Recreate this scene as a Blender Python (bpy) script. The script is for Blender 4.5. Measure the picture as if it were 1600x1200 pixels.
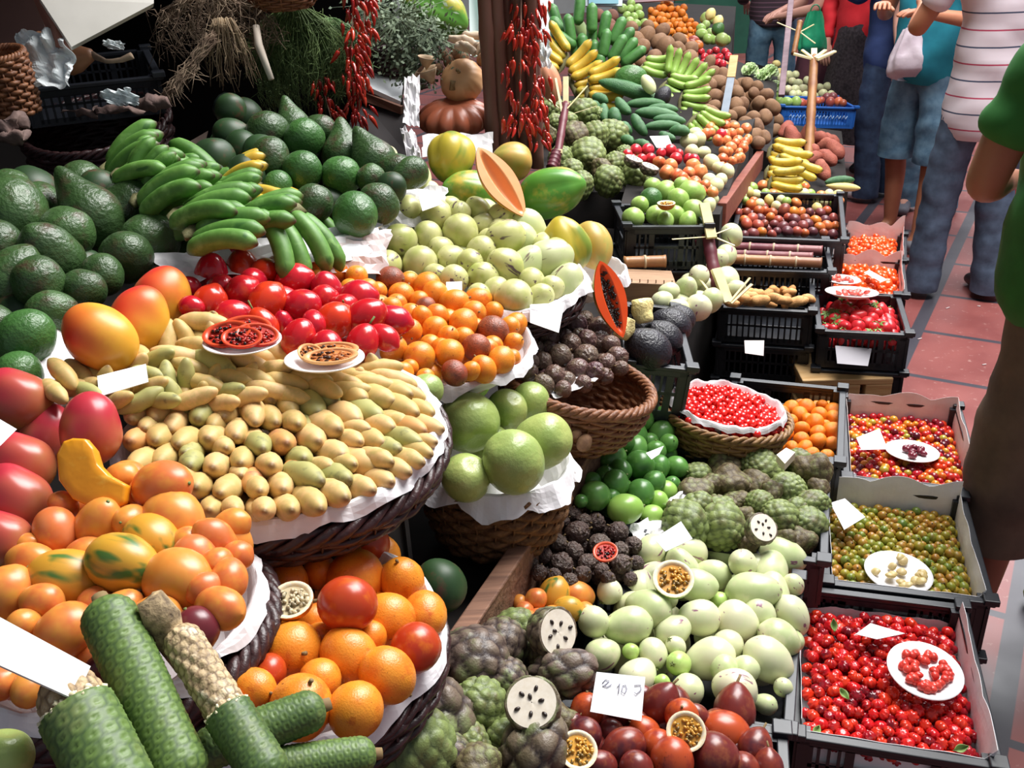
import bpy, bmesh, math, random
import numpy as np
from mathutils import Vector, Matrix, noise
for o in list(bpy.data.objects): bpy.data.objects.remove(o, do_unlink=True)
SC = bpy.context.scene
COL = SC.collection
R_ = math.radians
random.seed(7)
# ---------------------------------------------------------------- camera
FPX = 1500.0
PITCH, ROLL, CAMH = R_(27), R_(3.2), 1.8
_F = Vector((0, math.cos(PITCH), -math.sin(PITCH)))
_R0 = Vector((1, 0, 0)); _U0 = Vector((0, math.sin(PITCH), math.cos(PITCH)))
CR = _R0*math.cos(ROLL) - _U0*math.sin(ROLL)
CU = _U0*math.cos(ROLL) + _R0*math.sin(ROLL)
CF = _F
CAM = Vector((0, 0, CAMH))
cd = bpy.data.cameras.new('camera'); cam = bpy.data.objects.new('camera', cd); COL.objects.link(cam)
cd.sensor_width = 36; cd.lens = FPX/1600*36; cd.clip_start = .05; cd.clip_end = 200
cam.matrix_world = Matrix(((CR.x, CU.x, -CF.x, 0), (CR.y, CU.y, -CF.y, 0), (CR.z, CU.z, -CF.z, CAMH), (0, 0, 0, 1)))
SC.camera = cam
SC.view_settings.view_transform = 'Standard'; SC.view_settings.look = 'None'
SC.view_settings.gamma = 1; SC.view_settings.use_curve_mapping = False
SC.view_settings.exposure = 0.3
# ---------------------------------------------------------------- light
w = bpy.data.worlds.new('world'); SC.world = w; w.use_nodes = True
bg = w.node_tree.nodes['Background']; bg.inputs[0].default_value = (.80, .88, 1, 1); bg.inputs[1].default_value = .21
def area(name, loc, target, sx, sy, power, col=(1, 1, 1)):
    l = bpy.data.lights.new(name, 'AREA'); l.shape = 'RECTANGLE'; l.size = sx; l.size_y = sy; l.energy = power; l.color = col
    o = bpy.data.objects.new(name, l); COL.objects.link(o); o.location = loc
    o.rotation_euler = (Vector(target)-Vector(loc)).to_track_quat('-Z', 'Y').to_euler()
    return o
area('skylight', (1.9, 3.2, 5.0), (.5, 1.9, 0), 2.6, 3.2, 440, (1, .985, .96))      # open roof of the market court
area('skylight', (4.5, 9.5, 6.5), (3, 6.5, 0), 6, 6, 620, (.97, .98, 1))

def PX(x, y, z): return CAM + z*(CF + CR*((x-800)/FPX) - CU*((y-600)/FPX))
def ONH(x, y, h):
    d = CF + CR*((x-800)/FPX) - CU*((y-600)/FPX)
    return CAM + d*((h-CAMH)/d.z)
def project(p):
    v = p-CAM; z = v.dot(CF); return 800+FPX*v.dot(CR)/z, 600-FPX*v.dot(CU)/z, z
class Pl:                                   # the sloping surface a display lies on, through three points
    def __init__(s, a, b, c):
        A, B, C_ = PX(*a), PX(*b), PX(*c); s.p = A; n = (B-A).cross(C_-A).normalized()
        if n.dot(CAM-A) < 0: n = -n
        s.n = n
    def at(s, x, y, off=0):
        d = CF + CR*((x-800)/FPX) - CU*((y-600)/FPX)
        return CAM + d*((s.p + s.n*off - CAM).dot(s.n)/d.dot(s.n))
def cdir(a, t=0):                           # image angle a (deg, ccw from right), t deg towards the viewer
    a, t = R_(a), R_(t)
    return (CR*math.cos(a)+CU*math.sin(a))*math.cos(t) - CF*math.sin(t)
# ---------------------------------------------------------------- materials
def lin(c):
    if isinstance(c, str): c = tuple(int(c[i:i+2], 16)/255 for i in (0, 2, 4))
    return tuple((v/12.92 if v <= .04045 else ((v+.055)/1.055)**2.4) for v in c)+(1,)
MC = {}
def NT(name):
    m = bpy.data.materials.new(name); m.use_nodes = True; t = m.node_tree
    return m, t, t.nodes['Principled BSDF']
def mixc(t, fac, a, b, mode='MIX'):
    n = t.nodes.new('ShaderNodeMix'); n.data_type = 'RGBA'; n.blend_type = mode
    for s, v in ((n.inputs[0], fac), (n.inputs[6], a), (n.inputs[7], b)):
        if hasattr(v, 'default_value') or hasattr(v, 'links'): t.links.new(v, s)
        else: s.default_value = v
    return n.outputs[2]
def rng(t, v, a, b, c=0, d=1):
    n = t.nodes.new('ShaderNodeMapRange'); t.links.new(v, n.inputs[0])
    for i, q in enumerate((a, b, c, d)): n.inputs[i+1].default_value = q
    n.clamp = True; return n.outputs[0]
def coords(t, rand=True):
    tc = t.nodes.new('ShaderNodeTexCoord')
    if not rand: return tc.outputs['Object'], None
    oi = t.nodes.new('ShaderNodeObjectInfo')
    sc = t.nodes.new('ShaderNodeVectorMath'); sc.operation = 'MULTIPLY_ADD'
    t.links.new(oi.outputs['Random'], sc.inputs[0]); sc.inputs[1].default_value = (37, 71, 53)
    t.links.new(tc.outputs['Object'], sc.inputs[2])
    return sc.outputs[0], oi.outputs['Random']
def noi(t, vec, scale, det=3, rough=.55):
    n = t.nodes.new('ShaderNodeTexNoise'); t.links.new(vec, n.inputs['Vector'])
    n.inputs['Scale'].default_value = scale; n.inputs['Detail'].default_value = det; n.inputs['Roughness'].default_value = rough
    return n.outputs['Fac']
def FM(name, cols, rough=.4, blotch=None, speck=None, pat=None, bump=None, streak=None, sss=0, spec=.5, varmix=.55, bscale=1.2):
    """fruit skin: cols = palette over individuals and within one; blotch=(col,lo,hi,scale); speck=(col,amount,scale); pat=(col[,strength]) uses mesh attribute"""
    if name in MC: return MC[name]
    m, t, b = NT(name); L = t.links
    vec, rnd = coords(t)
    n1 = noi(t, vec, bscale, 2)
    mm = t.nodes.new('ShaderNodeMath'); mm.operation = 'MULTIPLY_ADD'; L.new(rnd, mm.inputs[0]); mm.inputs[1].default_value = varmix
    L.new(rng(t, n1, .3, .7, 0, 1-varmix), mm.inputs[2])
    cr = t.nodes.new('ShaderNodeValToRGB'); L.new(mm.outputs[0], cr.inputs[0])
    el = cr.color_ramp.elements
    for i, c in enumerate(cols):
        p = i/max(1, len(cols)-1)
        e = el[i] if i < 2 else el.new(p)
        e.position = p; e.color = lin(c)
    if len(cols) == 1: el[1].color = lin(cols[0])
    c = cr.outputs[0]
    if blotch:
        f = rng(t, noi(t, vec, blotch[3], 4, .6), blotch[1], blotch[2])
        c = mixc(t, f, c, lin(blotch[0]))
    if streak:                               # (col, lo, hi, around-scale)
        mp = t.nodes.new('ShaderNodeMapping'); L.new(vec, mp.inputs[0]); mp.inputs['Scale'].default_value = (streak[3], streak[3], .35)
        f = rng(t, noi(t, mp.outputs[0], 1, 2), streak[1], streak[2]); c = mixc(t, f, c, lin(streak[0]))
    if pat:
        at = t.nodes.new('ShaderNodeAttribute'); at.attribute_name = 'pat'
        f = rng(t, at.outputs['Fac'], 0, 1, 0, pat[1] if len(pat) > 1 else 1); c = mixc(t, f, c, lin(pat[0]))
    if speck:
        f = rng(t, noi(t, vec, speck[2]*.8, 6, .72), 1-speck[1]-.02, 1-speck[1]+.05); c = mixc(t, f, c, lin(speck[0]))
    L.new(c, b.inputs['Base Color'])
    b.inputs['Roughness'].default_value = rough; b.inputs['Specular IOR Level'].default_value = spec
    if bump:
        bn = t.nodes.new('ShaderNodeBump'); bn.inputs['Strength'].default_value = bump[1]; bn.inputs['Distance'].default_value = .02
        L.new(noi(t, vec, bump[0], 3), bn.inputs['Height']); L.new(bn.outputs[0], b.inputs['Normal'])
    MC[name] = m; return m
def SM(name, col, col2=None, rough=.6, scale=8, stretch=(1, 1, 1), metal=0, bump=0, trans=0, alpha=1, spec=.5):
    """general surface with soft noise between two colours"""
    if name in MC: return MC[name]
    m, t, b = NT(name); L = t.links
    vec, _ = coords(t, False)
    mp = t.nodes.new('ShaderNodeMapping'); L.new(vec, mp.inputs[0]); mp.inputs['Scale'].default_value = stretch
    n = noi(t, mp.outputs[0], scale, 4)
    L.new(mixc(t, rng(t, n, .35, .65), lin(col), lin(col2 or col)), b.inputs['Base Color'])
    b.inputs['Roughness'].default_value = rough; b.inputs['Metallic'].default_value = metal; b.inputs['Specular IOR Level'].default_value = spec
    if bump:
        bn = t.nodes.new('ShaderNodeBump'); bn.inputs['Strength'].default_value = bump; bn.inputs['Distance'].default_value = .01
        L.new(n, bn.inputs['Height']); L.new(bn.outputs[0], b.inputs['Normal'])
    if trans: b.inputs['Transmission Weight'].default_value = trans
    if alpha < 1: b.inputs['Alpha'].default_value = alpha
    MC[name] = m; return m
# ---------------------------------------------------------------- mesh helpers
class MB:
    def __init__(s): s.v = []; s.f = []; s.pat = []
    def add(s, vs, fs, pat=None):
        k = len(s.v); s.v += [tuple(v) for v in vs]; s.f += [tuple(i+k for i in f) for f in fs]
        s.pat += list(pat) if pat is not None else [0.0]*len(vs)
    def box(s, c, sx, sy, sz, M=None):
        c = Vector(c); vs = [Vector((x*sx/2, y*sy/2, z*sz/2)) for z in (-1, 1) for x, y in ((-1, -1), (1, -1), (1, 1), (-1, 1))]
        vs = [(M @ v if M else v)+c for v in vs]
        s.add(vs, [(3, 2, 1, 0), (4, 5, 6, 7), (0, 1, 5, 4), (1, 2, 6, 5), (2, 3, 7, 6), (3, 0, 4, 7)])
    def bar(s, a, b, w, h, up=Vector((0, 0, 1))):
        a, b = Vector(a), Vector(b); d = b-a; L = d.length; x = d.normalized(); y = up.cross(x)
        if y.length < 1e-4: y = Vector((0, 1, 0)).cross(x)
        y.normalize(); z = x.cross(y); s.box((a+b)/2, L, w, h, Matrix((x, y, z)).transposed())
    def tube(s, pts, rad, n=8, cap=True, closed=False):
        pts = [Vector(p) for p in pts]; N = len(pts)
        if not hasattr(rad, '__len__'): rad = [rad]*N
        vs = []; ref = None
        for i, p in enumerate(pts):
            if closed: t = pts[(i+1) % N]-pts[i-1]
            else: t = pts[min(i+1, N-1)]-pts[max(i-1, 0)]
            if t.length < 1e-9: t = Vector((0, 0, 1))
            t.normalize()
            if ref is None: ref = Vector((0, 0, 1)) if abs(t.z) < .9 else Vector((1, 0, 0))
            u = ref-t*ref.dot(t)
            if u.length < 1e-4: u = t.orthogonal()
            u.normalize(); ref = u; q = t.cross(u)
            for k in range(n):
                a = 2*math.pi*k/n; vs.append(p+(u*math.cos(a)+q*math.sin(a))*rad[i])
        fs = []
        for i in range(N if closed else N-1):
            j = (i+1) % N
            for k in range(n): fs.append((i*n+k, i*n+(k+1) % n, j*n+(k+1) % n, j*n+k))
        if cap and not closed: fs += [tuple(range(n-1, -1, -1)), tuple((N-1)*n+k for k in range(n))]
        s.add(vs, fs)
    def grid(s, fn, nu, nv, closed_u=False, pat=None):
        vs = [fn(i/(nu if closed_u else nu-1), j/(nv-1)) for j in range(nv) for i in range(nu)]
        fs = []
        for j in range(nv-1):
            for i in range(nu if closed_u else nu-1):
                k = (i+1) % nu; fs.append((j*nu+i, j*nu+k, (j+1)*nu+k, (j+1)*nu+i))
        s.add(vs, fs, pat)
    def mesh(s, name, mat, smooth=True, two=None):
        me = bpy.data.meshes.new(name); me.from_pydata(s.v, [], s.f)
        if any(s.pat):
            at = me.attributes.new('pat', 'FLOAT', 'POINT'); at.data.foreach_set('value', s.pat)
        if mat: me.materials.append(mat)
        if smooth: me.polygons.foreach_set('use_smooth', [True]*len(me.polygons))
        me.update(); return me
    def obj(s, name, mat, parent=None, smooth=True, solid=0, bevel=0, origin=None):
        if origin is None and parent is None and s.v:
            xs = list(zip(*s.v)); origin = Vector(((min(xs[0])+max(xs[0]))/2, (min(xs[1])+max(xs[1]))/2, min(xs[2])))
        if origin is not None:
            o3 = Vector(origin); s.v = [tuple(Vector(v)-o3) for v in s.v]
        me = s.mesh(name, mat, smooth); o = link(name, me, parent)
        if origin is not None: o.location = origin
        if solid: md = o.modifiers.new('s', 'SOLIDIFY'); md.thickness = solid; md.offset = 0
        if bevel: md = o.modifiers.new('b', 'BEVEL'); md.width = bevel; md.segments = 2; md.limit_method = 'ANGLE'
        return o
def link(name, data, parent=None):
    o = bpy.data.objects.new(name, data); COL.objects.link(o)
    if parent: o.parent = parent
    return o
def short(s):
    for a, b in ((' in the ', ' in '), (' on the ', ' on '), (' of the ', ' of '), (' from the left', ' from left'), (' row down', ' row'), (' half hidden beneath others', ' half hidden'), ('the ', '')):
        if len(s.split()) <= 16: break
        s = s.replace(a, b)
    return s
def tag(o, label=None, cat=None, group=None, kind=None):
    if label: o['label'] = short(label)
    if cat: o['category'] = cat
    if group: o['group'] = group
    if kind: o['kind'] = kind
    return o
def empty(name, loc=(0, 0, 0)):
    o = link(name, None); o.location = loc; o.empty_display_size = .05; return o
def frame(z, x=None, loc=(0, 0, 0)):
    z = Vector(z).normalized(); x = Vector(x) if x is not None else z.orthogonal()
    x = (x-z*x.dot(z))
    if x.length < 1e-5: x = z.orthogonal()
    x.normalize(); y = z.cross(x)
    M = Matrix((x, y, z)).transposed().to_4x4(); M.translation = Vector(loc); return M
# ---------------------------------------------------------------- fruit shapes (unit radius, stem up +Z)
def egg(L=1.1, k=0, nip=0, stem=0, ribs=0, ramp=0, lump=0, seg=24, rings=16, flat=0, bend=0, seed=0, ribpow=1, tippat=0, sides=0):
    mb = MB(); vs = []; pat = []
    for j in range(rings+1):
        th = math.pi*j/rings; cz = math.cos(th); s = math.sin(th)
        z = L*cz; r = s*(1+k*cz)
        if nip and cz < -.9: z -= nip*((-cz-.9)/.1)**1.5
        if nip: r = max(r, 0)
        if stem and cz > .86: z += stem*((cz-.86)/.14)**1.3
        for i in range(seg):
            a = 2*math.pi*i/seg; rr = r
            if ribs: rr *= 1+ramp*(abs(math.cos(ribs*a/2))**ribpow-.6)*min(1, s*1.5)
            v = Vector((math.cos(a), math.sin(a), 0))
            if lump: rr *= 1+lump*noise.noise(Vector((v.x*r*1.1, v.y*r*1.1, z*1.1))+Vector((seed*7.3, seed, 0)))
            zz = z
            if flat: zz = z-math.copysign(flat*math.exp(-(r/.35)**2), z)
            x = v.x*rr+bend*(1-(z/L)**2); vs.append((x, v.y*rr, zz))
            pat.append(max(0, (abs(cz)-.93)/.07) if tippat else 0)
    fs = []
    for j in range(rings):
        for i in range(seg):
            k2 = (i+1) % seg; fs.append((j*seg+i, (j+1)*seg+i, (j+1)*seg+k2, j*seg+k2))
    mb.add(vs, fs, pat); return mb
def pear(L=1.5, neck=.45, lump=.04, seg=26, rings=20, seed=0, bend=.1):
    mb = MB(); vs = []
    for j in range(rings+1):
        t = j/rings; z = L*math.cos(math.pi*t); u = (z/L+1)/2
        r = math.sin(math.pi*t)
        nk = 1/(1+math.exp((u-.62)*10)); r = r*(neck+(1-neck)*nk)*1.08
        for i in range(seg):
            a = 2*math.pi*i/seg; v = Vector((math.cos(a), math.sin(a), 0))
            rr = r*(1+lump*noise.noise(Vector((v.x, v.y, z))*1.3+Vector((seed*3.1, 0, 0))))
            vs.append((v.x*rr+bend*u*u, v.y*rr, z))
    fs = [(j*seg+i, (j+1)*seg+i, (j+1)*seg+(i+1) % seg, j*seg+(i+1) % seg) for j in range(rings) for i in range(seg)]
    mb.add(vs, fs); return mb
def scaly(L=1.05, k=-.12, cells=70, amp=.07, edge=.16, lump=.1, seed=0, cut=None, seg=56, rings=36, turn=0):
    """cherimoya: overlapping scales; pat = seam darkness. cut = z where it is sliced flat"""
    pts = []
    for i in range(cells):
        z = 1-2*(i+.5)/cells; r = math.sqrt(1-z*z); a = i*2.39996+seed; pts.append((r*math.cos(a), r*math.sin(a), z))
    P = np.array(pts); vs = []; pat = []
    for j in range(rings+1):
        th = math.pi*j/rings
        for i in range(seg):
            a = 2*math.pi*i/seg; d = np.array((math.sin(th)*math.cos(a), math.sin(th)*math.sin(a), math.cos(th)))
            q = np.sort(np.linalg.norm(P-d, axis=1))[:2]; e = (q[1]-q[0])
            ed = max(0, 1-e/edge)
            cz = d[2]; rr = (1+k*cz)*(1-amp*ed**1.2+amp*.3*min(1, e/.2))*(1+lump*noise.noise(Vector(d*1.2)+Vector((seed*5.7, 0, 0))))
            v = Vector((d[0]*rr, d[1]*rr, d[2]*rr*L)); p_ = min(1, ed*1.1)
            if cut is not None and v.z > cut: v.z = cut; p_ = 0
            vs.append(v); pat.append(p_)
    mb = MB(); mb.add(vs, [(j*seg+i, (j+1)*seg+i, (j+1)*seg+(i+1) % seg, j*seg+(i+1) % seg) for j in range(rings) for i in range(seg)], pat)
    return mb
KIND = {}
def K(name, mb, mat, parts=(), objname=None, cat=None):
    me = mb.mesh(objname or name, mat); KIND[name] = (me, [(n, p.mesh(n, m)) for n, p, m in parts], objname or name, cat or (objname or name).replace('_', ' '))
def put(kind, loc, d, r, label, group=None, x=None, sc=(1, 1, 1), parts=True, cat=None, name=None):
    me, pp, on, ct = KIND[kind]
    o = link(name or on, me); o.matrix_world = frame(d, x, loc) @ Matrix.Diagonal((r*sc[0], r*sc[1], r*sc[2], 1))
    tag(o, label, cat or ct, group)
    if parts:
        for n, pm in pp: link(n, pm, o)
    return o
ORD = ['first', 'second', 'third', 'fourth', 'fifth', 'sixth', 'seventh', 'eighth', 'ninth', 'tenth', 'eleventh', 'twelfth', 'thirteenth', 'fourteenth', 'fifteenth', 'sixteenth', 'seventeenth', 'eighteenth', 'nineteenth', 'twentieth']+['%d-th' % i for i in range(21, 90)]
def rowlabels(items, look, where):
    """labels by row from the top and place from the left; items are (x,y,r)"""
    ys = [i[1] for i in items]; y0 = min(ys); rh = max(6, sum(i[2] for i in items)/len(items)*1.5)
    rows = {}
    for n, it in enumerate(items): rows.setdefault(int((it[1]-y0)/rh), []).append((it[0], n))
    out = [None]*len(items)
    for ri, k in enumerate(sorted(rows)):
        rr = sorted(rows[k])
        for ci, (_, n) in enumerate(rr):
            lk = look[n] if isinstance(look, list) else look
            pos = '%s from the left' % ORD[ci] if len(rr) > 1 else 'alone'
            out[n] = '%s %s, %s in %s row down' % (lk, where, pos, ORD[ri])
    return out
def parse(s): return [tuple(float(v) for v in q.split()) for q in s.split(';') if q.strip()]
def relax(items, plane, pack=.9, maxoff=.8, it=30, bump=None):
    """items (x,y,r) on a plane: real radii from the plane depth, neighbours slid apart along the slope normal so that they rest on one another"""
    n = len(items); pos = []; rad = []
    for x, y, r in items:
        p = plane.at(x, y); z = (p-CAM).dot(CF); rad.append(r*z/FPX); pos.append(p)
    ray = [(p-CAM).normalized() for p in pos]; off = [(-.002*((y % 7)-3)) for x, y, r in items]
    for k in range(it):
        mv = False
        for i in range(n):
            for j in range(i+1, n):
                if abs(items[i][0]-items[j][0]) > items[i][2]+items[j][2] or abs(items[i][1]-items[j][1]) > items[i][2]+items[j][2]: continue
                a = pos[i]+ray[i]*off[i]; b = pos[j]+ray[j]*off[j]; S = (rad[i]+rad[j])*pack; d = (a-b)
                if d.length < S:
                    ad = d.dot(ray[i]); lat = math.sqrt(max(0, d.length_squared-ad*ad)); need = math.sqrt(max(0, S*S-lat*lat))
                    sg = 1 if (ad > 0 if abs(ad) > .002 else items[i][1] < items[j][1]) else -1
                    mvd = (need-abs(ad))/2*.6; off[i] += sg*mvd; off[j] -= sg*mvd; mv = True
        for i in range(n): off[i] = max(-maxoff*rad[i], min(maxoff*rad[i], off[i]))
        if not mv: break
    out = []
    for i in range(n):
        p = pos[i]+ray[i]*off[i]; z = (p-CAM).dot(CF); z0 = (pos[i]-CAM).dot(CF)
        out.append((p, rad[i]*(.5+.5*z/z0)))
    return out
def heap(kind, data, plane, look, where, group, dirf=None, fill=True, rad=1.0, fillkind=None, sc=None, jit=.12, pack=.9, names=None, maxoff=.8, filldepth=1.35, parts=True):
    """kind: name or list cycled / function(i)"""
    items = parse(data) if isinstance(data, str) else data
    it3 = [(i[0], i[1], i[2]) for i in items]
    rs = relax(it3, plane, pack, maxoff)
    kf = kind if callable(kind) else (lambda i: kind if isinstance(kind, str) else kind[i % len(kind)])
    looks = look if isinstance(look, (str, list)) else [look(kf(i)) for i in range(len(items))]
    labs = names or rowlabels(it3, looks, where); objs = []
    rd = random.Random(hash_(where))
    for i, (p, r) in enumerate(rs):
        it = items[i]
        if len(it) > 3: d = cdir(it[3], it[4] if len(it) > 4 else rd.uniform(-10, 30))
        elif dirf: d = dirf(rd, p, it)
        else: d = Vector((rd.gauss(0, 1), rd.gauss(0, 1), rd.gauss(0, 1)))
        s = sc if sc else (1+rd.uniform(-jit, jit)*.5, 1, 1+rd.uniform(-jit, jit))
        objs.append(put(kf(i), p, d, r*rad, labs[i], group, x=Vector((rd.gauss(0, 1), rd.gauss(0, 1), rd.gauss(0, 1))), sc=s, parts=parts(i) if callable(parts) else parts))
    if fill:
        xs = [i[0] for i in it3]; ys = [i[1] for i in it3]; ar = sum(i[2] for i in it3)/len(it3)
        hull = convex([(i[0], i[1]) for i in it3]); row = 0; y = min(ys)+ar*.4
        while y < max(ys):
            x = min(xs)+(ar*.85 if row % 2 else 0)
            while x < max(xs):
                xx, yy = x+rd.uniform(-.2, .2)*ar, y+rd.uniform(-.2, .2)*ar
                if inside((xx, yy), hull):
                    dm = min((math.hypot(xx-i[0], yy-i[1])/i[2] for i in it3)); cover = sum(1 for i in it3 if math.hypot(xx-i[0], yy-i[1]) < i[2]*1.5)
                    if dm > .42:
                        p = plane.at(xx, yy, -ar*filldepth*(plane.at(xx, yy)-CAM).dot(CF)/FPX); z = (p-CAM).dot(CF)
                        d = dirf(rd, p, (xx, yy, ar)) if dirf else Vector((rd.gauss(0, 1), rd.gauss(0, 1), rd.gauss(0, 1)))
                        fk = fillkind or kf(rd.randrange(1000))
                        put(fk, p, d, ar*z/FPX*rad, (looks if isinstance(looks, str) else look(fk) if callable(look) else looks[0])+' half hidden beneath others '+where, group, parts=False)
                x += ar*1.75
            y += ar*1.5; row += 1
    return objs
def hash_(s): return sum((i+1)*ord(c) for i, c in enumerate(s))
def convex(p):
    p = sorted(set(p)); 
    def half(q):
        h = []
        for c in q:
            while len(h) > 1 and (h[-1][0]-h[-2][0])*(c[1]-h[-2][1])-(h[-1][1]-h[-2][1])*(c[0]-h[-2][0]) <= 0: h.pop()
            h.append(c)
        return h
    a, b = half(p), half(p[::-1]); return a[:-1]+b[:-1]
def inside(p, poly):
    c = False; n = len(poly); x, y = p
    for i in range(n):
        x1, y1 = poly[i]; x2, y2 = poly[i-1]
        if (y1 > y) != (y2 > y) and x < (x2-x1)*(y-y1)/(y2-y1)+x1: c = not c
    return c
def scatter(poly, r, seed=0, jit=.42, rv=.16, grow=0, pack=1.72):
    """hex-packed points in a pixel polygon; radius may grow with y"""
    rd = random.Random(seed); ys = [p[1] for p in poly]; xs = [p[0] for p in poly]; out = []; y = min(ys); row = 0
    while y < max(ys):
        rr = r*(1+grow*(y-min(ys))/(max(ys)-min(ys)+1e-6)); x = min(xs)+(rr*pack/2 if row % 2 else 0)
        while x < max(xs):
            q = (x+rd.uniform(-jit, jit)*rr, y+rd.uniform(-jit, jit)*rr)
            if inside(q, poly): out.append((q[0], q[1], rr*(1+rd.uniform(-rv, rv))))
            x += rr*pack
        y += rr*pack*.84; row += 1
    return out
# ---------------------------------------------------------------- fruit kinds
nub = MB(); nub.tube([(0, 0, .93), (.02, 0, 1.1), (.06, 0, 1.22)], [.09, .07, .08], 7)
stemm = SM('stem_brown', '6b5134', '8f7a50', .8)
stemg = SM('stem_green', '5d6b35', '7d8a4a', .7)
AV = FM('avocado_skin', ['2a3e20', '38522c', '466636'], .36, blotch=('4a3a2c', .52, .72, 1.3), bump=(6, .22), speck=('5f7f46', .27, 9))
AVL = FM('avocado_skin_bright', ['365c2c', '4c7a3c'], .34, blotch=('2f4a26', .5, .8, 1.2), bump=(6, .2), speck=('6d904e', .27, 9))
K('avocado', egg(1.1, -.05, lump=.09, seed=1), AV); K('avocado_b', egg(1.16, -.16, lump=.1, seed=2, stem=.06), AV, objname='avocado')
K('avocado_c', egg(1.05, 0, lump=.07, seed=5), AVL, objname='avocado'); K('avocado_pear', pear(1.55, .42, .05, seed=3), AV, [('stem', MB(), stemm)][:0], objname='avocado')
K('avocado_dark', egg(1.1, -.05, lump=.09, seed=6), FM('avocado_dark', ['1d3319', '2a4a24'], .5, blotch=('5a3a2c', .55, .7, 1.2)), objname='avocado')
MG = FM('mango_skin', ['e0a030', 'e8b03c'], .38, blotch=('d98a35', .5, .8, 1), pat=('d8382c',), speck=('8a6a24', .3, 12))
def mango(seed=0, ripe=0):
    mb = egg(1.28, -.06, lump=.08, seg=36, rings=26, seed=seed)
    mb.pat = [max(0, min(1, .5+.9*(v[0]*.7+v[2]*.6-.25)+.35*noise.noise(Vector(v)*1.3))) if not ripe else max(0, min(1, .75+.6*(v[0]*.4+v[2]*.5)+.3*noise.noise(Vector(v)*1.5))) for v in mb.v]
    return mb
K('mango', mango(1), MG, [('stem', nub, stemm)]); K('mango_b', mango(4), MG, [('stem', nub, stemm)], objname='mango')
MR = FM('mango_red', ['a08a3e', '93904a'], .3, blotch=('8a7a44', .5, .8, 1), pat=('b83340',), speck=('c8828a', .28, 14))
K('mango_red', mango(2, 1), MR, [('stem', nub, stemm)], objname='mango')
TAM = FM('tamarillo_skin', ['b5141c', 'c8202a', 'a81030'], .2, blotch=('d8452a', .58, .75, .8), speck=('701018', .25, 12), spec=.6)
TAO = FM('tamarillo_orange', ['cf2f1c', 'd9451f'], .2, blotch=('b81a20', .5, .7, .8), spec=.6)
sth = MB(); sth.tube([(0, 0, 1.1), (.03, 0, 1.35), (.12, 0, 1.75)], [.1, .06, .07], 7)
for q, (nm, mt) in enumerate((('tamarillo', TAM), ('tamarillo_o', TAO))):
    K(nm, egg(1.2, -.1, nip=.14, lump=.03, seed=q), mt, [('stem', sth, stemg)], objname='tamarillo')
GR = FM('granadilla_skin', ['e07a1c', 'e8922c', 'd9681c'], .33, speck=('8a4a18', .36, 8), blotch=('c85a20', .56, .75, 1.5), bump=(14, .12))
GRB = FM('granadilla_brown', ['b5522a', '8a4a30', 'a8402c'], .4, speck=('4a2418', .4, 7), blotch=('6a3a2c', .45, .7, 1.5), bump=(10, .2))
GRR = FM('granadilla_red', ['b0341c', 'b84a1c'], .28, speck=('701a10', .3, 9), blotch=('cf6a1c', .55, .75, 1))
K('granadilla', egg(1.08, 0, lump=.04), GR, [('stem', nub, stemm)]); K('granadilla_brown', egg(1.15, 0, lump=.06, seed=3), GRB, [('stem', nub, stemm)], objname='granadilla'); K('granadilla_red', egg(1.08, 0, lump=.04, seed=4), GRR, [('stem', nub, stemm)], objname='granadilla')
TO = FM('yellow_tamarillo', ['dc8436', 'de9040', 'd4703a', 'd07a4c'], .32, speck=('8a4420', .3, 9), blotch=('d99a3a', .56, .75, 1))
TOG = FM('yellow_tamarillo_green', ['c99a34', 'd09030'], .33, speck=('6a5a20', .3, 9), streak=('4f7030', .56, .68, 1.6))
K('tomate', egg(1.2, -.08, nip=.08, lump=.05), TO, [('stem', nub, stemg)], objname='tree_tomato'); K('tomate_green', egg(1.2, -.05, nip=.06, lump=.05, seed=3), TOG, [('stem', nub, stemg)], objname='tree_tomato')
K('tomate_purple', egg(1.15, -.05, nip=.08, lump=.04, seed=5), FM('tree_tomato_purple', ['5a1c28', '6e2a30'], .3, speck=('a05a50', .25, 12)), [('stem', nub, stemg)], objname='tree_tomato')
PE = FM('pepino_skin', ['b4b86c', 'c8c48c', 'a0aa54'], .36, blotch=('a8b25c', .54, .75, 1), streak=('5e4a50', .63, .68, 2.6), speck=('8a8450', .27, 10))
PEP = FM('pepino_pale', ['bcc88c', 'd0d0a4'], .36, streak=('7a6a58', .63, .68, 2.4), blotch=('bccb8a', .52, .72, .9))
caly = MB()
for k in range(5):
    a = k*1.2566; c_, s_ = math.cos(a), math.sin(a)
    caly.tube([(0, 0, 1.12), (.14*c_, .14*s_, 1.14), (.3*c_, .3*s_, 1.09)], [.05, .06, .01], 5)
caly.tube([(0, 0, 1.1), (.05, 0, 1.35)], [.05, .05], 6)
K('pepino', egg(1.1, -.08, lump=.06), PE, objname='pepino_melon'); K('pepino_b', egg(1.25, -.12, lump=.07, seed=2), PEP, objname='pepino_melon')
WP = FM('white_pepino_skin', ['b4c488', 'd0d6a8', 'dcd6b8'], .33, streak=('8a5a70', .66, .7, 2.2), blotch=('d8d2ae', .5, .72, .8), varmix=.7)
K('white_pepino', egg(1.22, -.14, nip=.06, lump=.05), WP, objname='white_pepino'); K('white_pepino_s', egg(1.12, -.08, nip=.03, lump=.05, seed=3), WP, [('calyx', caly, stemg)], objname='white_pepino')
K('green_pepino', egg(1.1, -.05, lump=.06, seed=7), FM('green_pepino', ['a8c86a', 'b8d07a'], .3, blotch=('98bc5c', .5, .7, 1)), [('calyx', caly, stemg)], objname='white_pepino')
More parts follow.
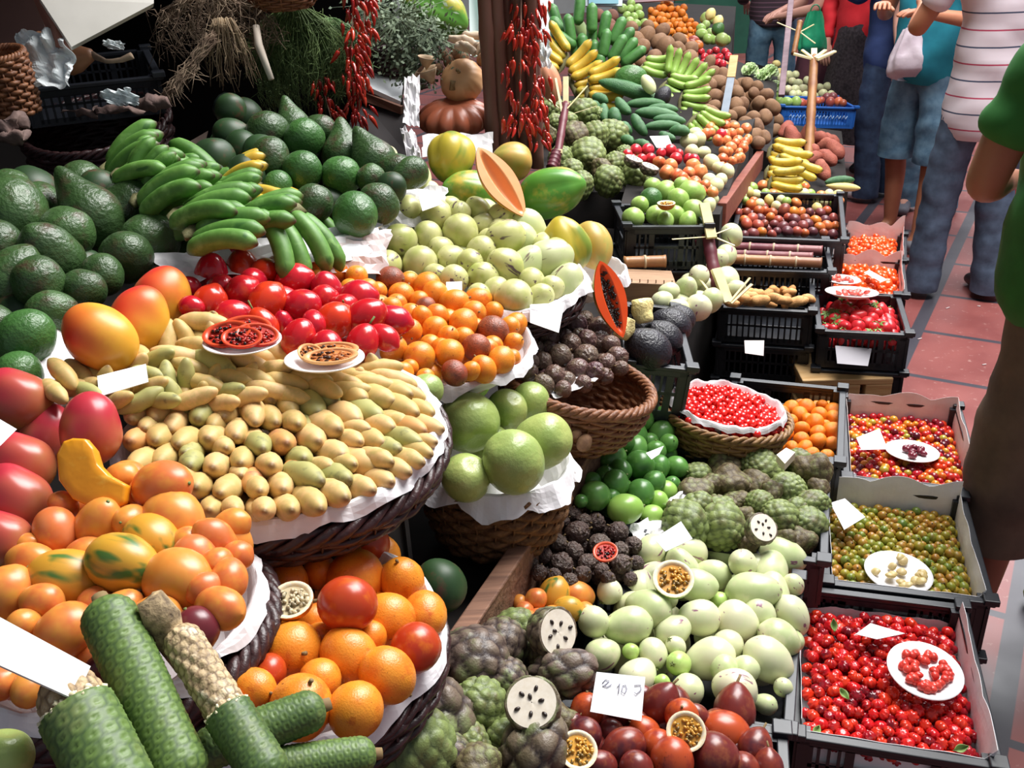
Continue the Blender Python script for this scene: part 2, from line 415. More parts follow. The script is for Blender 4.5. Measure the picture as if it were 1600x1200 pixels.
CURM = FM('curuba_skin', ['d0b070', 'dab47c', 'c0a664', 'd4ac6c'], .55, blotch=('a89a58', .56, .78, .7), pat=('6a4a30', .7), speck=('6a4a38', .24, 8), varmix=.6)
CUG = FM('curuba_green', ['a0a060', 'b0a868'], .55, blotch=('6a6a48', .55, .75, .8), pat=('5a3c28', .7), speck=('5a4038', .26, 7))
CUP = FM('curuba_pink', ['d8a060', 'd39a5c'], .55, blotch=('a86a58', .55, .75, .8), pat=('6a4030', .7))
def curu(seed):
    mb = egg(2.7, -.04, nip=.12, lump=.1, seg=18, rings=22, bend=.12, seed=seed)
    v2 = []
    mb.pat = [max(0, (-v[2]/2.75-.93)/.07) for v in mb.v]; return mb
K('curuba', curu(1), CURM, objname='banana_passionfruit'); K('curuba_g', curu(2), CUG, objname='banana_passionfruit'); K('curuba_p', curu(3), CUP, objname='banana_passionfruit')
BG = FM('giant_granadilla', ['8fa362', '9cae62', 'b2b86c'], .34, blotch=('8aa454', .5, .75, .9), speck=('5a6a38', .28, 9), bump=(5, .1))
K('giant', egg(.98, .02, lump=.05, flat=.16, seg=36, rings=24), BG, objname='giant_granadilla'); K('giant_b', egg(1.12, 0, lump=.06, flat=.08, seed=2, seg=36, rings=24), BG, objname='giant_granadilla')
GP = FM('green_passion_skin', ['41702f', '4f803a', '689848'], .3, blotch=('7ab058', .56, .75, .8), speck=('a8b070', .27, 8))
K('green_passion', egg(1.1, -.03, lump=.05), GP, [('stem', nub, stemg)], objname='green_passionfruit'); K('green_passion_l', egg(1.12, -.05, lump=.05, seed=3), FM('green_passion_light', ['8ab450', '9cc060'], .3, speck=('6a5a30', .3, 7)), [('stem', nub, stemg)], objname='green_passionfruit')
PU = FM('purple_passion_skin', ['5c3c44', '6c5248', '62584a'], .28, blotch=('7c6c58', .52, .7, 1.5), bump=(3, .35), speck=('9a8a74', .26, 9))
def wrinkled(seed, a=.10, sc=2.6):
    mb = egg(1.02, 0, lump=.05, seg=40, rings=26, seed=seed)
    mb.v = [tuple(Vector(v)*(1-a*abs(noise.noise(Vector(v)*sc+Vector((seed, 0, 0)))-.0)-a*.5*abs(noise.noise(Vector(v)*sc*2.2)))) for v in mb.v]; return mb
K('purple_passion', egg(1.05, 0, lump=.05, seed=2), PU, [('stem', nub, stemm)], objname='purple_passionfruit'); K('purple_wrinkled', wrinkled(3, .2, 3), PU, [('stem', nub, stemm)], objname='purple_passionfruit')
DK = FM('dry_passion_skin', ['42302e', '523e38', '5c4e46'], .38, blotch=('7c6c60', .54, .7, 2.5), bump=(5, .5))
K('dry_passion', wrinkled(5, .34, 3.0), DK, [('stem', nub, stemm)], objname='wrinkled_passionfruit'); K('dry_passion_b', wrinkled(8, .26, 3.6), DK, [('stem', nub, stemm)], objname='wrinkled_passionfruit')
RB = FM('red_passion_skin', ['5e2428', '742c26', '4a1e28', '963c24'], .28, blotch=('8a4a30', .55, .72, 1.3), speck=('5a3a38', .28, 9), varmix=.75)
stl = MB(); stl.tube([(0, 0, 1.1), (0, .02, 1.3), (.1, 0, 1.6)], [.14, .07, .06], 7)
K('red_passion', egg(1.18, -.06, stem=.1, lump=.05), RB, [('stem', stl, stemm)], objname='red_passionfruit'); K('orange_passion', egg(1.12, 0, lump=.05, seed=2), FM('orange_red_passion', ['bc5224', 'aa4226'], .28, speck=('5a241c', .36, 6), blotch=('8a2e24', .5, .7, 1.2)), [('stem', nub, stemm)], objname='red_passionfruit')
CHD = FM('cherimoya_dark', ['74605a', '6e624c'], .45, pat=('2e2022', 1), blotch=('7d8a58', .5, .68, 1.1), bump=(12, .15))
CHG = FM('cherimoya_green', ['76864c', '8a9658'], .5, pat=('4c5636', .75), blotch=('665a3e', .5, .68, 1.0), bump=(12, .15))
CHB = FM('cherimoya_brown', ['64543c', '6e6642'], .55, pat=('403026', .8), blotch=('7c8450', .5, .7, 1.2), bump=(12, .2))
K('cheri_d', scaly(1.08, -.1, 66, .06, .2, seed=1), CHD, objname='cherimoya'); K('cheri_d2', scaly(1.0, -.15, 34, .09, .22, .2, seed=2), CHD, objname='cherimoya')
K('cheri_g', scaly(1.05, -.14, 74, .08, .16, .17, seed=3), CHG, objname='cherimoya'); K('cheri_g2', scaly(1.1, -.2, 110, .09, .12, .12, seed=4), CHG, objname='cherimoya')
K('cheri_b', scaly(1.0, -.1, 64, .05, .15, .28, seed=5), CHB, objname='cherimoya')
fl = MB(); fl.grid(lambda u, v: ((.02+.86*v)*math.cos(u*6.2832), (.02+.86*v)*math.sin(u*6.2832), .245+.02+.012*noise.noise(Vector((u*6, v*4, 0)))), 40, 8, True)
sd = MB()
for k, (a, q) in enumerate(((.3, .5), (1.5, .45), (2.6, .55), (3.7, .4), (4.6, .62), (5.5, .35), (.9, .2))):
    M = frame((math.cos(a), math.sin(a), .2), None, (q*math.cos(a), q*math.sin(a), .275)); e = egg(1.6, 0, seg=8, rings=6); sd.add([M @ (Vector(v)*.075) for v in e.v], e.f)
skin_w = SM('cherimoya_flesh', 'f0e6d6', 'e8dcc8', .5, 6); seedm = SM('seed_black', '2a201c', '3a2c26', .35)
K('cheri_cut', scaly(1.05, -.05, 60, .05, seed=7, cut=.25), CHD, [('flesh', fl, skin_w), ('seeds', sd, seedm)], objname='cut_cherimoya', cat='cherimoya')
# halves of passion fruit: shell bowl with pulp
def half(name, shell, flesh, pulp, objname, deep=.75):
    mb = MB(); mb.grid(lambda u, v: (math.cos(u*6.2832)*math.sin(v*1.65), math.sin(u*6.2832)*math.sin(v*1.65), -math.cos(v*1.65)*deep), 28, 10, True)
    r = MB(); r.grid(lambda u, v: (math.cos(u*6.2832)*(1.0-.26*v), math.sin(u*6.2832)*(1.0-.26*v), .075+.02*math.sin(v*3.1)-.16*v*v*v), 28, 6, True)
    p = MB(); rd = random.Random(3); p.grid(lambda u, v: (math.cos(u*6.2832)*.78*v, math.sin(u*6.2832)*.78*v, -.05+.02*v), 20, 3, True)
    for k in range(60):
        a, q = rd.uniform(0, 6.28), .72*math.sqrt(rd.random()); e = egg(1.4, 0, seg=7, rings=5); M = frame((rd.gauss(0, 1), rd.gauss(0, 1), rd.gauss(0, .5)), None, (q*math.cos(a), q*math.sin(a), -.02+.1*(1-q)))
        p.add([M @ (Vector(v)*.085) for v in e.v], e.f, [1.0 if k % 3 == 0 else 0.0]*len(e.v))
    K(name, mb, shell, [('rind', r, flesh), ('pulp', p, pulp)], objname=objname, cat='fruit half')
FL = SM('rind_cream', 'f2dcae', 'f0e8d0', .5); PULP = FM('passion_pulp', ['d8a040', 'c88c38'], .25, pat=('4a4228', .8)); PULPP = FM('pale_pulp', ['cfc09a', 'd8ccb0'], .3, pat=('6a6048', .8)); PULPR = FM('red_pulp', ['c83c2c', 'b02c28'], .25, pat=('1c1416',))
half('half_orange', GR, FL, PULP, 'halved_passionfruit'); half('half_pale', GR, FL, PULPP, 'halved_passionfruit'); half('half_green', FM('green_passion_light', ['8']), FL, PULP, 'halved_passionfruit')
half('half_red', TAO, FM('red_flesh', ['d8482c', 'e05a34'], .3), PULPR, 'halved_tamarillo', .5); half('half_curuba', CUP, FM('curuba_flesh', ['e09a60', 'e8a870'], .4), FM('curuba_pulp', ['d8884c', 'c87840'], .3, pat=('3c241c',)), 'halved_banana_passionfruit', .6)
# small fruit
PT = FM('pitanga_skin', ['d8201c', 'c81420', 'e03a1c', 'a01020', '4a0c18'], .2, blotch=('e0401c', .55, .75, 1), spec=.6, varmix=.85)
K('pitanga', egg(.86, 0, ribs=8, ramp=.2, flat=.12, seg=32, rings=12), PT, objname='surinam_cherry'); 
CHY = FM('cherry_skin', ['d01418', 'e02a20', 'c80c1c'], .15, spec=.7, varmix=.8); K('cherry', egg(.95, 0, flat=.08, seg=16, rings=10), CHY, objname='acerola_cherry')
MX = FM('mixed_berry', ['3a0c1c', '7a1024', 'b81828', 'd8401c', 'd88a24', '9aa03c'], .2, spec=.6, varmix=.92); K('mixed', egg(.95, 0, flat=.06, seg=16, rings=10), MX, objname='strawberry_guava')
AR = FM('guava_skin', ['4a6a24', '7c8a30', 'a0902c', 'b0742c', '78882c'], .35, blotch=('7a6a2c', .55, .75, 1), speck=('4a3a1c', .27, 6), varmix=.8)
crn = MB(); crn.tube([(0, 0, .93), (0, 0, 1.06)], [.16, .2], 6)
K('araca', egg(1.0, 0, lump=.06, seg=16, rings=10), AR, [('crown', crn, SM('crown_brown', '4a4024', '5a4c2c'))], objname='yellow_guava')
TG = FM('tangerine_skin', ['e8801c', 'f08c24', 'e0701c'], .35, bump=(22, .3), speck=('7a7a2c', .24, 6)); K('tangerine', egg(.88, 0, flat=.1, seg=20, rings=12), TG)
ST = FM('strawberry_skin', ['c01c28', 'd02c30', 'b02030'], .3, speck=('e0a050', .3, 10)); 
sc_ = MB()
for k in range(6):
    a = k*1.047; c_, s_ = math.cos(a), math.sin(a); n = Vector((-s_, c_, 0))
    p0, p1, p2 = Vector((.08*c_, .08*s_, 1.2)), Vector((.5*c_, .5*s_, 1.28)), Vector((.95*c_, .95*s_, .95))
    sc_.add([p0-n*.08, p0+n*.08, p1+n*.2, p1-n*.2, p2], [(0, 1, 2, 3), (3, 2, 4)])
sc_.tube([(0, 0, 1.1), (0, .1, 1.6)], [.07, .05], 5)
K('strawberry', egg(1.2, .35, seg=16, rings=12), ST, [('leaf_cap', sc_, SM('leaf_green', '4f7a34', '8aaa5c', .6))])
PP = FM('hot_pepper_skin', ['e0401c', 'e8601c', 'd82c1c'], .22, spec=.6); K('hot_pepper', egg(1.15, .15, ribs=3, ramp=.2, lump=.1, seg=18, rings=12), PP, objname='small_hot_pepper')
TU = FM('tuber_skin', ['d89a5c', 'e0a868', 'c88850'], .6, blotch=('b87a44', .55, .7, 2), bump=(7, .3)); K('tuber', egg(1.9, .1, lump=.25, seg=14, rings=14, bend=.3), TU, objname='yellow_root')
KW = FM('potato_skin', ['7a5a40', '8a6648', '6e4c38'], .75, blotch=('94745a', .55, .75, 2), bump=(14, .3)); K('potato', egg(1.25, 0, lump=.15, seg=16, rings=12), KW); 
SP = FM('sweet_potato_skin', ['a85a48', '9c5040', 'b46a54'], .7, blotch=('84483c', .55, .75, 2), bump=(8, .3)); K('sweet_potato', egg(1.7, 0, lump=.22, seg=16, rings=14, bend=.15), SP)
SK = FM('sapodilla_skin', ['6e4434', '7a5040', '5e3c30'], .8, bump=(16, .3)); K('sapodilla', egg(1.15, 0, lump=.06, seg=18, rings=12), SK)
K('lemon', egg(1.2, 0, nip=.15, stem=.08, seg=16, rings=12), FM('lemon_skin', ['e0cc6a', 'ead890', 'd8c060'], .4, bump=(20, .2))); K('pale_egg', egg(1.1, 0, lump=.05, seg=18, rings=12), FM('pale_fruit', ['e0dcb0', 'dce0a8', 'e8d8b0'], .35), objname='pale_melon_pear')
K('red_apple', egg(.95, .08, flat=.15, seg=18, rings=12), FM('apple_red', ['c0202c', 'd0343c', 'b8183c'], .25, spec=.6), [('stem', nub, stemm)], objname='red_plum'); K('orange_tomato', egg(.9, 0, ribs=5, ramp=.06, flat=.1, seg=20, rings=12), FM('tomato_orange', ['e0783c', 'e8945c', 'd8603c', 'e0a060'], .3), objname='orange_tomato')
K('green_guava', egg(1.1, -.1, lump=.07, seg=18, rings=12), FM('guava_green', ['a8c470', '94b458', 'bccc88'], .35, blotch=('7aa04c', .55, .75, 1)), objname='green_guava'); K('dark_green', egg(1.1, -.05, lump=.06, seg=18, rings=12), AVL, objname='green_mango')
K('mixed_passion', egg(1.1, 0, lump=.05, seg=18, rings=12), FM('far_passion', ['d8842c', 'b0503c', '7a3c3c', '5a3038', 'c8642c'], .35, varmix=.9), objname='passionfruit')
K('black_plum', egg(1.25, -.08, lump=.08, seg=32, rings=22), FM('black_avocado', ['1e1c22', '26242c'], .35, bump=(8, .3), blotch=('34303a', .5, .7, 1.5)), [('stem', nub, stemm)], objname='black_avocado')
PYM = FM('papaya_yellow', ['c8b03c', 'b8a83c'], .35, streak=('7a8c34', .52, .66, 1.3), speck=('5a4a20', .28, 8), blotch=('d8a840', .55, .75, 1)); PYG = FM('papaya_green', ['4f8c34', '6a9a3c'], .32, blotch=('c0a848', .52, .68, .8), speck=('3a4a20', .27, 8)); PYO = FM('papaya_orange', ['c8944c', 'b8a050', 'd88c48'], .4, blotch=('9aa050', .5, .7, .9), speck=('5a4420', .28, 8))
for n_, m_, s_ in (('papaya', PYM, 1), ('papaya_green', PYG, 2), ('papaya_orange', PYO, 3)):
    K(n_, egg(1.3, -.1, ribs=5, ramp=.12, lump=.05, stem=.08, seg=40, rings=26, seed=s_), m_, [('stem', nub, stemm)], objname='papaya')
# banana fingers
def finger(L=8, bend=1.0, seg=15, rings=18):
    mb = MB(); vs = []; pat = []
    for j in range(rings+1):
        t = j/rings; a = (t-.5)*bend; Rr = L/bend; z = Rr*math.sin(a); x = Rr*(1-math.cos(a))
        r = min(1, (t/.2)**.9+.34 if t < .2 else 1)*min(1, ((1-t)/.22)**.65+.16)
        n = Vector((math.cos(a), 0, -math.sin(a)))
        for i in range(seg):
            b = 2*math.pi*i/seg; rr = r*(1+.09*abs(math.cos(2.5*b))-.04); vs.append(Vector((x, 0, z))+n*math.cos(b)*rr+Vector((0, 1, 0))*math.sin(b)*rr); pat.append(1 if t > .965 else (.4 if t < .05 else 0))
    fs = [(j*seg+i, j*seg+(i+1) % seg, (j+1)*seg+(i+1) % seg, (j+1)*seg+i) for j in range(rings) for i in range(seg)]
    fs += [tuple(range(seg-1, -1, -1)), tuple(rings*seg+i for i in range(seg))]
    mb.add(vs, fs, pat); return mb
BN = {'green': FM('banana_green', ['47702c', '568536', '6a9644'], .5, pat=('4a3828',), blotch=('7ca858', .55, .75, .5), streak=('3c6a28', .6, .7, 1)), 'lime': FM('banana_lime', ['86a848', '98b85c'], .4, pat=('5a4a2c',)), 'yellow': FM('banana_yellow', ['d8b83c', 'ccae40', 'b4a844'], .4, pat=('4a3820',), blotch=('a88030', .6, .75, 1.2)), 'dark': FM('plantain_green', ['3c6c30', '4c8040', '30602c'], .45, pat=('3a3c28',)), 'mix': FM('banana_turning', ['8aa040', 'd0a838', 'b8a040'], .4, pat=('4a3820',))}
FING = {k: (finger().mesh('banana', m)) for k, m in BN.items()}
FING2 = finger(5.5, .35).mesh('banana', BN['dark'])
bst = MB(); bst.tube([(-.6, 0, -.3), (-.2, 0, .2), (.6, 0, .6)], [.5, .7, .4], 8); BST = bst.mesh('bunch_stem', SM('bunch_stem', '5a5a34', '7a7450', .8))
def bunch(col, p, d, side, r, n, label, group=None, fan=8, rows=1):
    """hand of bananas: fingers grow along d from the stem at p, spread along side"""
    d = d.normalized(); side = (side-d*side.dot(d)).normalized(); nrm = d.cross(side)
    o = empty('banana_bunch', p); tag(o, label, 'bananas', group)
    inv = Matrix.Translation(-Vector(p))
    for q in range(rows):
        for k in range(n):
            t = k-(n-1)/2; a = R_(t*fan); dd = d*math.cos(a)+side*math.sin(a)
            base = side*t*r*1.5+nrm*r*(-.9+1.8*q)*(rows > 1)+nrm*r*.5*math.sin(k*2.3+p[0]*40); c = base+dd*3.9*r
            f = link('banana', FING[col], o); nn = nrm*(1 if q == 0 else 1)+side*.15
            M = frame(dd, -nn, c) @ Matrix.Diagonal((r, r, r, 1)); f.matrix_local = M
    s = link('stem', BST, o); s.matrix_local = frame(side, d, (0, 0, 0)) @ Matrix.Diagonal((r, r, r*n*.7, 1))
    return o
# ================================================================ upper tier, near
U3 = Vector((0, 0, 1))
def outward(v):                      # long axis lies level and points roughly at the buyer
    return lambda rd, p, it: Vector((rd.gauss(0, .35), rd.gauss(0, .35), rd.gauss(0, .25)))+v
# avocados, left heap
plA = Pl((30, 580, 1.38), (235, 373, 1.75), (22, 290, 1.78))
avs = "22 330 50 105 -20;62 318 34;132 325 50 125 10;203 322 44 40 10;105 362 40;78 396 46 110 50;235 373 42;22 436 47;198 402 39;160 430 33;130 453 33;82 488 34;40 528 42;-10 525 44;30 585 36;130 292 36;15 295 32;160 300 33;-8 385 42;60 440 38"
kA = ['avocado', 'avocado_b', 'avocado_pear', 'avocado_b', 'avocado', 'avocado_b', 'avocado', 'avocado_b', 'avocado', 'avocado', 'avocado', 'avocado', 'avocado_c', 'avocado', 'avocado_c', 'avocado_b', 'avocado', 'avocado_dark', 'avocado', 'avocado']
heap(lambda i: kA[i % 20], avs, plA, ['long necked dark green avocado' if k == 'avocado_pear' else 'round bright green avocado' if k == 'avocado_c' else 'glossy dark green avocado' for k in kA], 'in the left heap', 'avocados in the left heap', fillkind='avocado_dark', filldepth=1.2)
# avocados, upper middle heap
plA2 = Pl((430, 290, 1.97), (630, 275, 2.05), (500, 200, 2.2))
av2 = "419 207 33;476 217 32;410 240 28;538 232 36 95 0;578 243 36 120 0;422 250 31;472 268 31;533 275 32;580 279 23;618 268 29 160 10;640 272 25;455 190 30 110 0;433 292 23;490 318 31;555 336 35;592 318 31;612 292 24;335 248 33;362 212 28;380 235 30;500 205 26;330 280 26;385 275 30;360 172 24"
k2 = ['avocado', 'avocado_c', 'avocado_dark', 'avocado_pear', 'avocado_pear', 'avocado', 'avocado_c', 'avocado_c', 'avocado', 'avocado_b', 'avocado_b', 'avocado_pear', 'avocado_c', 'avocado', 'avocado_c', 'avocado', 'avocado_dark', 'avocado_dark', 'avocado_dark', 'avocado_dark', 'avocado', 'avocado_dark', 'avocado_dark', 'avocado_dark']
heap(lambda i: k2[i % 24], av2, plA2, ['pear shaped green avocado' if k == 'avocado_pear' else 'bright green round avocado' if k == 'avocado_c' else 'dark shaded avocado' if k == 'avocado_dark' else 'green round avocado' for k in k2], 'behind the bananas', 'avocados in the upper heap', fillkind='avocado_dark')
# green bananas
plB = Pl((170, 290, 1.88), (450, 370, 1.83), (300, 270, 2.05))
bs = [(165, 275, 40, 9), (215, 320, 30, 9), (330, 290, 150, 9), (385, 330, 200, 10), (345, 335, 190, 10), (185, 280, 15, 8), (240, 285, 20, 7), (250, 315, 25, 8), (275, 345, 15, 9), (320, 325, 25, 8), (345, 290, 30, 7), (395, 300, -20, 7), (430, 330, -40, 9), (360, 355, 20, 9), (300, 372, 10, 9), (410, 290, 160, 6), (205, 300, 60, 7), (448, 338, -60, 9), (300, 300, 5, 8)]
for i, (x, y, a, r) in enumerate(bs):
    p = plB.at(x, y-8, .015+.012*(i % 3)+(.03 if i == 17 else 0)); n = 4
    bunch('mix' if i in (11, 15, 10) else 'green', p, cdir(a, 5), plB.n.cross(cdir(a, 5)), r*1.9/FPX*1.5, n,
          ['Hand of green bananas at the far left top', 'Hand of green bananas low beside the round avocado', 'Hand of green bananas pointing left in the upper middle', 'Hand of green bananas with tips turned left near the right end', 'Hand of green bananas with tips turned left in the centre', 'Hand of green bananas at the left end beside avocados', 'Hand of green bananas behind the leftmost ones', 'Hand of green bananas pointing up right near avocado', 'Lowest left hand of green bananas above the white paper', 'Central hand of green bananas in the banana heap', 'Hand of yellowing green bananas in the upper middle', 'Yellow turning bananas at the top of the banana heap', 'Hand of green bananas near the right end of the heap', 'Low hand of green bananas left of the white paper', 'Lowest hand of green bananas above the tamarillos', 'Short yellow green bananas below the dark avocados', 'Upright green bananas rising behind the left avocados', 'Rightmost hand of green bananas pointing down onto the paper', 'Upper hand of green bananas in the middle of the heap'][i].lower(), 'green bananas behind the tamarillos', fan=9)
# mangoes
plM = Pl((155, 525, 1.4), (250, 468, 1.55), (60, 640, 1.3))
ml = [(156, 527, 1.38, 49, 20, 'mango', 'large yellow mango with red cheek, front of the three'), (216, 503, 1.47, 46, -50, 'mango_b', 'red shouldered yellow mango, middle of the three'), (252, 470, 1.57, 44, -50, 'mango', 'yellow and red mango, rear one against the tamarillos')]
for x, y, z, r, a, k, lb in ml: put(k, PX(x, y, z), cdir(a+120, 0), r*z/FPX, lb, 'three yellow mangoes', x=cdir(200, 10))
for x, y, z, r, a, k, lb in [(142, 670, 1.24, 47, 92, 'mango_red', 'upright pink red mango behind the cut mango piece'), (75, 682, 1.31, 42, 80, 'mango_red', 'pink mango half hidden behind the upright red mango'), (25, 622, 1.3, 46, 150, 'mango_red', 'brownish pink mango topmost at the left edge'), (30, 722, 1.2, 46, 150, 'mango_red', 'rosy red mango above the lowest two at the left edge'), (22, 778, 1.15, 50, 140, 'mango_red', 'large pink red mango low at the left edge'), (0, 840, 1.1, 42, 150, 'mango_red', 'lowest red mango cut by the left edge'), (10, 665, 1.36, 40, 60, 'mango_red', 'red mango hidden at the back of the left edge')]:
    put(k, PX(x, y, z), cdir(a, 0), r*z/FPX*.98, lb, 'pink red mangoes at the left', x=cdir(a-70, 30))
# cut mango wedge
OUTL = [(118, 687), (137, 688), (150, 702), (160, 728), (178, 745), (207, 760), (206, 786), (188, 801), (160, 796), (126, 781), (102, 752), (95, 712), (104, 692)]
mb = MB(); cx, cy = 140, 745; zz = 1.14; k_ = zz/FPX
def mo(u, v):
    n_ = len(OUTL); t = u*n_; i0 = int(t) % n_; f_ = t-int(t); a_, b_ = OUTL[i0], OUTL[(i0+1) % n_]; x, y = a_[0]+(b_[0]-a_[0])*f_, a_[1]+(b_[1]-a_[1])*f_
    prof = [(0.0, 1.04), (.55, 1.03), (.93, 1.0), (1.0, .9), (1.0, .2), (.93, -.25), (.6, -.85), (0.0, -1.0)]; q, h = prof[int(round(v*7))]
    return ((x-cx)*k_*q, -(y-cy)*k_*q, h*.017)
mb.grid(mo, 78, 8, True)
mg = mb.obj('cut_mango_wedge', FM('mango_flesh', ['e0901c', 'ea9c24'], .3, blotch=('f0b848', .58, .75, 30), bscale=20, bump=(25, .08)), origin=(0, 0, 0))
mg.matrix_world = frame((-CF+U3*.25), CR, PX(cx, cy, zz)); tag(mg, 'juicy orange mango wedge leaning on the upright red mango', 'mango')
# tamarillos
plT = Pl((330, 440, 1.66), (600, 530, 1.56), (467, 535, 1.5))
tam = "330 428 26 80;375 400 28 60;380 420 26 100;415 425 22;459 440 27 200;297 450 18;327 478 27 250;378 458 27 220;365 495 27 10;417 472 29 240;510 452 25 100;472 480 28 20;505 468 22 200;521 503 29 220;557 467 28 190;572 495 28 30;612 500 25 170;410 508 24 120;467 528 27;442 505 16;600 527 21;567 534 25 70;512 542 24;345 450 22;440 470 24;540 480 22;395 440 22;300 480 18;490 505 20"
heap(lambda i: 'tamarillo_o' if i in (2, 9, 13, 17, 3, 6) else 'tamarillo', tam, plT, ['orange red tamarillo' if i in (2, 9, 13, 17, 3, 6) else 'shiny crimson tamarillo' for i in range(29)], 'on the tamarillo heap', 'tamarillos', parts=lambda i: i % 4 == 1)
# orange granadillas behind and right
plG = Pl((500, 420, 1.84), (655, 560, 1.64), (785, 560, 1.72))
gra = "485 425 16;507 415 15;529 425 18;557 432 18;497 435 14;545 450 14;575 452 17;610 437 22;627 462 22;667 447 21 60;620 475 17;680 460 21;710 475 24 20;665 480 16;682 495 20;747 470 20;740 490 20;772 487 16;724 505 23;680 515 21;642 493 19;640 517 20;612 480 16;615 547 21;655 558 25;702 552 23;744 543 22;770 518 25 170;783 563 22;755 577 21;710 583 20;630 583 17;797 510 16;802 535 15;805 508 18;800 560 15;590 455 15;700 500 18;595 475 15;672 540 18;725 530 18;760 545 17;600 520 17;625 500 16;660 495 16;700 525 17;742 512 17;690 545 17;640 575 15;665 590 15;770 540 16;735 580 15;560 455 15;592 475 14;640 440 16;655 470 16"
gk = lambda i: 'granadilla_brown' if i in (7, 13, 26, 27, 30) else 'granadilla_red' if i in (1,) else 'granadilla'
heap(gk, gra, plG, ['brown blemished granadilla' if gk(i) == 'granadilla_brown' else 'speckled orange granadilla' for i in range(56)], 'right of the tamarillos', 'orange granadillas in the middle')
# cream pepinos
plP = Pl((637, 335, 2.12), (755, 465, 1.93), (885, 440, 2.0))
pep = "637 330 23;680 337 22;703 325 18;624 375 24;670 373 22;720 365 26;755 352 18;747 328 18;785 337 20;780 358 16;605 415 22;655 415 25;705 407 23;752 392 22;709 437 22;755 435 25;790 370 25;790 415 25;802 467 29;747 462 18;717 333 17;640 440 15;812 375 27;828 360 25;860 405 30 20;822 415 25;830 440 20;885 440 26 60;862 450 18;842 465 20;803 335 16;680 430 18;775 455 20;735 410 20;690 390 20;765 375 18;850 385 20;870 390 18"
heap(lambda i: 'pepino_b' if i in (23, 24, 27, 22, 25) else 'pepino', pep, plP, ['long pale striped pepino melon' if i in (23, 24, 27, 22, 25) else 'cream green pepino melon' for i in range(38)], 'below the papayas', 'cream pepinos in the middle basket', rad=1.07)
# papayas
for x, y, z, r, a, k, lb, sc in [(705, 247, 2.3, 37, 260, 'papaya', 'ripe yellow green ribbed papaya below the brown squash', (1, 1, .85)), (735, 300, 2.25, 33, 170, 'papaya_green', 'dark green papaya under the cut papaya half', (1, 1, 1)), (862, 300, 2.3, 39, 12, 'papaya_green', 'large green papaya with yellow patch', (1, 1, 1.05)), (885, 383, 2.12, 38, 110, 'papaya', 'yellow green papaya left of the orange ribbed one', (1, 1, .9)), (926, 384, 2.2, 31, 290, 'papaya_orange', 'orange ribbed papaya at the right of the pair', (1, 1, 1)), (800, 252, 2.4, 30, 170, 'papaya_orange', 'tan fruit rounded behind the cut papaya half', (1, 1, .8))]:
    put(k, PX(x, y, z), cdir(a, 20), r*z/FPX, lb, 'papayas', sc=sc, cat='papaya')
for x, y, z, r, lb in [(650, 280, 2.2, 25, 'pale cream gourd right of the upper avocados'), (605, 247, 2.25, 18, 'pale green gourd peeking above the upper avocados'), (672, 300, 2.2, 16, 'small pale gourd under the yellow papaya')]:
    put('pale_egg', PX(x, y, z), cdir(80), r*z/FPX, lb, cat='gourd')
# papaya halves
def papaya_half(p, d, x, ln, wd, fleshcol, label, seeds=True, name='halved_papaya'):
    o = empty(name, p); o.matrix_world = frame(d, x, p); tag(o, label, 'papaya')
    prof = lambda v: math.sin(math.pi*min(.999, max(.001, v)))**.75*(.8+.2*v)
    s = MB(); s.grid(lambda u, v: (-wd*.7*prof(v)*math.sin(math.pi*u), wd*prof(v)*math.cos(math.pi*u), ln*(v-.5)), 17, 20); s.obj('skin', FM('papaya_skin_half', ['d87a34', 'c89a40'], .4, blotch=('7a9a3c', .56, .7, 12)), o, origin=(0, 0, 0))
    f = MB()
    def fp(u, v):
        q = abs(2*u-1); y = wd*prof(v)*(2*u-1); hol = -wd*.45*max(0, 1-(q/.42)**2)*(max(0, math.sin(math.pi*min(1, max(0, (v-.08)/.84)))))**.5 if q < .42 else 0
        return (.002+hol, y, ln*(v-.5))
    f.grid(fp, 33, 30); f.obj('flesh', FM('flesh_'+fleshcol, [fleshcol, fleshcol], .35, bump=(6, .2)), o, origin=(0, 0, 0))
    if seeds:
        b = MB(); rd = random.Random(5)
        for k in range(150):
            v = rd.uniform(.14, .86); q = rd.uniform(-.36, .36); e = egg(1.3, 0, seg=6, rings=4)
            M = frame((rd.gauss(0, 1), rd.gauss(0, 1), rd.gauss(0, 1)), None, (-wd*.3*(1-(q/.42)**2)+wd*.05, wd*prof(v)*q, ln*(v-.5))); b.add([M @ (Vector(c)*wd*.07) for c in e.v], e.f)
        b.obj('seeds', seedm, o, origin=(0, 0, 0))
    return o
papaya_half(PX(783, 285, 2.12), cdir(124), cdir(20, 60), .185, .047, 'e89a60', 'orange papaya half standing open beside the big green papaya', seeds=False)
papaya_half(PX(955, 468, 2.03), cdir(108, 10), cdir(10, 62), .170, .043, 'e8501c', 'red orange papaya slice with black seeds standing on the crate')
put('papaya_green', PX(678, 18, 2.9), cdir(335, 0), 42*2.9/FPX, 'big green and orange papaya in the top basket', cat='papaya').active_material
put('avocado_dark', PX(688, 915, 1.55), cdir(120), 40*1.55/FPX, 'dark avocado in the shade between low basket and plank', cat='avocado')
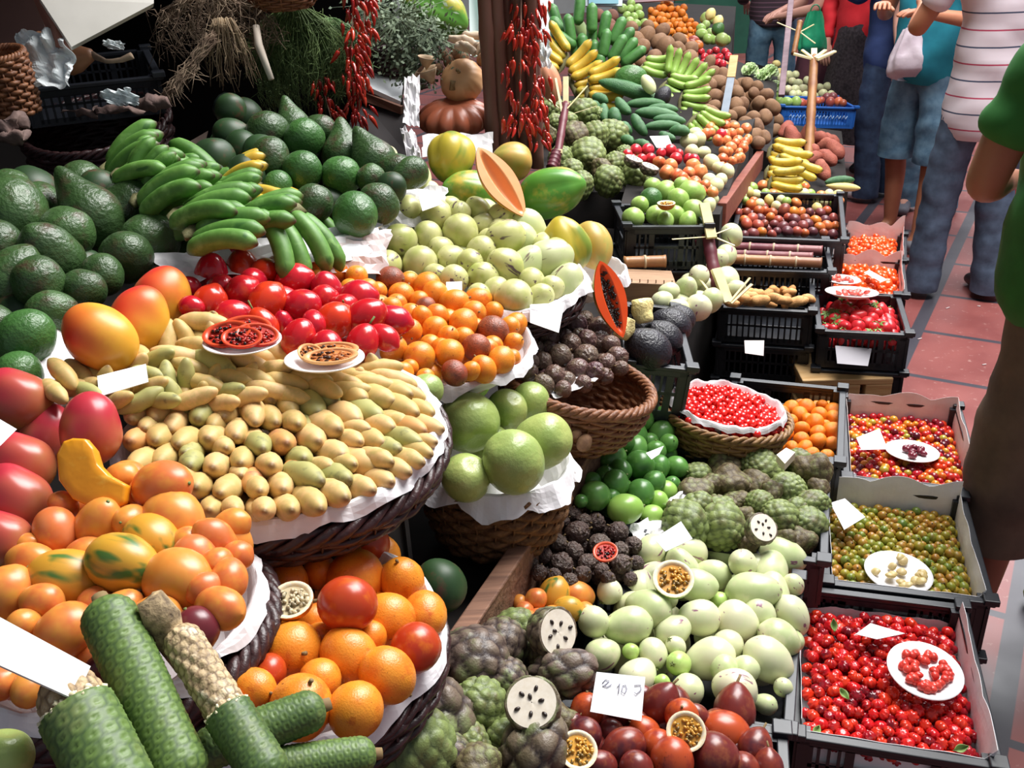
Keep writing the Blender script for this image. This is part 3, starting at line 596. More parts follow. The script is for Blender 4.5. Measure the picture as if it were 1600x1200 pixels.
# banana passionfruit
plC = Pl((400, 805, 1.2), (190, 680, 1.3), (668, 660, 1.42))
hc = PX(420, 560, 1.62)
def cur_dir(rd, p, it):
    x, y, z = project(p); q = (x-385)/300; ray = (p-CAM).normalized(); up = max(0, (690-y)/110)
    return (ray*.9-CR*q*(1.05 if q > 0 else .45)+CU*(.12+.3*up)+Vector((rd.gauss(0, .08), rd.gauss(0, .08), rd.gauss(0, .06)))).normalized()
front = "210 648 21;247 648 21;312 650 23;352 648 20;390 647 20;208 688 20;247 687 21;284 692 21;327 685 22;370 680 19;400 694 18;212 727 20;252 722 20;297 727 18;334 730 21;376 722 20;307 762 20;350 767 21;392 758 19;328 796 18;366 797 18;402 800 17;422 620 22;457 617 22;490 638 23;518 625 20;555 618 24;426 658 19;462 662 18;398 655 17;492 688 23;445 692 20;408 700 19;518 668 24;550 655 22;582 648 22;603 625 21;625 614 20;640 642 19;668 645 17;555 690 17;588 692 20;607 668 17;628 660 17;652 672 17;675 668 18;643 690 18;615 702 19;660 708 17;672 690 14;528 712 23;472 717 20;422 727 21;574 728 22;626 737 19;648 722 18;490 750 22;535 747 21;440 763 20;403 765 17;605 752 18;572 765 20;528 775 22;492 790 21;452 795 20;412 797 18;230 668 18;270 668 17;292 708 17;350 700 17;470 740 17;510 730 16;565 670 16;545 725 17;280 745 17;600 720 17;375 742 16;455 640 16;335 665 16;480 665 16"
fi = parse(front); rs = relax([(a, b, c) for a, b, c in fi], plC, .86, 1.0)
labs = rowlabels(fi, ['green tinged banana passionfruit' if (i*7) % 11 in (3,) or i in (2, 25, 32, 51, 56, 47) else 'yellow banana passionfruit' for i in range(len(fi))], 'end-on in the heap')
rd = random.Random(11)
for i, (p, r) in enumerate(rs):
    d = cur_dir(rd, p, 0); k = 'curuba_g' if 'green' in labs[i] else ('curuba_p' if i % 13 == 5 else 'curuba')
    put(k, p+d*r*1.75, d, r*1.08, labs[i], 'banana passionfruit in the big tray', x=rd.choice([U3, -U3, CR]), sc=(1, 1, rd.uniform(.85, 1.05)))
# second layer behind their tips
for x, y, r in scatter([(200, 640), (660, 640), (650, 720), (560, 770), (420, 800), (300, 770), (210, 720)], 20, 3):
    p = plC.at(x, y, -.05); d = cur_dir(rd, p, 0)
    if min(math.hypot(x-a[0], y-a[1])/a[2] for a in fi) > .55: put('curuba', p+d*.035, d, r*1.3/FPX, 'yellow banana passionfruit set back among the tips of its heap', 'banana passionfruit in the big tray', parts=False)
plC2 = Pl((300, 640, 1.34), (450, 545, 1.5), (620, 600, 1.5))
top = "98 585 16 -40;235 605 16 20;262 597 15 100;290 592 15 80;245 560 15 20;278 555 17 -10;305 540 15 -5;335 570 18 -25;275 625 17 110;303 622 16 20;352 612 16 10;395 592 16 -15;425 578 15 10;445 598 16 -10;480 592 17 -5;505 608 16 -15;560 590 16 -10;595 575 15 5;585 600 16 -10;615 593 16 -15;630 610 16 -20;345 632 16 10;385 622 16 15;390 565 15 -20;530 596 17 -10;450 618 16 -10;220 625 16 30;255 625 15 0;180 625 15 15;85 612 15 -30;140 612 14 -20;320 505 17 -5;360 590 15 -10;470 575 15 10;320 600 15 -15;420 608 15 -10;545 608 15 0;230 585 14 -10;300 575 14 -20;365 548 13 -15"
greens = {3, 2, 4, 7, 10, 26, 27, 30, 37, 8}
heap(lambda i: 'curuba_g' if i in greens else 'curuba', top, plC2, ['green banana passionfruit' if i in greens else 'yellow banana passionfruit' for i in range(40)], 'lying on top around the plates', 'banana passionfruit lying on top', sc=(1, 1, .95), rad=.95, filldepth=1.5)
# giant granadillas
for x, y, z, r, a, k, lb in [(732, 660, 1.70, 46, 300, 'giant', 'big round green fruit with dimpled stem scar facing out'), (802, 722, 1.63, 46, 120, 'giant_b', 'big shiny yellow green fruit at the basket front'), (848, 690, 1.72, 42, 30, 'giant_b', 'large smooth green fruit at the right of its basket'), (728, 747, 1.63, 37, 60, 'giant', 'yellowish green fruit low at the left of the basket'), (792, 640, 1.82, 31, 60, 'giant', 'green fruit between the dimpled one and the rear right one'), (828, 629, 1.86, 29, 80, 'giant_b', 'rear right green fruit touching the purple heap'), (765, 700, 1.78, 36, 0, 'giant', 'green fruit hidden in the middle of the basket'), (665, 610, 1.58, 25, 200, 'giant_b', 'dark green small fruit beside the curuba heap'.replace('curuba', 'yellow'))]:
    put(k, PX(x, y, z), cdir(a, 40), r*z/FPX*1.06, lb, 'giant green fruit in the round basket')
put('half_green', PX(733, 598, 1.76), U3+cdir(270, 30)*.25, 34*1.76/FPX, 'green passionfruit half open on top of the granadillas', cat='passionfruit half')
# purple wrinkled
plQ = Pl((850, 590, 1.90), (950, 560, 1.99), (890, 500, 2.08))
pur = "840 510 15;857 525 17;900 507 18;885 500 15;938 512 17;892 537 16;875 555 17;916 556 18;938 535 17;955 537 12;965 557 16;947 567 15;902 578 17;866 587 17;847 565 16;825 582 14;838 545 13;882 525 12;825 550 13;918 530 14;930 580 15;880 608 13;912 600 14;945 588 13;850 600 14;830 520 12;970 575 12;885 595 14;905 525 13;858 545 13;830 565 12;850 500 13;915 497 12"
heap(lambda i: 'purple_passion' if i % 3 == 0 else 'purple_wrinkled', pur, plQ, ['smooth purple passionfruit' if i % 3 == 0 else 'wrinkled brown purple passionfruit' for i in range(33)], 'in the wicker basket', 'purple passionfruit in the wicker basket', rad=1.1)
# orange passionfruit in lower near basket
plO = Pl((470, 1105, 1.06), (640, 965, 1.25), (556, 905, 1.33))
ora = "447 908 31;605 970 41;664 960 32;650 1012 37;628 908 33;556 905 42;458 1017 42;545 1025 42;605 1055 39;555 1110 42;470 1105 45;395 1078 33;392 1010 31;420 1050 27;500 1062 30;490 972 30;500 893 26;575 850 31;500 1000 26;575 1000 26;440 965 26;355 1110 28;405 960 26;540 980 24"
ok = ['orange granadilla with purple brown blush', 'speckled bright orange granadilla']
def onear(i): return 'granadilla_red' if i in (3, 17, 13) else 'granadilla'
heap(onear, ora, plO, ['red brown granadilla' if onear(i) == 'granadilla_red' else 'large speckled orange granadilla' for i in range(24)], 'in the lower near basket', 'large granadillas in the lower basket', rad=1.08)
z = 1.19; put('granadilla_red', PX(543, 944, 1.17), cdir(170, 10), 44*1.17/FPX, 'glossy red brown granadilla with long stem topping the lower basket', 'large granadillas in the lower basket')
put('half_pale', PX(455, 938, 1.17), U3*1+cdir(270, 20)*.3, 35*1.17/FPX, 'orange granadilla cut open with pale pulp', cat='granadilla half')
# orange tree tomatoes at left
plL = Pl((255, 765, 1.16), (280, 908, 1.04), (40, 975, 1.0))
lft = "255 760 39 10;190 745 22;272 812 43 -20;87 830 31;155 820 35 60;100 790 19;135 865 25;205 815 25;237 845 37 -30;192 880 43 -15;280 908 47 0;305 870 31;337 845 29;360 822 25;370 870 23;357 905 29;48 878 29 170;42 855 20;108 908 47 160;12 930 40;103 985 40 200;195 950 28;343 950 32;308 982 31;38 975 23;0 1070 24;45 1075 24;155 1050 24;290 850 24;150 945 26;245 960 28;65 940 26;340 880 24;0 1020 22;230 770 26;320 920 26"
lg = {8: 'tomate_green', 9: 'tomate_green', 18: 'tomate_green', 23: 'tomate_purple', 27: 'tomate_purple'}
heap(lambda i: lg.get(i, 'tomate'), lft, plL, [{'tomate_green': 'yellow orange tree tomato with green streaks', 'tomate_purple': 'dark purple tree tomato'}.get(lg.get(i), 'orange tree tomato') for i in range(36)], 'in the left basket', 'tree tomatoes in the left basket', rad=1.07)
# ================================================================ lower tier
plH = Pl((675, 1125, 1.36), (777, 1012, 1.55), (825, 1180, 1.36))
che = "732 1036 47;777 1012 38;800 985 28;678 1125 53;645 1185 50;750 1110 36;735 1165 30;745 1205 32;812 982 28;870 1130 30;828 1180 50;790 1160 28;700 1180 30;860 1180 28;790 1060 30;840 1030 26"
ck = ['cheri_d', 'cheri_d', 'cheri_g', 'cheri_d2', 'cheri_g', 'cheri_g', 'cheri_g', 'cheri_b', 'cheri_g', 'cheri_b', 'cheri_d2', 'cheri_g', 'cheri_d', 'cheri_b', 'cheri_d', 'cheri_b']
heap(lambda i: ck[i % 16], che, plH, ['purplish brown cherimoya' if k in ('cheri_d', 'cheri_d2') else 'green scaly cherimoya' if k == 'cheri_g' else 'brown scaly cherimoya' for k in ck], 'at the bottom middle', 'cherimoyas at the bottom middle', fillkind='cheri_d', maxoff=.4, rad=1.22)
put('cheri_d2', PX(875, 1052, 1.5), cdir(175, 0), 40*1.5/FPX, 'long dark brown cherimoya lying beside the pepinos', 'cherimoyas at the bottom middle', sc=(1, 1, 1.35))
put('cheri_cut', PX(832, 1100, 1.34), cdir(105, 58), 44*1.34/FPX, 'sliced cherimoya showing white flesh and black seeds, lower one', 'cherimoyas at the bottom middle')
put('cheri_cut', PX(866, 988, 1.52), cdir(20, 50), 40*1.52/FPX, 'dark cherimoya with torn white face above the long brown one', 'cherimoyas at the bottom middle', x=cdir(110))
plW = Pl((1000, 1060, 1.62), (1190, 900, 1.85), (1017, 870, 1.85))
wp = "928 972 28;980 978 36 190;1012 950 36;1053 985 31;1092 965 34 170;1092 915 32;1125 940 19;1152 972 40 -20;1178 925 40 10;1185 960 33;1108 1030 41 200;1135 1010 30;942 1023 30;1020 1022 28;997 1057 34;1060 1037 23;1075 1078 32;1165 1045 27;1147 1077 40 160;1202 1033 40 -40;1195 1100 20;1035 1067 16;985 1018 16;1018 858 28;1072 862 34 160;1065 888 32;1113 897 28;1160 880 27;1180 897 32;1020 905 32;1222 870 36 -10;1200 895 38;1205 930 36;1240 915 20;1238 962 31 -60;1218 998 34 -30;952 925 25;1000 918 31;985 945 24;1040 930 24;1130 1045 26;1055 1010 20;1240 1000 20;1225 1075 18"
def wk(i): return 'green_pepino' if i in (6, 21, 22, 15) else 'white_pepino_s' if i in (0, 13, 36, 11, 41) else 'white_pepino'
heap(wk, wp, plW, ['pale green pepino' if wk(i) == 'green_pepino' else 'white green pepino with calyx' if wk(i) == 'white_pepino_s' else 'large cream white pepino' for i in range(44)], 'in the big pepino crate', 'white pepinos in the crate', maxoff=.9, rad=.82, filldepth=1.8)
put('half_green', PX(1052, 905, 1.72), U3+cdir(270, 30)*.45, 32*1.72/FPX, 'green passionfruit half with orange pulp on the white pepinos', cat='passionfruit half')
plR = Pl((917, 1110, 1.45), (1148, 1112, 1.5), (1000, 1190, 1.38))
red = "917 1110 27;970 1102 26 -80 10;1032 1100 28 60 10;1065 1118 27;1148 1110 33;1133 1145 34 160;915 1148 26;1007 1143 23;955 1143 20;975 1167 29 195;1027 1165 26;1050 1190 34;1118 1180 35;1180 1167 27;940 1195 22;995 1200 26;1160 1200 26;893 1130 16;1005 1085 15;1090 1120 18;880 1190 20;1090 1150 20;1200 1200 24"
def rk(i): return 'orange_passion' if i in (0, 3, 7, 5, 10, 11) else 'red_passion'
heap(rk, red, plR, ['orange red passionfruit' if rk(i) == 'orange_passion' else 'dark red brown passionfruit' for i in range(23)], 'in the bottom crate', 'red passionfruit in the bottom crate')
put('half_orange', PX(903, 1172, 1.33), cdir(80, 52), 31*1.33/FPX, 'orange passionfruit half showing seeded pulp, lower one', cat='passionfruit half')
put('half_orange', PX(1072, 1143, 1.38), U3+cdir(270, 40)*.6, 31*1.38/FPX, 'orange passionfruit half tipped open, upper right one', cat='passionfruit half')
plN = Pl((999, 654, 2.2), (977, 795, 1.95), (1057, 730, 2.12))
grn = "999 654 22;988 680 24;1033 678 21;992 702 20;1025 704 16;955 715 25;1000 727 24;1030 730 17;1057 730 18;962 755 22;1022 754 18;1000 771 21;1050 757 14;930 775 24;977 795 24 10;1027 785 18;1040 770 19;1018 806 18;925 752 14;1035 648 13;908 783 11;1045 692 15;970 735 18;975 690 16;1015 690 14;945 745 16;955 780 16"
heap(lambda i: 'green_passion_l' if i in (14, 15, 16, 17) else 'green_passion', grn, plN, ['light green passionfruit' if i in (14, 15, 16, 17) else 'shiny green passionfruit' for i in range(27)], 'behind the plank', 'green passionfruit')
plD = Pl((902, 832, 1.86), (990, 852, 1.87), (880, 890, 1.76))
dry = "902 832 19;930 817 18;965 832 19;990 852 15;937 852 20;872 848 15;897 862 16;877 882 20;917 880 15;972 882 17;940 892 14;970 860 14;850 867 14;842 895 14;895 803 14;912 815 14;910 898 15;855 840 14;880 815 12;955 870 13;995 880 13;865 900 14;830 880 12;890 908 14;950 905 13;985 905 12"
heap(lambda i: 'dry_passion' if i % 2 else 'dry_passion_b', dry, plD, 'dark wrinkled passionfruit', 'beside the plank', 'wrinkled passionfruit')
put('half_red', PX(946, 862, 1.74), cdir(100, 40), 19*1.8/FPX, 'torn dark passionfruit showing red orange pulp', cat='passionfruit half')
plE = Pl((865, 933, 1.7), (905, 930, 1.72), (840, 965, 1.66))
heap(lambda i: 'tomate_green' if i in (0, 4) else 'tomate', "865 933 26 250;905 930 22;838 935 17;820 955 15;888 953 22;840 965 15;812 942 11;860 962 14;825 968 14;915 955 15", plE, ['mottled green orange tree tomato' if i in (0, 4) else 'small orange tree tomato' for i in range(10)], 'under the wrinkled passionfruit', 'tree tomatoes on the lower tier')
plK = Pl((1087, 745, 2.12), (1130, 830, 1.96), (1268, 738, 2.17))
chr_ = "1087 742 21;1127 732 23;1084 768 27;1138 757 27;1185 730 28;1180 762 26;1092 796 23;1067 813 34;1120 800 29;1148 787 21;1130 828 34;1190 787 20;1172 850 16;1268 738 29;1232 767 31;1205 730 21;1213 807 27;1273 790 23;1258 820 27;1252 848 22;1228 842 16;1240 800 20;1150 730 16;1160 810 20;1245 720 20;1110 760 18;1205 770 18;1280 765 16"
ck2 = ['cheri_g' if i in (0, 7, 8, 10, 6, 16, 17, 18, 21, 24) else 'cheri_g2' if i in (14, 16, 11, 4) else 'cheri_b' for i in range(28)]
heap(lambda i: ck2[i % 28], chr_, plK, ['green cherimoya' if k != 'cheri_b' else 'olive brown cherimoya' for k in ck2], 'in the cherimoya crate', 'cherimoyas in the rear crate', fillkind='cheri_b', rad=1.08)
put('cheri_cut', PX(1190, 826, 1.88), cdir(60, 60), 25*1.88/FPX, 'cut cherimoya half with white flesh in the rear crate', 'cherimoyas in the rear crate', parts=True)
plTG = Pl((1250, 670, 2.46), (1265, 708, 2.36), (1300, 643, 2.56))
tg = "1220 645 13;1235 637 13;1260 637 14;1250 648 14;1280 648 13;1302 643 14;1303 654 14;1235 658 12;1273 660 15;1252 670 13;1227 680 15;1300 672 16;1277 675 13;1252 687 13;1278 688 14;1299 694 13;1237 700 12;1257 699 13;1267 710 14;1292 713 12;1208 692 13;1215 668 13;1205 705 12;1285 633 10;1290 665 10;1240 715 11;1215 715 11;1262 655 10"
heap('tangerine', tg, plTG, 'orange tangerine', 'in the tangerine crate', 'tangerines in the near crate')
# tree: black avocados in the crate behind, with cream wedges
for x, y, z, r, a, lb in [(1012, 545, 2.15, 32, 150, 'large black avocado at the front of its crate'), (1035, 528, 2.24, 27, 150, 'black avocado in the middle of the row in the crate'), (1048, 508, 2.34, 27, 160, 'black avocado at the rear right of its crate'), (1060, 498, 2.4, 22, 170, 'black avocado hidden in the rear corner of the crate'), (1000, 515, 2.28, 18, 90, 'black avocado behind the cream wedge')]:
    put('black_plum', PX(x, y, z), cdir(a, 10), r*z/FPX, lb, 'black avocados in the crate')
for x, y, z, a, s, lb in [(976, 512, 2.11, 70, .028, 'cream yellow fruit wedge beneath the red papaya slice'), (1003, 485, 2.21, 100, .033, 'ragged cream wedge of fruit right of the red papaya slice')]:
    e = egg(1.2, 0, lump=.5, seg=20, rings=14, sides=0, seed=s*100); e.v = [(v[0], v[1]*.7, max(-.9, min(.8, v[2]))) for v in e.v]
    o = e.obj('fruit_wedge', FM('cream_flesh', ['ead890', 'f0e0a0'], .4, bump=(5, .3), blotch=('c8a850', .62, .74, 2)), origin=(0, 0, 0)); o.matrix_world = frame(cdir(a, 0), None, PX(x, y, z)) @ Matrix.Scale(s, 4); tag(o, lb, 'fruit wedge')
# ---------------------------------------------------------------- monstera fruit
def monstera(name, a, b, r, label, peel=None, core=False, seg=64):
    a, b = Vector(a), Vector(b); L = (b-a).length; n = max(10, int(L/(r*.075))); pitch = r*.42; ncell = 13
    mb = MB(); vs = []; pat = []
    for j in range(n+1):
        t = j/n; z = t*L; env = min(1, math.sqrt(max(0, 1-(1-min(1, z/(r*.9)))**2))*.98+.02) if peel is None or True else 1
        env2 = min(1, math.sqrt(max(0, 1-(1-min(1, (L-z)/(r*.9)))**2))*.98+.02)
        cut = False
        for i in range(seg):
            an = 2*math.pi*i/seg; row = z/pitch; ri = math.floor(row); best = 9; sec = 9
            for rr in (ri, ri+1):
                c0 = an/(2*math.pi)*ncell-(.5 if rr % 2 else 0); cc = round(c0)
                for q in (cc-1, cc, cc+1):
                    dd = math.hypot((c0-q)*2*math.pi/ncell*1.0/.48, (row-rr)*1.0)
                    if dd < best: sec = best; best = dd
                    elif dd < sec: sec = dd
            e = min(1, (sec-best)/.5); f = 1+.055*e-.13*max(0, 1-best/.3)
            R0 = r*min(env, env2)*(1+.03*math.sin(z*30)); pk = 1-e*1.4
            if peel and z < peel: R0 = r*(.84+.03*math.sin(an*9+z*200))*(.35+.65*env); 
            if peel and z < peel: f = 1+.06*e
            vs.append((R0*f*math.cos(an), R0*f*math.sin(an), z)); pat.append(max(0, min(1, pk))*.999+.001)
    mb.add(vs, [(j*seg+i, j*seg+(i+1) % seg, (j+1)*seg+(i+1) % seg, (j+1)*seg+i) for j in range(n) for i in range(seg)]+[tuple(range(seg-1, -1, -1)), tuple(n*seg+i for i in range(seg))], pat)
    MN = FM('monstera_skin', ['46602e', '587238', '66803e'], .5, pat=('30482a', .8), blotch=('6e7c48', .56, .75, 20), bscale=12)
    o = empty(name, a); o.matrix_world = frame(b-a, None, a); tag(o, label, 'monstera fruit', 'scaly green monstera fruit')
    if peel:
        k = int(peel/L*n); m2 = MB(); m2.add(vs[:(k+1)*seg], [(j*seg+i, j*seg+(i+1) % seg, (j+1)*seg+(i+1) % seg, (j+1)*seg+i) for j in range(k) for i in range(seg)]+[tuple(range(seg-1, -1, -1))], pat[:(k+1)*seg])
        m2.obj('peeled_core', FM('monstera_core', ['a88a64', 'c8b088', '8a6c4c'], .6, pat=('5c4430', .9), blotch=('e8dcc0', .56, .7, 45), bscale=30, bump=(60, .4)), o, origin=(0, 0, 0))
        m1 = MB(); vv = vs[k*seg:]; m1.add(vv, [(j*seg+i, j*seg+(i+1) % seg, (j+1)*seg+(i+1) % seg, (j+1)*seg+i) for j in range(n-k) for i in range(seg)], pat[k*seg:])
        m1.obj('skin', MN, o, origin=(0, 0, 0))
        lip = MB(); rd = random.Random(4)
        for i in range(46):
            an = 6.2832*i/46; q = r*rd.uniform(.8, 1.0); e = egg(1, 0, seg=6, rings=4); M = frame((0, 0, 1), None, (q*math.cos(an), q*math.sin(an), peel+rd.uniform(-.004, .004))); lip.add([M @ (Vector(c)*r*rd.uniform(.07, .13)) for c in e.v], e.f)
        lip.obj('torn_edge', SM('torn_cream', 'd8ccA0', 'f0e8cc', .7, 40), o, origin=(0, 0, 0))
    else:
        mb.obj('skin', MN, o, origin=(0, 0, 0)); s = MB(); s.tube([(0, 0, -.006), (0, 0, .01)], [r*.3, r*.4], 10); s.obj('stem_scar', stemm, o, origin=(0, 0, 0))
    return o
monstera('monstera_fruit', PX(158, 938, .95), PX(296, 1235, .86), 43*.9/FPX, 'long green monstera fruit standing in the middle, unpeeled')
monstera('monstera_fruit', PX(275, 985, .95), PX(430, 1230, .86), 37*.9/FPX, 'monstera fruit with peeled brown top half, right one', peel=.105)
monstera('monstera_fruit', PX(92, 1058, .865), PX(215, 1290, .8), 56*.83/FPX, 'thick monstera fruit with peeled tip at the left', peel=.036)
monstera('monstera_fruit', PX(508, 1102, .98), PX(300, 1180, .93), 32*.96/FPX, 'short monstera fruit lying across below the granadillas')
monstera('monstera_fruit', PX(588, 1178, .98), PX(380, 1205, .94), 29*.96/FPX, 'lowest monstera fruit lying along the bottom edge')
mb = MB(); mb.tube([PX(235, 935, .94), PX(252, 965, .945), PX(262, 1000, .95), PX(285, 1035, .95)], [.012, .017, .014, .01], 14)
mb.v = [tuple(Vector(v)*(1)+Vector((noise.noise(Vector(v)*90), noise.noise(Vector(v)*90+Vector((9, 0, 0))), noise.noise(Vector(v)*90+Vector((0, 9, 0)))))*.006) for v in mb.v]
tag(mb.obj('withered_monstera_tip', SM('withered', '4a3a2c', 'b8a078', .8, 60, bump=.5)), 'withered brown stalk end drooping over the peeled monstera', 'monstera stalk')
put('giant', PX(5, 1185, .85), cdir(80), 46*.85/FPX, 'pale green fruit in the bottom left corner')
# ================================================================ containers
WK = SM('wicker', '6a3f28', '8f5c3a', .55, 60, bump=.4); WKD = SM('wicker_dark', '2c1a1c', '43292a', .4, 60, bump=.3); WKH = SM('husk_weave', '5e3c22', '825a34', .8, 70, bump=.8); WKG = SM('wicker_gold', '6e4c2c', '9a7448', .55, 60, bump=.4)
PAPER = SM('white_paper', 'f2f0f2', 'e6e2e6', .7, 14, bump=.25); PAPERP = SM('pinkish_paper', 'e2d4d2', 'd4c4c2', .7, 12, bump=.25)
CRB = SM('black_crate_plastic', '1a1c22', '22252c', .38, 20, spec=.5)
WD = SM('old_wood', '6e4c3c', '926a54', .75, 6, (1, 12, 12), bump=.5); WDD = SM('dark_wood', '1c1412', '2a1e1a', .8, 6, (1, 10, 10)); WDL = SM('light_wood', 'b8905c', 'c8a474', .7, 5, (1, 10, 10), bump=.3)
def circ(a, b, c):
    A, B, C_ = PX(*a), PX(*b), PX(*c); u = B-A; v = C_-A; n = u.cross(v)
    ctr = A+(n.cross(u)*v.length_squared+v.cross(n)*u.length_squared)/(2*n.length_squared); R = (A-ctr).length; n.normalize()
    if n.z < 0: n = -n
    return ctr, R, n
def circh(h, a, b, c):
    return circ(*[(q[0], q[1], (ONH(q[0], q[1], h)-CAM).dot(CF)) for q in (a, b, c)])
def basket(name, c, R, n, depth, mat, label, taper=.72, rows=11, stakes=26, rimr=.011, strands=3, tilt=.6, wave=.004):
    n = n.normalized(); ax = (n*tilt+U3*(1-tilt)).normalized(); o = empty(name, c-ax*depth); o.matrix_world = frame(ax, CR, c-ax*depth); tag(o, label, 'basket')
    inv = o.matrix_world.inverted(); nl = (inv.to_3x3() @ n).normalized(); X = (inv.to_3x3() @ CR); X = (X-nl*X.dot(nl)).normalized(); Y = nl.cross(X)
    def pt(h, a, rr=0):                      # h 0 bottom .. 1 rim
        top = Vector((0, 0, depth))+(X*math.cos(a)+Y*math.sin(a))*R; bot = Vector((0, 0, 0))+(Vector((1, 0, 0))*math.cos(a-0)+Vector((0, 1, 0))*math.sin(a))*R*taper
        q = bot.lerp(top, h); cc = Vector((0, 0, depth*h)); d = (q-cc).normalized(); return q+d*(rr+.10*R*math.sin(math.pi*h)*.6)
    b = MB(); seg = stakes*4
    for k in range(rows):
        h = (k+.5)/rows*.97
        b.tube([pt(h, 6.2832*i/seg, wave*math.sin(stakes*6.2832*i/seg/2+(math.pi if k % 2 else 0))) for i in range(seg)], depth/rows*.56, 5, closed=True)
    b.tube([(0, 0, .002), (0, 0, .008)], [R*taper*1.02, R*taper*1.02], 32)
    b.grid(lambda u, v: pt(v, u*6.2832, -wave*1.2), 40, 8, True)
    b.obj('body', mat, o, origin=(0, 0, 0))
    s = MB()
    for i in range(stakes): s.tube([pt(h/6, 6.2832*(i+.5)/stakes, wave*.9) for h in range(6)], .0022, 4)
    s.obj('stakes', mat, o, origin=(0, 0, 0))
    r = MB()
    for q in range(strands):
        ph = 6.2832*q/strands; N = 120
        r.tube([Vector((0, 0, depth))+(X*math.cos(a)+Y*math.sin(a))*(R+rimr*.7*math.cos(a*14+ph)+.10*R*0)+nl*rimr*.75*math.sin(a*14+ph) for a in (6.2832*i/N for i in range(N))], rimr*.62, 6, closed=True)
    r.obj('braided_rim', mat, o, origin=(0, 0, 0))
    return o
def ragged_liner(c, R, n, label, name='paper_liner', mat=None, over=.12, lift=.012, seed=1, depth=.06, corners=7, x0=0):
    n = n.normalized(); X = (CR-n*CR.dot(n)).normalized(); Y = n.cross(X); mb = MB(); N = 96
    def f(u, v):
        a = u*6.2832; rag = over*(.35+.65*abs(math.sin(a*corners/2+seed)))*(1+.35*noise.noise(Vector((a*3, seed, 0))))
        if v < .4: rr = v/.4*.7; h = -depth
        elif v < .55: q = (v-.4)/.15; rr = .7+.18*q; h = -depth*(1-q)**1.5
        else:
            q = (v-.55)/.45; rr = .88+(.12+rag)*q; h = lift*math.sin(q*3.1)*1.2-q*q*rag*R*.55+.016*math.exp(-((rr-1)/.07)**2)
            h += .006*noise.noise(Vector((math.cos(a)*5, math.sin(a)*5, q*2+seed)))*2.2*q
            rr += .03*noise.noise(Vector((a*7, q*2, seed+3)))*q
        return c+(X*math.cos(a)+Y*math.sin(a))*R*rr+n*h
    mb.grid(f, N, 22, True)
    return tag(mb.obj(name, mat or PAPER, smooth=False, solid=.0008), label, 'paper')
# big tray of banana passionfruit
c, R, n = circ((692, 672, 1.43), (400, 832, 1.22), (180, 740, 1.33))
c = c-n*.012
basket('wicker_tray', c-n*.010, R*1.0, n, .055, WKD, 'large shallow dark wicker tray heaped with yellow banana passionfruit', .86, 5, 40, .012, 3, tilt=1)
ragged_liner(c, R*.985, n, 'white paper lining the dark tray of banana passionfruit', over=.05, seed=2, depth=.045, corners=9)
# round basket of giant granadillas
c2, R2, n2 = circ((660, 737, 1.75), (775, 792, 1.645), (890, 737, 1.77))
basket('husk_basket', c2-n2*.0, R2, n2, .13, WKH, 'round woven husk basket holding the big smooth green fruit', .78, 9, 26, .009, 3, tilt=.55, wave=.005)
ragged_liner(c2, R2*1.0, n2, 'crumpled white paper over the rim of the husk basket', over=.2, lift=.01, seed=4, depth=.05, corners=7)
c3, R3, n3 = circ((822, 612, 1.87), (905, 641, 1.84), (997, 585, 2.07))
basket('wicker_basket', c3-n3*.006, R3, n3, .12, WK, 'brown wicker basket of purple passionfruit with twisted rim', .7, 12, 28, .010, 4, tilt=.45)
sheet3 = [(820, 610, 1.90), (872, 622, 1.86), (935, 590, 1.90), (900, 575, 2.0)]
c4, R4, n4 = circ((1036, 630, 2.27), (1132, 686, 2.12), (1229, 650, 2.27))
basket('round_basket', c4, R4, n4, .12, WKG, 'round wicker basket brimming with bright red cherries', .62, 12, 24, .008, 3, tilt=.4)
ragged_liner(c4, R4*.9, n4, 'white paper lining the basket of red cherries', over=.03, lift=.012, seed=3, depth=.03, corners=5)
# near left basket & lower granadilla basket
c5, R5, n5 = circh(1.075, (415, 900), (345, 1030), (15, 1130))
basket('dark_basket', c5-n5*.03, R5, n5, .10, WKD, 'dark twisted wicker basket of orange tree tomatoes at the left', .8, 7, 30, .013, 4, tilt=.8)
ragged_liner(c5-n5*.02, R5*.97, n5, 'white paper inside the basket of tree tomatoes', over=.05, seed=8, depth=.06)
c6, R6, n6 = circh(.93, (698, 975), (630, 1108), (400, 1195))
basket('low_basket', c6-n6*.02, R6*.97, n6, .09, WKD, 'low basket under the large orange granadillas', .8, 7, 30, .008, 3, tilt=.8)
ragged_liner(c6-n6*.012, R6*.96, n6, 'wrinkled white paper around the large orange granadillas', over=.07, seed=9, depth=.06, corners=9)
c7, R7, n7 = circh(1.06, (908, 425), (850, 490), (640, 470))
ragged_liner(c7-n7*.01, R7, n7, 'white paper under the cream pepinos', over=.06, seed=5, depth=.04); basket('shallow_basket', c7-n7*.02, R7*.95, n7, .045, WKD, 'shallow dark basket under the cream pepinos', .85, 6, 30, .008, 3, tilt=.9)
c8, R8, n8 = circh(1.03, (832, 560), (750, 610), (600, 610))
ragged_liner(c8-n8*.008, R8, n8, 'white paper edge in front of the orange granadillas', over=.05, seed=7, depth=.03)
c9, R9, n9 = circh(1.03, (974, 415), (930, 448), (850, 440))
ragged_liner(c9-n9*.02, R9, n9, 'white cloth like paper under the two ribbed papayas', over=.1, seed=12, depth=.03)
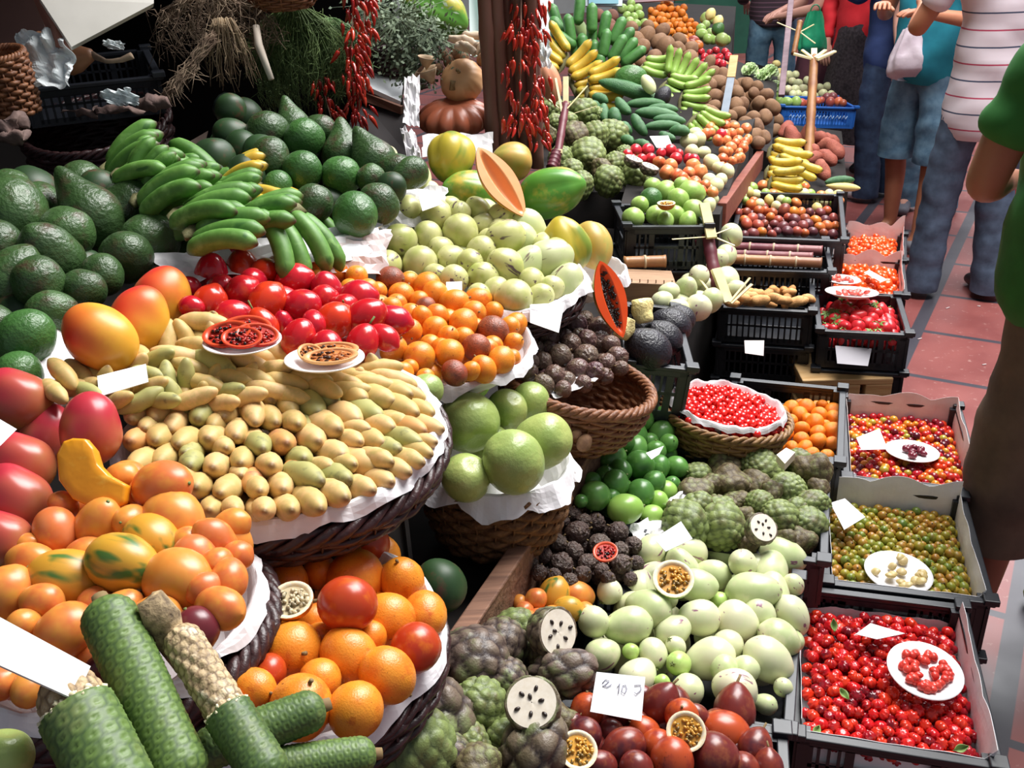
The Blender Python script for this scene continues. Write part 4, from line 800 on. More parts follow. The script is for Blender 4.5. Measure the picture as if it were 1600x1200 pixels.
def sheet(pts, label, nu=18, nv=14, wav=.012, mat=None, name='paper_sheet', seed=0, thick=.0008, fr=9):
    """paper sheet spanning four corner points given as (x, y, depth)"""
    a, b, c_, d = [PX(*p) for p in pts]; n = (b-a).cross(d-a).normalized()
    mb = MB(); mb.grid(lambda u, v: a.lerp(b, u).lerp(d.lerp(c_, u), v)+n*wav*(noise.noise(Vector((u*fr*.5+seed, v*fr*.4, 0)))+.5*noise.noise(Vector((u*fr+seed, v*fr, 3))))+(b-a)*.05*noise.noise(Vector((v*6, seed, 1)))*(abs(u-.5)*2)+(d-a)*.05*noise.noise(Vector((u*6, seed, 5)))*(abs(v-.5)*2), nu, nv)
    return tag(mb.obj(name, mat or PAPER, smooth=False, solid=thick), label, 'paper')
sheet(sheet3, 'white paper edge in front of the purple passionfruit', seed=31, wav=.008)
sheet([(240, 395, 1.72), (600, 345, 1.95), (575, 395, 1.86), (250, 450, 1.62)], 'white paper sheet beneath the green bananas', 26, 10, .02, seed=3)
sheet([(415, 388, 1.80), (612, 358, 1.92), (600, 430, 1.86), (430, 415, 1.78)], 'hanging paper edge behind the orange granadillas', 20, 10, .02, mat=PAPERP, seed=5)
sheet([(55, 480, 1.50), (130, 470, 1.58), (110, 600, 1.42), (40, 600, 1.36)], 'white paper between avocados and mangoes', 12, 12, .015, seed=6)
sheet([(590, 300, 2.12), (700, 290, 2.16), (690, 350, 2.12), (590, 360, 2.08)], 'white paper behind the cream pepinos', 12, 10, .02, seed=7)
sheet([(60, 575, 1.45), (250, 560, 1.5), (230, 640, 1.37), (60, 640, 1.36)], 'white paper under the card and green banana passionfruit', 14, 12, .012, seed=8)
# ---- plates
CER = SM('white_ceramic', 'f0eef0', 'f4f2f2', .25, 5)
def plate(x, y, z, rp, e, label, roll=0, group=None):
    n = (-CF*math.sin(R_(e))+cdir(90+roll)*math.cos(R_(e))).normalized(); r = rp*z/FPX; p = PX(x, y, z)
    prof = [(0, 0), (.55, 0), (.66, .02), (.8, .09), (1, .17), (1.0, .20), (.8, .13), (.62, .05), (0, .045)]
    mb = MB(); N = 40; vs = [(q*math.cos(6.2832*i/N), q*math.sin(6.2832*i/N), h) for q, h in prof for i in range(N)]
    mb.add(vs, [(j*N+i, j*N+(i+1) % N, (j+1)*N+(i+1) % N, (j+1)*N+i) for j in range(len(prof)-1) for i in range(N)])
    o = mb.obj('plate', CER, origin=(0, 0, 0)); o.matrix_world = frame(n, CR, p) @ Matrix.Scale(r, 4); tag(o, label, 'plate', group)
    return o, p+n*r*.1, n, r
_, p, n, r = plate(380, 542, 1.43, 60, 24, 'white plate holding the halved red tamarillos')
for i, (dx, dy, a, s) in enumerate(((-.35, -.1, 60, .52), (.05, .25, 20, .55), (.45, -.15, -30, .45), (.1, -.35, 80, .42))):
    x = frame(n, CR).to_3x3(); put('half_red', p+x @ Vector((dx*r, dy*r, r*.3)), n+x @ Vector((dx*.4, -.5, 0)), r*s, ['Halved red tamarillo at the left of the plate', 'Halved red tamarillo at the back of the plate', 'Halved red tamarillo at the right of the plate', 'Halved red tamarillo at the front of the plate'][i].lower(), 'tamarillo halves on the plate', sc=(1.25, .85, 1), x=CR)
_, p, n, r = plate(508, 570, 1.44, 62, 22, 'white plate holding the halved orange banana passionfruit')
for i, (dx, dy, s, a) in enumerate(((-.35, .0, .36, -60), (.15, .25, .36, 5), (.2, -.2, .36, 10))):
    x = frame(n, CR).to_3x3(); put('half_curuba', p+x @ Vector((dx*r, dy*r, r*.22)), n+x @ Vector((0, -.35, 0)), r*s, ['short orange fruit half at the left of the plate', 'long orange fruit half at the back of the plate', 'long orange fruit half at the front of the plate'][i], 'orange halves on the plate', sc=(1.1 if i == 0 else 1.9, .8, .9), x=cdir(a))
# ---- crates
def crate(q, depth, label, z=None, h=None, rim=.011, slot=True, name='plastic_crate', mat=None, group=None, openback=None):
    """rim corners BL BR FR FL as pixels at height h (or with own depths)"""
    P4 = [ONH(a[0], a[1], h) if h is not None else PX(*a) for a in q]; c = sum(P4, Vector())/4
    u = ((P4[1]-P4[0])+(P4[2]-P4[3]))/2; v = ((P4[0]-P4[3])+(P4[1]-P4[2]))/2; W = u.length; n = u.cross(v).normalized(); ux = u.normalized(); vy = n.cross(ux); D = v.length
    o = empty(name, c-n*depth); M = Matrix((ux, vy, n)).transposed().to_4x4(); M.translation = c-n*depth; o.matrix_world = M; tag(o, label, 'crate', group)
    mt = mat or CRB; b = MB(); t = .004
    def wall(ax, pos, ln):
        def bx(s, zc, sw, sz, th=t):
            b.box((s, pos, zc) if ax == 0 else (pos, s, zc), *( (sw, th, sz) if ax == 0 else (th, sw, sz)))
        bx(0, depth*.09, ln, depth*.18); bx(0, depth*.50, ln, depth*.06); bx(0, depth*.86, ln, depth*.10)
        nb = int(ln/.017)
        for k in range(nb+1):
            s = -ln/2+ln*k/nb; f = abs(s)/(ln/2)
            solid = f > .82 or .36 < f < .46 
            if openback is not None and f < .34: 
                if k % 1 == 0: bx(s, depth*.28, .005, depth*.4)
                continue
            bx(s, depth*.47, .016 if solid else .0055, depth*.80)
    wall(0, D/2-t, W-.01); wall(0, -D/2+t, W-.01); wall(1, W/2-t, D-.01); wall(1, -W/2+t, D-.01)
    b.box((0, 0, .004), W-.01, D-.01, .006)
    for sx in (-1, 1):
        for sy in (-1, 1): b.box((sx*(W/2-.012), sy*(D/2-.012), depth/2), .022, .022, depth)
    b.obj('body', mt, o, smooth=False, origin=(0, 0, 0))
    r = MB()
    for s in (-1, 1):
        r.box((0, s*D/2, depth-.004), W+rim*2, rim*1.6, .010); r.box((s*W/2, 0, depth-.004), rim*1.6, D+rim*2, .010)
        r.box((0, s*(D/2-.003), depth-.016), W, .004, .02); r.box((s*(W/2-.003), 0, depth-.016), .004, D, .02)
        for s2 in (-1, 1): r.box((s*W/2, s2*D/2, depth+.004), .03, .03, .014)
    r.obj('rim', mt, o, smooth=False, origin=(0, 0, 0), bevel=.002)
    return dict(M=M, W=W, D=D, n=n, c=c, u=ux, v=vy, dep=depth, o=o)
def crate_under(cr, k, label, drop=None):
    """an empty crate of the same stack below"""
    o = cr['o'].copy(); COL.objects.link(o); o.matrix_world = Matrix.Translation(-cr['n']*(drop or cr['dep']+.006)*k) @ cr['M']
    for ch in cr['o'].children:
        q = ch.copy(); COL.objects.link(q); q.parent = o
    tag(o, label, 'crate'); return o
def crate_paper(cr, label, up=(.03, .05, .03, .0), mat=None, seed=0, low=.6):
    """paper lining: up = how far it stands above the rim at back, right, left, front"""
    W, D, M, dep = cr['W']-.012, cr['D']-.012, cr['M'], cr['dep']; mb = MB(); N = 30
    def f(u, v):
        a = (u*4) % 4; side = int(a); s = a-side   # front, right, back, left
        if side == 0: x, y, hh = -W/2+W*s, -D/2, up[3]
        elif side == 1: x, y, hh = W/2, -D/2+D*s, up[1]
        elif side == 2: x, y, hh = W/2-W*s, D/2, up[0]
        else: x, y, hh = -W/2, D/2-D*s, up[2]
        rag = hh*(.55+.9*abs(noise.noise(Vector((u*9, seed, 0))))*1.4)
        wob = .008*noise.noise(Vector((u*23, v*3, seed)))
        if v < .4: q = v/.4; return M @ Vector((x*q*.98, y*q*.98, dep*.25))
        q = (v-.4)/.6; top = dep*1.0+rag; z = dep*.25+(top-dep*.25)*q; k = .975-.02*math.sin(q*3)+wob*2+(.03*q if hh > .02 else 0)
        return M @ Vector((x*k, y*k, z))
    mb.grid(f, 120, 14, True); return tag(mb.obj('paper_liner', mat or PAPER, smooth=False, solid=.0008), label, 'paper')
LAB_N = [0]
def berries(cr, kind, r, label, group, base=.75, hump=.03, margin=.03, seed=1, limit=300, avoid=(), undername=None, mat=None, shape=None, stuff=True, stufflabel=None, tilt=None, layers=2):
    """one visible layer of single berries over the heap, the rest below as one heap"""
    rd = random.Random(seed); W, D, M, dep = cr['W']/2-margin, cr['D']/2-margin, cr['M'], cr['dep']; out = []
    def hgt(x, y): return dep*base+hump*(1-(x/W)**2*.8)*(1-(y/D)**2*.5)+.006*noise.noise(Vector((x*25, y*25, seed)))+(tilt*y/D if tilt else 0)
    y = -D; row = 0
    while y <= D:
        x = -W+(r if row % 2 else 0)
        while x <= W:
            xx, yy = x+rd.uniform(-.35, .35)*r, y+rd.uniform(-.35, .35)*r
            if shape is None or shape(xx, yy): out.append((xx, yy, hgt(xx, yy)+rd.uniform(-.45, .5)*r))
            x += r*1.9
        y += r*1.62; row += 1
    rd.shuffle(out); ind = out[:limit]; k = kind
    for x, y, z in ind:
        if any((M @ Vector((x, y, z))-a).length < q for a, q in avoid): z -= r*1.6
        kk = k[rd.randrange(len(k))] if isinstance(k, (list, tuple)) else k
        put(kk, M @ Vector((x, y, z)), Vector((rd.gauss(0, .7), rd.gauss(0, .7), 1 if rd.random() < .6 else -1)), r*rd.uniform(.82, 1.12), label, group, x=Vector((rd.gauss(0, 1), rd.gauss(0, 1), 0)), parts=kind in ('strawberry', 'araca') and rd.random() < .8)
    b = MB(); me0 = KIND[k if isinstance(k, str) else k[0]][0]; v0 = [v.co.copy() for v in me0.vertices]; f0 = [tuple(p.vertices) for p in me0.polygons]
    for x, y, z in out[limit:]+[(x+r*.9, y+r*.5, z-1.25*r) for x, y, z in out]:
        if any((M @ Vector((x, y, z))-a).length < q for a, q in avoid): z -= r*1.6
        T = M @ Matrix.Translation((x, y, z)) @ frame((rd.gauss(0, 1), rd.gauss(0, 1), 1)) @ Matrix.Scale(r, 4); b.add([T @ v for v in v0], f0)
    o = b.obj(undername or KIND[k if isinstance(k, str) else k[0]][2]+'_heap', me0.materials[0]); tag(o, stufflabel or 'lower layer of '+group, 'fruit heap', kind='stuff')
    return hgt
KX = .44
def stack(cr, n, what):
    for k in range(1, n+1): crate_under(cr, k, 'black crate %s below the %s' % (['directly', 'second', 'third', 'fourth'][k-1], what))
C1 = crate([(1262, 918), (1520, 952), (1540, 1190), (1225, 1145)], .145, 'black crate of ribbed red berries nearest the bottom right', h=.47, openback=1)
C2 = crate([(1300, 760), (1521, 778), (1528, 938), (1275, 905)], .145, 'black crate of small yellow green guavas', h=.47, openback=1)
C3 = crate([(1328, 622), (1510, 637), (1518, 765), (1310, 745)], .145, 'black crate of mixed red and dark berries', h=.47, openback=1)
for c_, w_ in ((C1, 'ribbed red berries'), (C2, 'yellow green guavas'), (C3, 'mixed berries')): stack(c_, 2, 'crate of '+w_)
crate_paper(C1, 'white paper lining the crate of ribbed red berries', (-.055, .035, .03, 0), seed=1)
crate_paper(C2, 'creamy paper lining the crate of guavas', (.045, .02, .015, 0), seed=2)
crate_paper(C3, 'pinkish paper lining the crate of mixed berries', (.03, .03, .01, 0), mat=PAPERP, seed=3)
pl1 = plate(1443, 1054, 1.775, 57, 34, 'white plate of squashed red berries on the near crate')
berries(C1, 'pitanga', .0118, 'ribbed red berry in the nearest berry crate', 'ribbed red berries', .72, .02, .022, 1, 300, avoid=[(pl1[1]-pl1[2]*.01, pl1[3]*.9)])
pl2 = plate(1402, 901, 2.08, 51, 29, 'white plate of halved guavas in the guava crate')
berries(C2, 'araca', .0108, 'small yellow green guava in its crate', 'small guavas', .66, .02, .022, 2, 300, avoid=[(pl2[1]-pl2[2]*.01, pl2[3]*.9)])
pl3 = plate(1424, 711, 2.52, 40, 22, 'white plate of dark berry pieces in the mixed berry crate')
berries(C3, 'mixed', .0108, 'small red or dark berry in the mixed crate', 'mixed berries', .66, .012, .022, 3, 300, avoid=[(pl3[1]-pl3[2]*.01, pl3[3]*.9)])
def bits(pl, n, mat, label, r, seed, spread=.62, squash=.5, name='fruit_pieces', ring=0, shape=None):
    _, p, nn, R = pl; rd = random.Random(seed); X = frame(nn, CR).to_3x3()
    for k in range(n):
        a, q = rd.uniform(0, 6.28), (ring+(1-ring)*math.sqrt(rd.random()))*spread*R
        e = egg(squash*1.2, 0, lump=.35, seg=14, rings=8, seed=k); o = link(name, e.mesh(name, mat)) if k < 4 else link(name, bits.m[k % 4])
        if k < 4: bits.m = getattr(bits, 'm', [None]*4); bits.m[k] = o.data
        o.matrix_world = frame(nn+X @ Vector((rd.gauss(0, .3), rd.gauss(0, .3), 0)), CR, p+X @ Vector((q*math.cos(a), q*math.sin(a), r*rd.uniform(.2, .9)))) @ Matrix.Scale(r, 4); tag(o, label, 'fruit piece', label+'s')
bits(pl1, 44, FM('red_pulp_piece', ['d0342c', 'd84a3c'], .25), 'crushed red berry piece on the near plate', .0085, 1, .66, .7, 'berry_piece', .3)
bits(pl2, 16, FM('guava_piece', ['c8b468', 'd8c08c', 'b89c50'], .35, pat=('8a6a3c',)), 'cut guava slice on its plate', .011, 2, .72, .45, 'guava_slice')
bits(pl3, 16, FM('dark_piece', ['5a1c2c', '7a2434'], .25), 'dark cut berry on its plate', .009, 3, .45, .7, 'berry_piece')
for i, (x, y, z) in enumerate(((1302, 978, 1.9), (1245, 1140, 1.72), (1275, 1143, 1.72), (1318, 1085, 1.78), (1500, 1170, 1.66))):
    mb = MB(); mb.grid(lambda u, v: ((u-.5)*.014*math.sin(math.pi*min(.98, v+.02)), (v-.5)*.024, .004*math.cos(u*6)+.006*v*v), 6, 9)
    o = mb.obj('leaf', SM('leaf_pale', '7a9a50', 'a0b470', .6), solid=.0006, origin=(0, 0, 0)); o.matrix_world = frame(-CF+CU*.6, cdir(i*70), PX(x, y, z-.03)); tag(o, 'small green leaf among the red berries, %s' % ['at the back corner', 'in the front left corner', 'just right of the corner leaf', 'in the middle', 'near the front right'][i], 'leaf')
# cherry basket
fake = dict(M=frame(n4, CR, c4-n4*.05), W=R4*2, D=R4*2, dep=.05)
berries(fake, 'cherry', .0088, 'bright red cherry in the round basket', 'cherries in the round basket', .8, .035, .01, 5, 300, shape=lambda x, y: math.hypot(x, y) < R4*.9)
# tangerine crate, cherimoya crate, pepino crate, bottom crate
C15 = crate([(1150, 592), (1326, 608), (1302, 722), (1120, 700)], .13, 'black crate of orange tangerines behind the cherimoyas', h=.58, openback=1)
C13 = crate([(1085, 700), (1300, 728), (1278, 872), (1035, 845)], .12, 'black crate holding the rear cherimoyas', h=.60)
C12 = crate([(960, 680), (1090, 705), (1030, 845), (890, 800)], .12, 'black crate holding the green passionfruit', h=.64)
C14 = crate([(1010, 870), (1262, 905), (1215, 1140), (930, 1085)], .13, 'black crate heaped with white pepinos', h=.58)
C16 = crate([(905, 1105), (1235, 1145), (1215, 1290), (850, 1240)], .13, 'black crate of red passionfruit at the bottom edge', h=.625)
C18 = crate([(700, 1010), (870, 1035), (850, 1280), (600, 1230)], .12, 'black crate under the cherimoyas at the bottom middle', h=.62)
C17 = crate([(845, 800), (1000, 830), (990, 925), (800, 905)], .10, 'black crate of dark wrinkled passionfruit', h=.63)
for c_, w_ in ((C15, 'tangerines'), (C13, 'rear cherimoyas'), (C12, 'green passionfruit'), (C14, 'white pepinos'), (C16, 'red passionfruit'), (C17, 'dark wrinkled passionfruit')): pass
sheet([(985, 820, 1.93), (1060, 790, 1.98), (1030, 850, 1.9), (1000, 880, 1.86)], 'white paper corner between passionfruit and pepinos', seed=11, wav=.01)
sheet([(1045, 780, 2.0), (1075, 760, 2.04), (1060, 815, 1.96), (1035, 820, 1.95)], 'white paper scrap beside the green passionfruit', seed=13, wav=.01)
# strawberry group
C4 = crate([(1288, 458), (1412, 462), (1411, 522), (1266, 514)], .125, 'black slatted crate of strawberries on the pallet', h=.58)
C5 = crate([(1305, 403), (1413, 410), (1411, 462), (1288, 455)], .125, 'black crate of orange red peppers behind the strawberries', h=.58)
C6 = crate([(1325, 362), (1413, 368), (1413, 408), (1306, 402)], .125, 'black crate of small orange peppers, farthest of its row', h=.58)
crate_paper(C6, 'pink paper standing up around the small orange peppers', (.06, .03, .03, 0), mat=PAPERP, seed=5); crate_paper(C5, 'pink paper around the orange red peppers', (.03, .03, .05, 0), mat=PAPERP, seed=6)
berries(C6, 'hot_pepper', .011, 'small orange hot pepper in the far pepper crate', 'small orange peppers', .8, .03, .03, 6, 300); berries(C5, 'hot_pepper', .014, 'red orange hot pepper in the middle crate', 'red orange peppers', .75, .03, .03, 7, 200)
berries(C4, 'strawberry', .020, 'red strawberry with green cap in its crate', 'strawberries', .72, .03, .025, 8, 200)
pa = plate(1316, 441, 3.15, 27, 22, 'white plate of pieces, rear one in the pepper crate'); pb = plate(1330, 463, 3.02, 40, 18, 'white plate of red slices above the strawberries')
bits(pa, 6, FM('pinkpiece', ['d05048', 'd86858'], .35), 'red pepper piece on the rear plate', .010, 4, .5, .5, 'pepper_piece'); bits(pb, 12, FM('pinkpiece', ['d']), 'red slice on the plate above the strawberries', .011, 5, .6, .5, 'strawberry_slice')
stack(C4, 1, 'strawberries'); stack(C5, 2, 'orange red peppers'); stack(C6, 2, 'small orange peppers')
# tubers, sugar cane
C7 = crate([(1148, 424), (1276, 430), (1262, 486), (1108, 478)], .12, 'black crate of yellow roots beside the strawberries', h=.62); stack(C7, 2, 'yellow roots')
plU = Pl((1150, 480, 2.93), (1260, 480, 2.93), (1210, 450, 3.1))
heap('tuber', [(x, y, r*.75, random.Random(int(x*y)).choice([0, 10, -15, 170, 30])) for x, y, r in scatter([(1150, 455), (1266, 455), (1262, 482), (1130, 478)], 10, 5)], plU, 'pale orange root', 'in the root crate', 'yellow roots', filldepth=2)
C8 = crate([(1140, 372), (1300, 376), (1288, 424), (1130, 420)], .12, 'black crate of purple sugar cane sections', h=.66); stack(C8, 2, 'sugar cane')
CANE = SM('sugar_cane_purple', '6e3440', '8a5050', .4, 8, (1, 1, 1)); CANY = SM('sugar_cane_tan', 'a87848', '8c5c44', .4, 8)
def cane(a, b, r, mat, label, nj=4, group='sugar cane sections'):
    a, b = Vector(a), Vector(b); mb = MB(); pts = []; rr = []
    for k in range(nj*8+1):
        t = k/(nj*8); q = (k % 8)/8; pts.append(a.lerp(b, t)); rr.append(r*(1+.10*(1 if k % 8 == 0 else 0)-.03*(1 if k % 8 == 1 else 0)))
    mb.tube(pts, rr, 12); o = mb.obj('sugar_cane', mat); tag(o, label, 'sugar cane', group)
    e = MB()
    for k in range(1, nj):
        p = a.lerp(b, k/nj); d = (b-a).normalized(); e.tube([p-d*.003, p+d*.003], r*1.14, 12)
    c_ = e.obj('joint_rings', SM('cane_ring', 'b8a080', 'c8b498', .6), origin=o.location); c_.parent = o; c_.location = (0, 0, 0)
    return o
cane(PX(1135, 385, 3.35), PX(1285, 392, 3.25), .017, CANE, 'purple sugar cane section, rear one in the crate'); cane(PX(1125, 404, 3.22), PX(1284, 411, 3.14), .017, CANY, 'tan sugar cane section, front one in the crate'); cane(PX(1130, 397, 3.3), PX(1270, 402, 3.2), .016, CANE, 'purple sugar cane lying between the two others')
cane(PX(975, 410, 2.72), PX(1040, 408, 2.72), .017, CANY, 'short stub of sugar cane on the wooden box', 2)
# dark crate with green fruit, wooden box, black avocado crate
C10 = crate([(985, 318, 3.0), (1095, 322, 2.98), (1092, 350, 2.78), (955, 355, 2.75)], .13, 'black mesh crate of green guavas behind the papaya slice', openback=1); crate_under(C10, 1, 'black crate directly below the green guavas')
plJ = Pl((1000, 340, 2.82), (1080, 335, 2.86), (1050, 300, 3.0))
heap(lambda i: 'dark_green' if i == 0 else 'green_guava', "1017 312 18;990 341 17;1024 336 15;1055 336 15;1060 312 18;1085 330 18;1082 300 18;1040 345 13;1000 320 14;1040 300 15;1075 345 14;1065 288 12", plJ, ['dark green round fruit']+['pale green guava']*11, 'in the mesh crate', 'green guavas in the mesh crate')
put('half_orange', PX(1041, 318, 2.78), U3, 14*2.8/FPX, 'small orange fruit half on the green guavas', cat='fruit half', parts=True)
mb = MB(); a, b = PX(968, 436, 2.62), PX(1056, 440, 2.62); mb.bar(a+CF*.05-U3*.01, b+CF*.05-U3*.01, .11, .055); 
for k in range(7): mb.box(a.lerp(b, (k+.5)/7)-Vector((CF.x, CF.y, 0))*.005-U3*.01, .003, .003, .03)
tag(mb.obj('wooden_box', SM('box_wood', '8a6a50', 'a88668', .7, 6, (1, 10, 10)), smooth=False, bevel=.002), 'small wooden box under the sugar cane stub', 'box')
C11 = crate([(985, 478, 2.46), (1084, 482, 2.44), (1048, 575, 2.15), (965, 560, 2.13)], .14, 'black crate of black avocados beside the wicker basket'); crate_under(C11, 1, 'black crate directly below the black avocados')
heap('white_pepino', "1072 450 18;1090 482 21;1035 470 16;1135 437 20;1112 470 17;1093 430 16;1144 368 16;1060 480 14;1045 455 14;1125 405 14;1150 450 12", Pl((1072, 450, 2.6), (1090, 485, 2.5), (1140, 400, 2.9)), 'pale greenish white pepino', 'behind the black avocados', 'pale pepinos behind the black avocados')
# ---- plank along the tier and the counters
a, b = PX(716, 985, 1.50), PX(1000, 600, 2.32); a.z = b.z = .765; d = (b-a).normalized(); lat = Vector((d.y, -d.x, 0))
mb = MB(); mb.bar(a-d*.5-U3*.06, b+d*.05-U3*.06, .028, .13); mb.bar(a-d*.5+U3*.004, b+d*.05+U3*.004, .034, .008)
tag(mb.obj('plank', WD, smooth=False, bevel=.003), 'weathered wooden plank edging the upper tier', 'plank')
DK_ = SM('counter_dark', '15100f', '201816', .85, 5, (1, 8, 8))
def counter(p, length, back, h0, h1, label, off=0, name='display_counter'):
    mb = MB(); q0 = Vector((p.x, p.y, 0))-lat*off
    c_ = q0+d*length/2-lat*back/2; M = Matrix((d, -lat, U3)).transposed()
    mb.box((c_.x, c_.y, h1-.012), length, back, .024, M)
    for s in (0.02, .5, .98):
        for t in (.03, .97):
            e = q0+d*length*s-lat*back*t; mb.box((e.x, e.y, (h0+h1)/2-.012), .05, .05, h1-h0-.024, M)
    e = q0+d*length/2-lat*.03; mb.box((e.x, e.y, (h0+h1)/2), length, .02, h1-h0-.03, M)
    return tag(mb.obj(name, DK_, smooth=False), label, 'counter')
base = a-d*.9
counter(base, 3.1, 1.5, 0, .70, 'dark wooden counter carrying the upper baskets', off=.02)
counter(base+U3*0, 2.2, .95, .702, .96, 'raised dark rear shelf under avocados and bananas', off=.50, name='display_riser')
counter(base+lat*.45+d*.15, 2.35, .44, 0, .30, 'low dark platform under the lower crates', off=0, name='low_platform')
# pallet
a1, b1 = PX(1252, 580, 2.96), PX(1390, 592, 2.96); a1.z = b1.z = .43
mb = MB(); hf = Vector((CF.x, CF.y, 0)).normalized()*.10; a1 += hf; b1 += hf; mb.bar(a1, b1, .3, .02)
dd = (b1-a1)
for t in (.18, .5, .85): q = a1+dd*t; mb.bar(q-dd.normalized()*.04-U3*.05, q+dd.normalized()*.04-U3*.05, .3, .08)
mb.bar(a1-U3*.1, b1-U3*.1, .3, .02)
for s_ in (.1, .9): q = a1+dd*s_; mb.box((q.x, q.y, .16), .06, .25, .32)
tag(mb.obj('wooden_pallet', WDL, smooth=False, bevel=.003), 'light wooden pallet under the strawberry crate', 'pallet')
def plinth(cc, w_, dd_, top, bottom, label):
    mb = MB(); M_ = Matrix((d, -lat, U3)).transposed(); t_ = .012; hh = top-bottom; z_ = (top+bottom)/2
    for s in (-1, 1):
        mb.box(Vector((cc.x, cc.y, z_))+d*s*(w_/2-t_), t_, dd_, hh, M_); mb.box(Vector((cc.x, cc.y, z_))-lat*s*(dd_/2-t_), w_, t_, hh, M_)
    mb.box((cc.x, cc.y, top-t_/2), w_, dd_, t_, M_); tag(mb.obj('wooden_riser', DK_, smooth=False), label, 'riser')
plinth(c, .26, .24, c.z-.07, .70, 'dark wooden riser under the tray of banana passionfruit')
plinth(c3-d*.02-lat*.03, .13, .10, c3.z-.13, .70, 'dark wooden riser under the wicker basket of purple fruit')
plinth(c5, .25, .2, c5.z-.14, .70, 'dark wooden riser under the basket of tree tomatoes'); plinth(c6-lat*.05, .2, .14, c6.z-.115, .70, 'dark wooden riser under the low granadilla basket')
# price cards
CARD = SM('card_white', 'f4f4f6', 'eeeef0', .6, 4)
def card(pts, label, name='price_card', mat=None, thick=.0012):
    V = [PX(*p) for p in pts]; mb = MB(); mb.add(V, [tuple(range(len(V)))]); return tag(mb.obj(name, mat or CARD, smooth=False, solid=thick), label, 'card', 'blank price cards' if name == 'price_card' else None)
card([(152, 588, 1.33), (228, 569, 1.36), (232, 597, 1.33), (155, 620, 1.3)], 'white card leaning among the green banana passionfruit')
card([(-10, 650, 1.12), (26, 671, 1.14), (0, 697, 1.1), (-14, 700, 1.1)], 'white card corner at the left edge by the mangoes')
card([(828, 476, 1.89), (882, 473, 1.90), (873, 520, 1.86), (828, 504, 1.85)], 'white card between cream pepinos and purple passionfruit')
card([(1022, 842, 1.8), (1064, 815, 1.84), (1082, 842, 1.8), (1040, 862, 1.77)], 'white card folded above the white pepinos')
card([(1338, 684, 2.52), (1374, 670, 2.55), (1387, 702, 2.48), (1346, 703, 2.46)], 'white card in the mixed berry crate')
card([(1297, 786, 2.24), (1320, 779, 2.26), (1352, 808, 2.2), (1319, 828, 2.18)], 'white card in the corner of the guava crate')
card([(1337, 991, 1.86), (1360, 974, 1.9), (1414, 990, 1.87), (1370, 999, 1.85)], 'white card at the back of the red berry crate')
card([(1015, 213, 3.6), (1044, 212, 3.6), (1052, 231, 3.55), (1026, 231, 3.55)], 'white card in front of the cucumbers')
card([(1350, 426, 3.2), (1358, 422, 3.22), (1386, 437, 3.15), (1377, 441, 3.13)], 'white card on the orange red peppers')
card([(697, 441, 1.9), (722, 440, 1.9), (722, 458, 1.87), (698, 456, 1.87)], 'small white card on the orange granadillas')
card([(652, 300, 2.1), (668, 296, 2.12), (694, 318, 2.08), (660, 330, 2.06)], 'white card behind the cream pepinos')
card([(1009, 708, 2.02), (1037, 697, 2.04), (1030, 710, 2.02), (1018, 718, 2.0)], 'narrow white card among the green passionfruit')
card([(1163, 532, 2.78), (1194, 532, 2.78), (1193, 556, 2.76), (1164, 552, 2.76)], 'pinkish label on the front of the root crate', mat=PAPERP)
card([(1305, 540, 2.90), (1362, 545, 2.90), (1356, 572, 2.88), (1308, 568, 2.88)], 'grey and green label inside the strawberry crate', mat=SM('grey_label', 'b8b4bc', 'c8c4cc', .6))
pc = [(932, 1050, 1.45), (1008, 1058, 1.46), (1002, 1127, 1.42), (922, 1112, 1.41)]
k = card(pc, 'white price card with faint handwriting behind the red passionfruit', name='handwritten_card')
# its pencil marks: a smudge, a numeral and a loop
A_, B_, _, D_ = [PX(*p) for p in pc]; ux_, vy_ = (B_-A_), (D_-A_); nn_ = vy_.cross(ux_).normalized(); nn_ = nn_ if nn_.dot(CAM-A_) > 0 else -nn_
mk = MB()
def stroke(pts, w=.0007): mk.tube([A_+ux_*x+vy_*y+nn_*.0012 for x, y in pts], w, 5)
stroke([(.15, .28), (.2, .18), (.28, .2), (.22, .3), (.16, .34), (.26, .36), (.34, .28)]); stroke([(.46, .34), (.5, .24), (.5, .5)]); stroke([(.56, .3), (.62, .26), (.66, .36), (.62, .48), (.56, .44), (.57, .3)]); stroke([(.8, .25), (.92, .22), (.95, .34), (.86, .46), (.82, .42)])
m_ = mk.obj('pencil_marks', SM('pencil', '8a8a9a', '9a98a8', .8), origin=k.location); m_.parent = k; m_.location = (0, 0, 0)
c_ = [(-30, 950, .84), (-20, 1060, .80), (119, 1093, .84), (141, 1043, .86), (0, 967, .85)]
tag(card([(-20, 955, .84), (141, 1042, .86), (117, 1094, .83), (-20, 1032, .80)], 'large white card poking in at the lower left edge', name='large_card', mat=SM('card_grey', 'd8d6ce', 'e0ded8', .6), thick=.002), None, 'card')
card([(1213, 716, 2.06), (1228, 705, 2.08), (1242, 712, 2.06), (1226, 730, 2.04)], 'white cube like piece on the rear cherimoyas', name='fruit_piece', mat=skin_w, thick=.02)
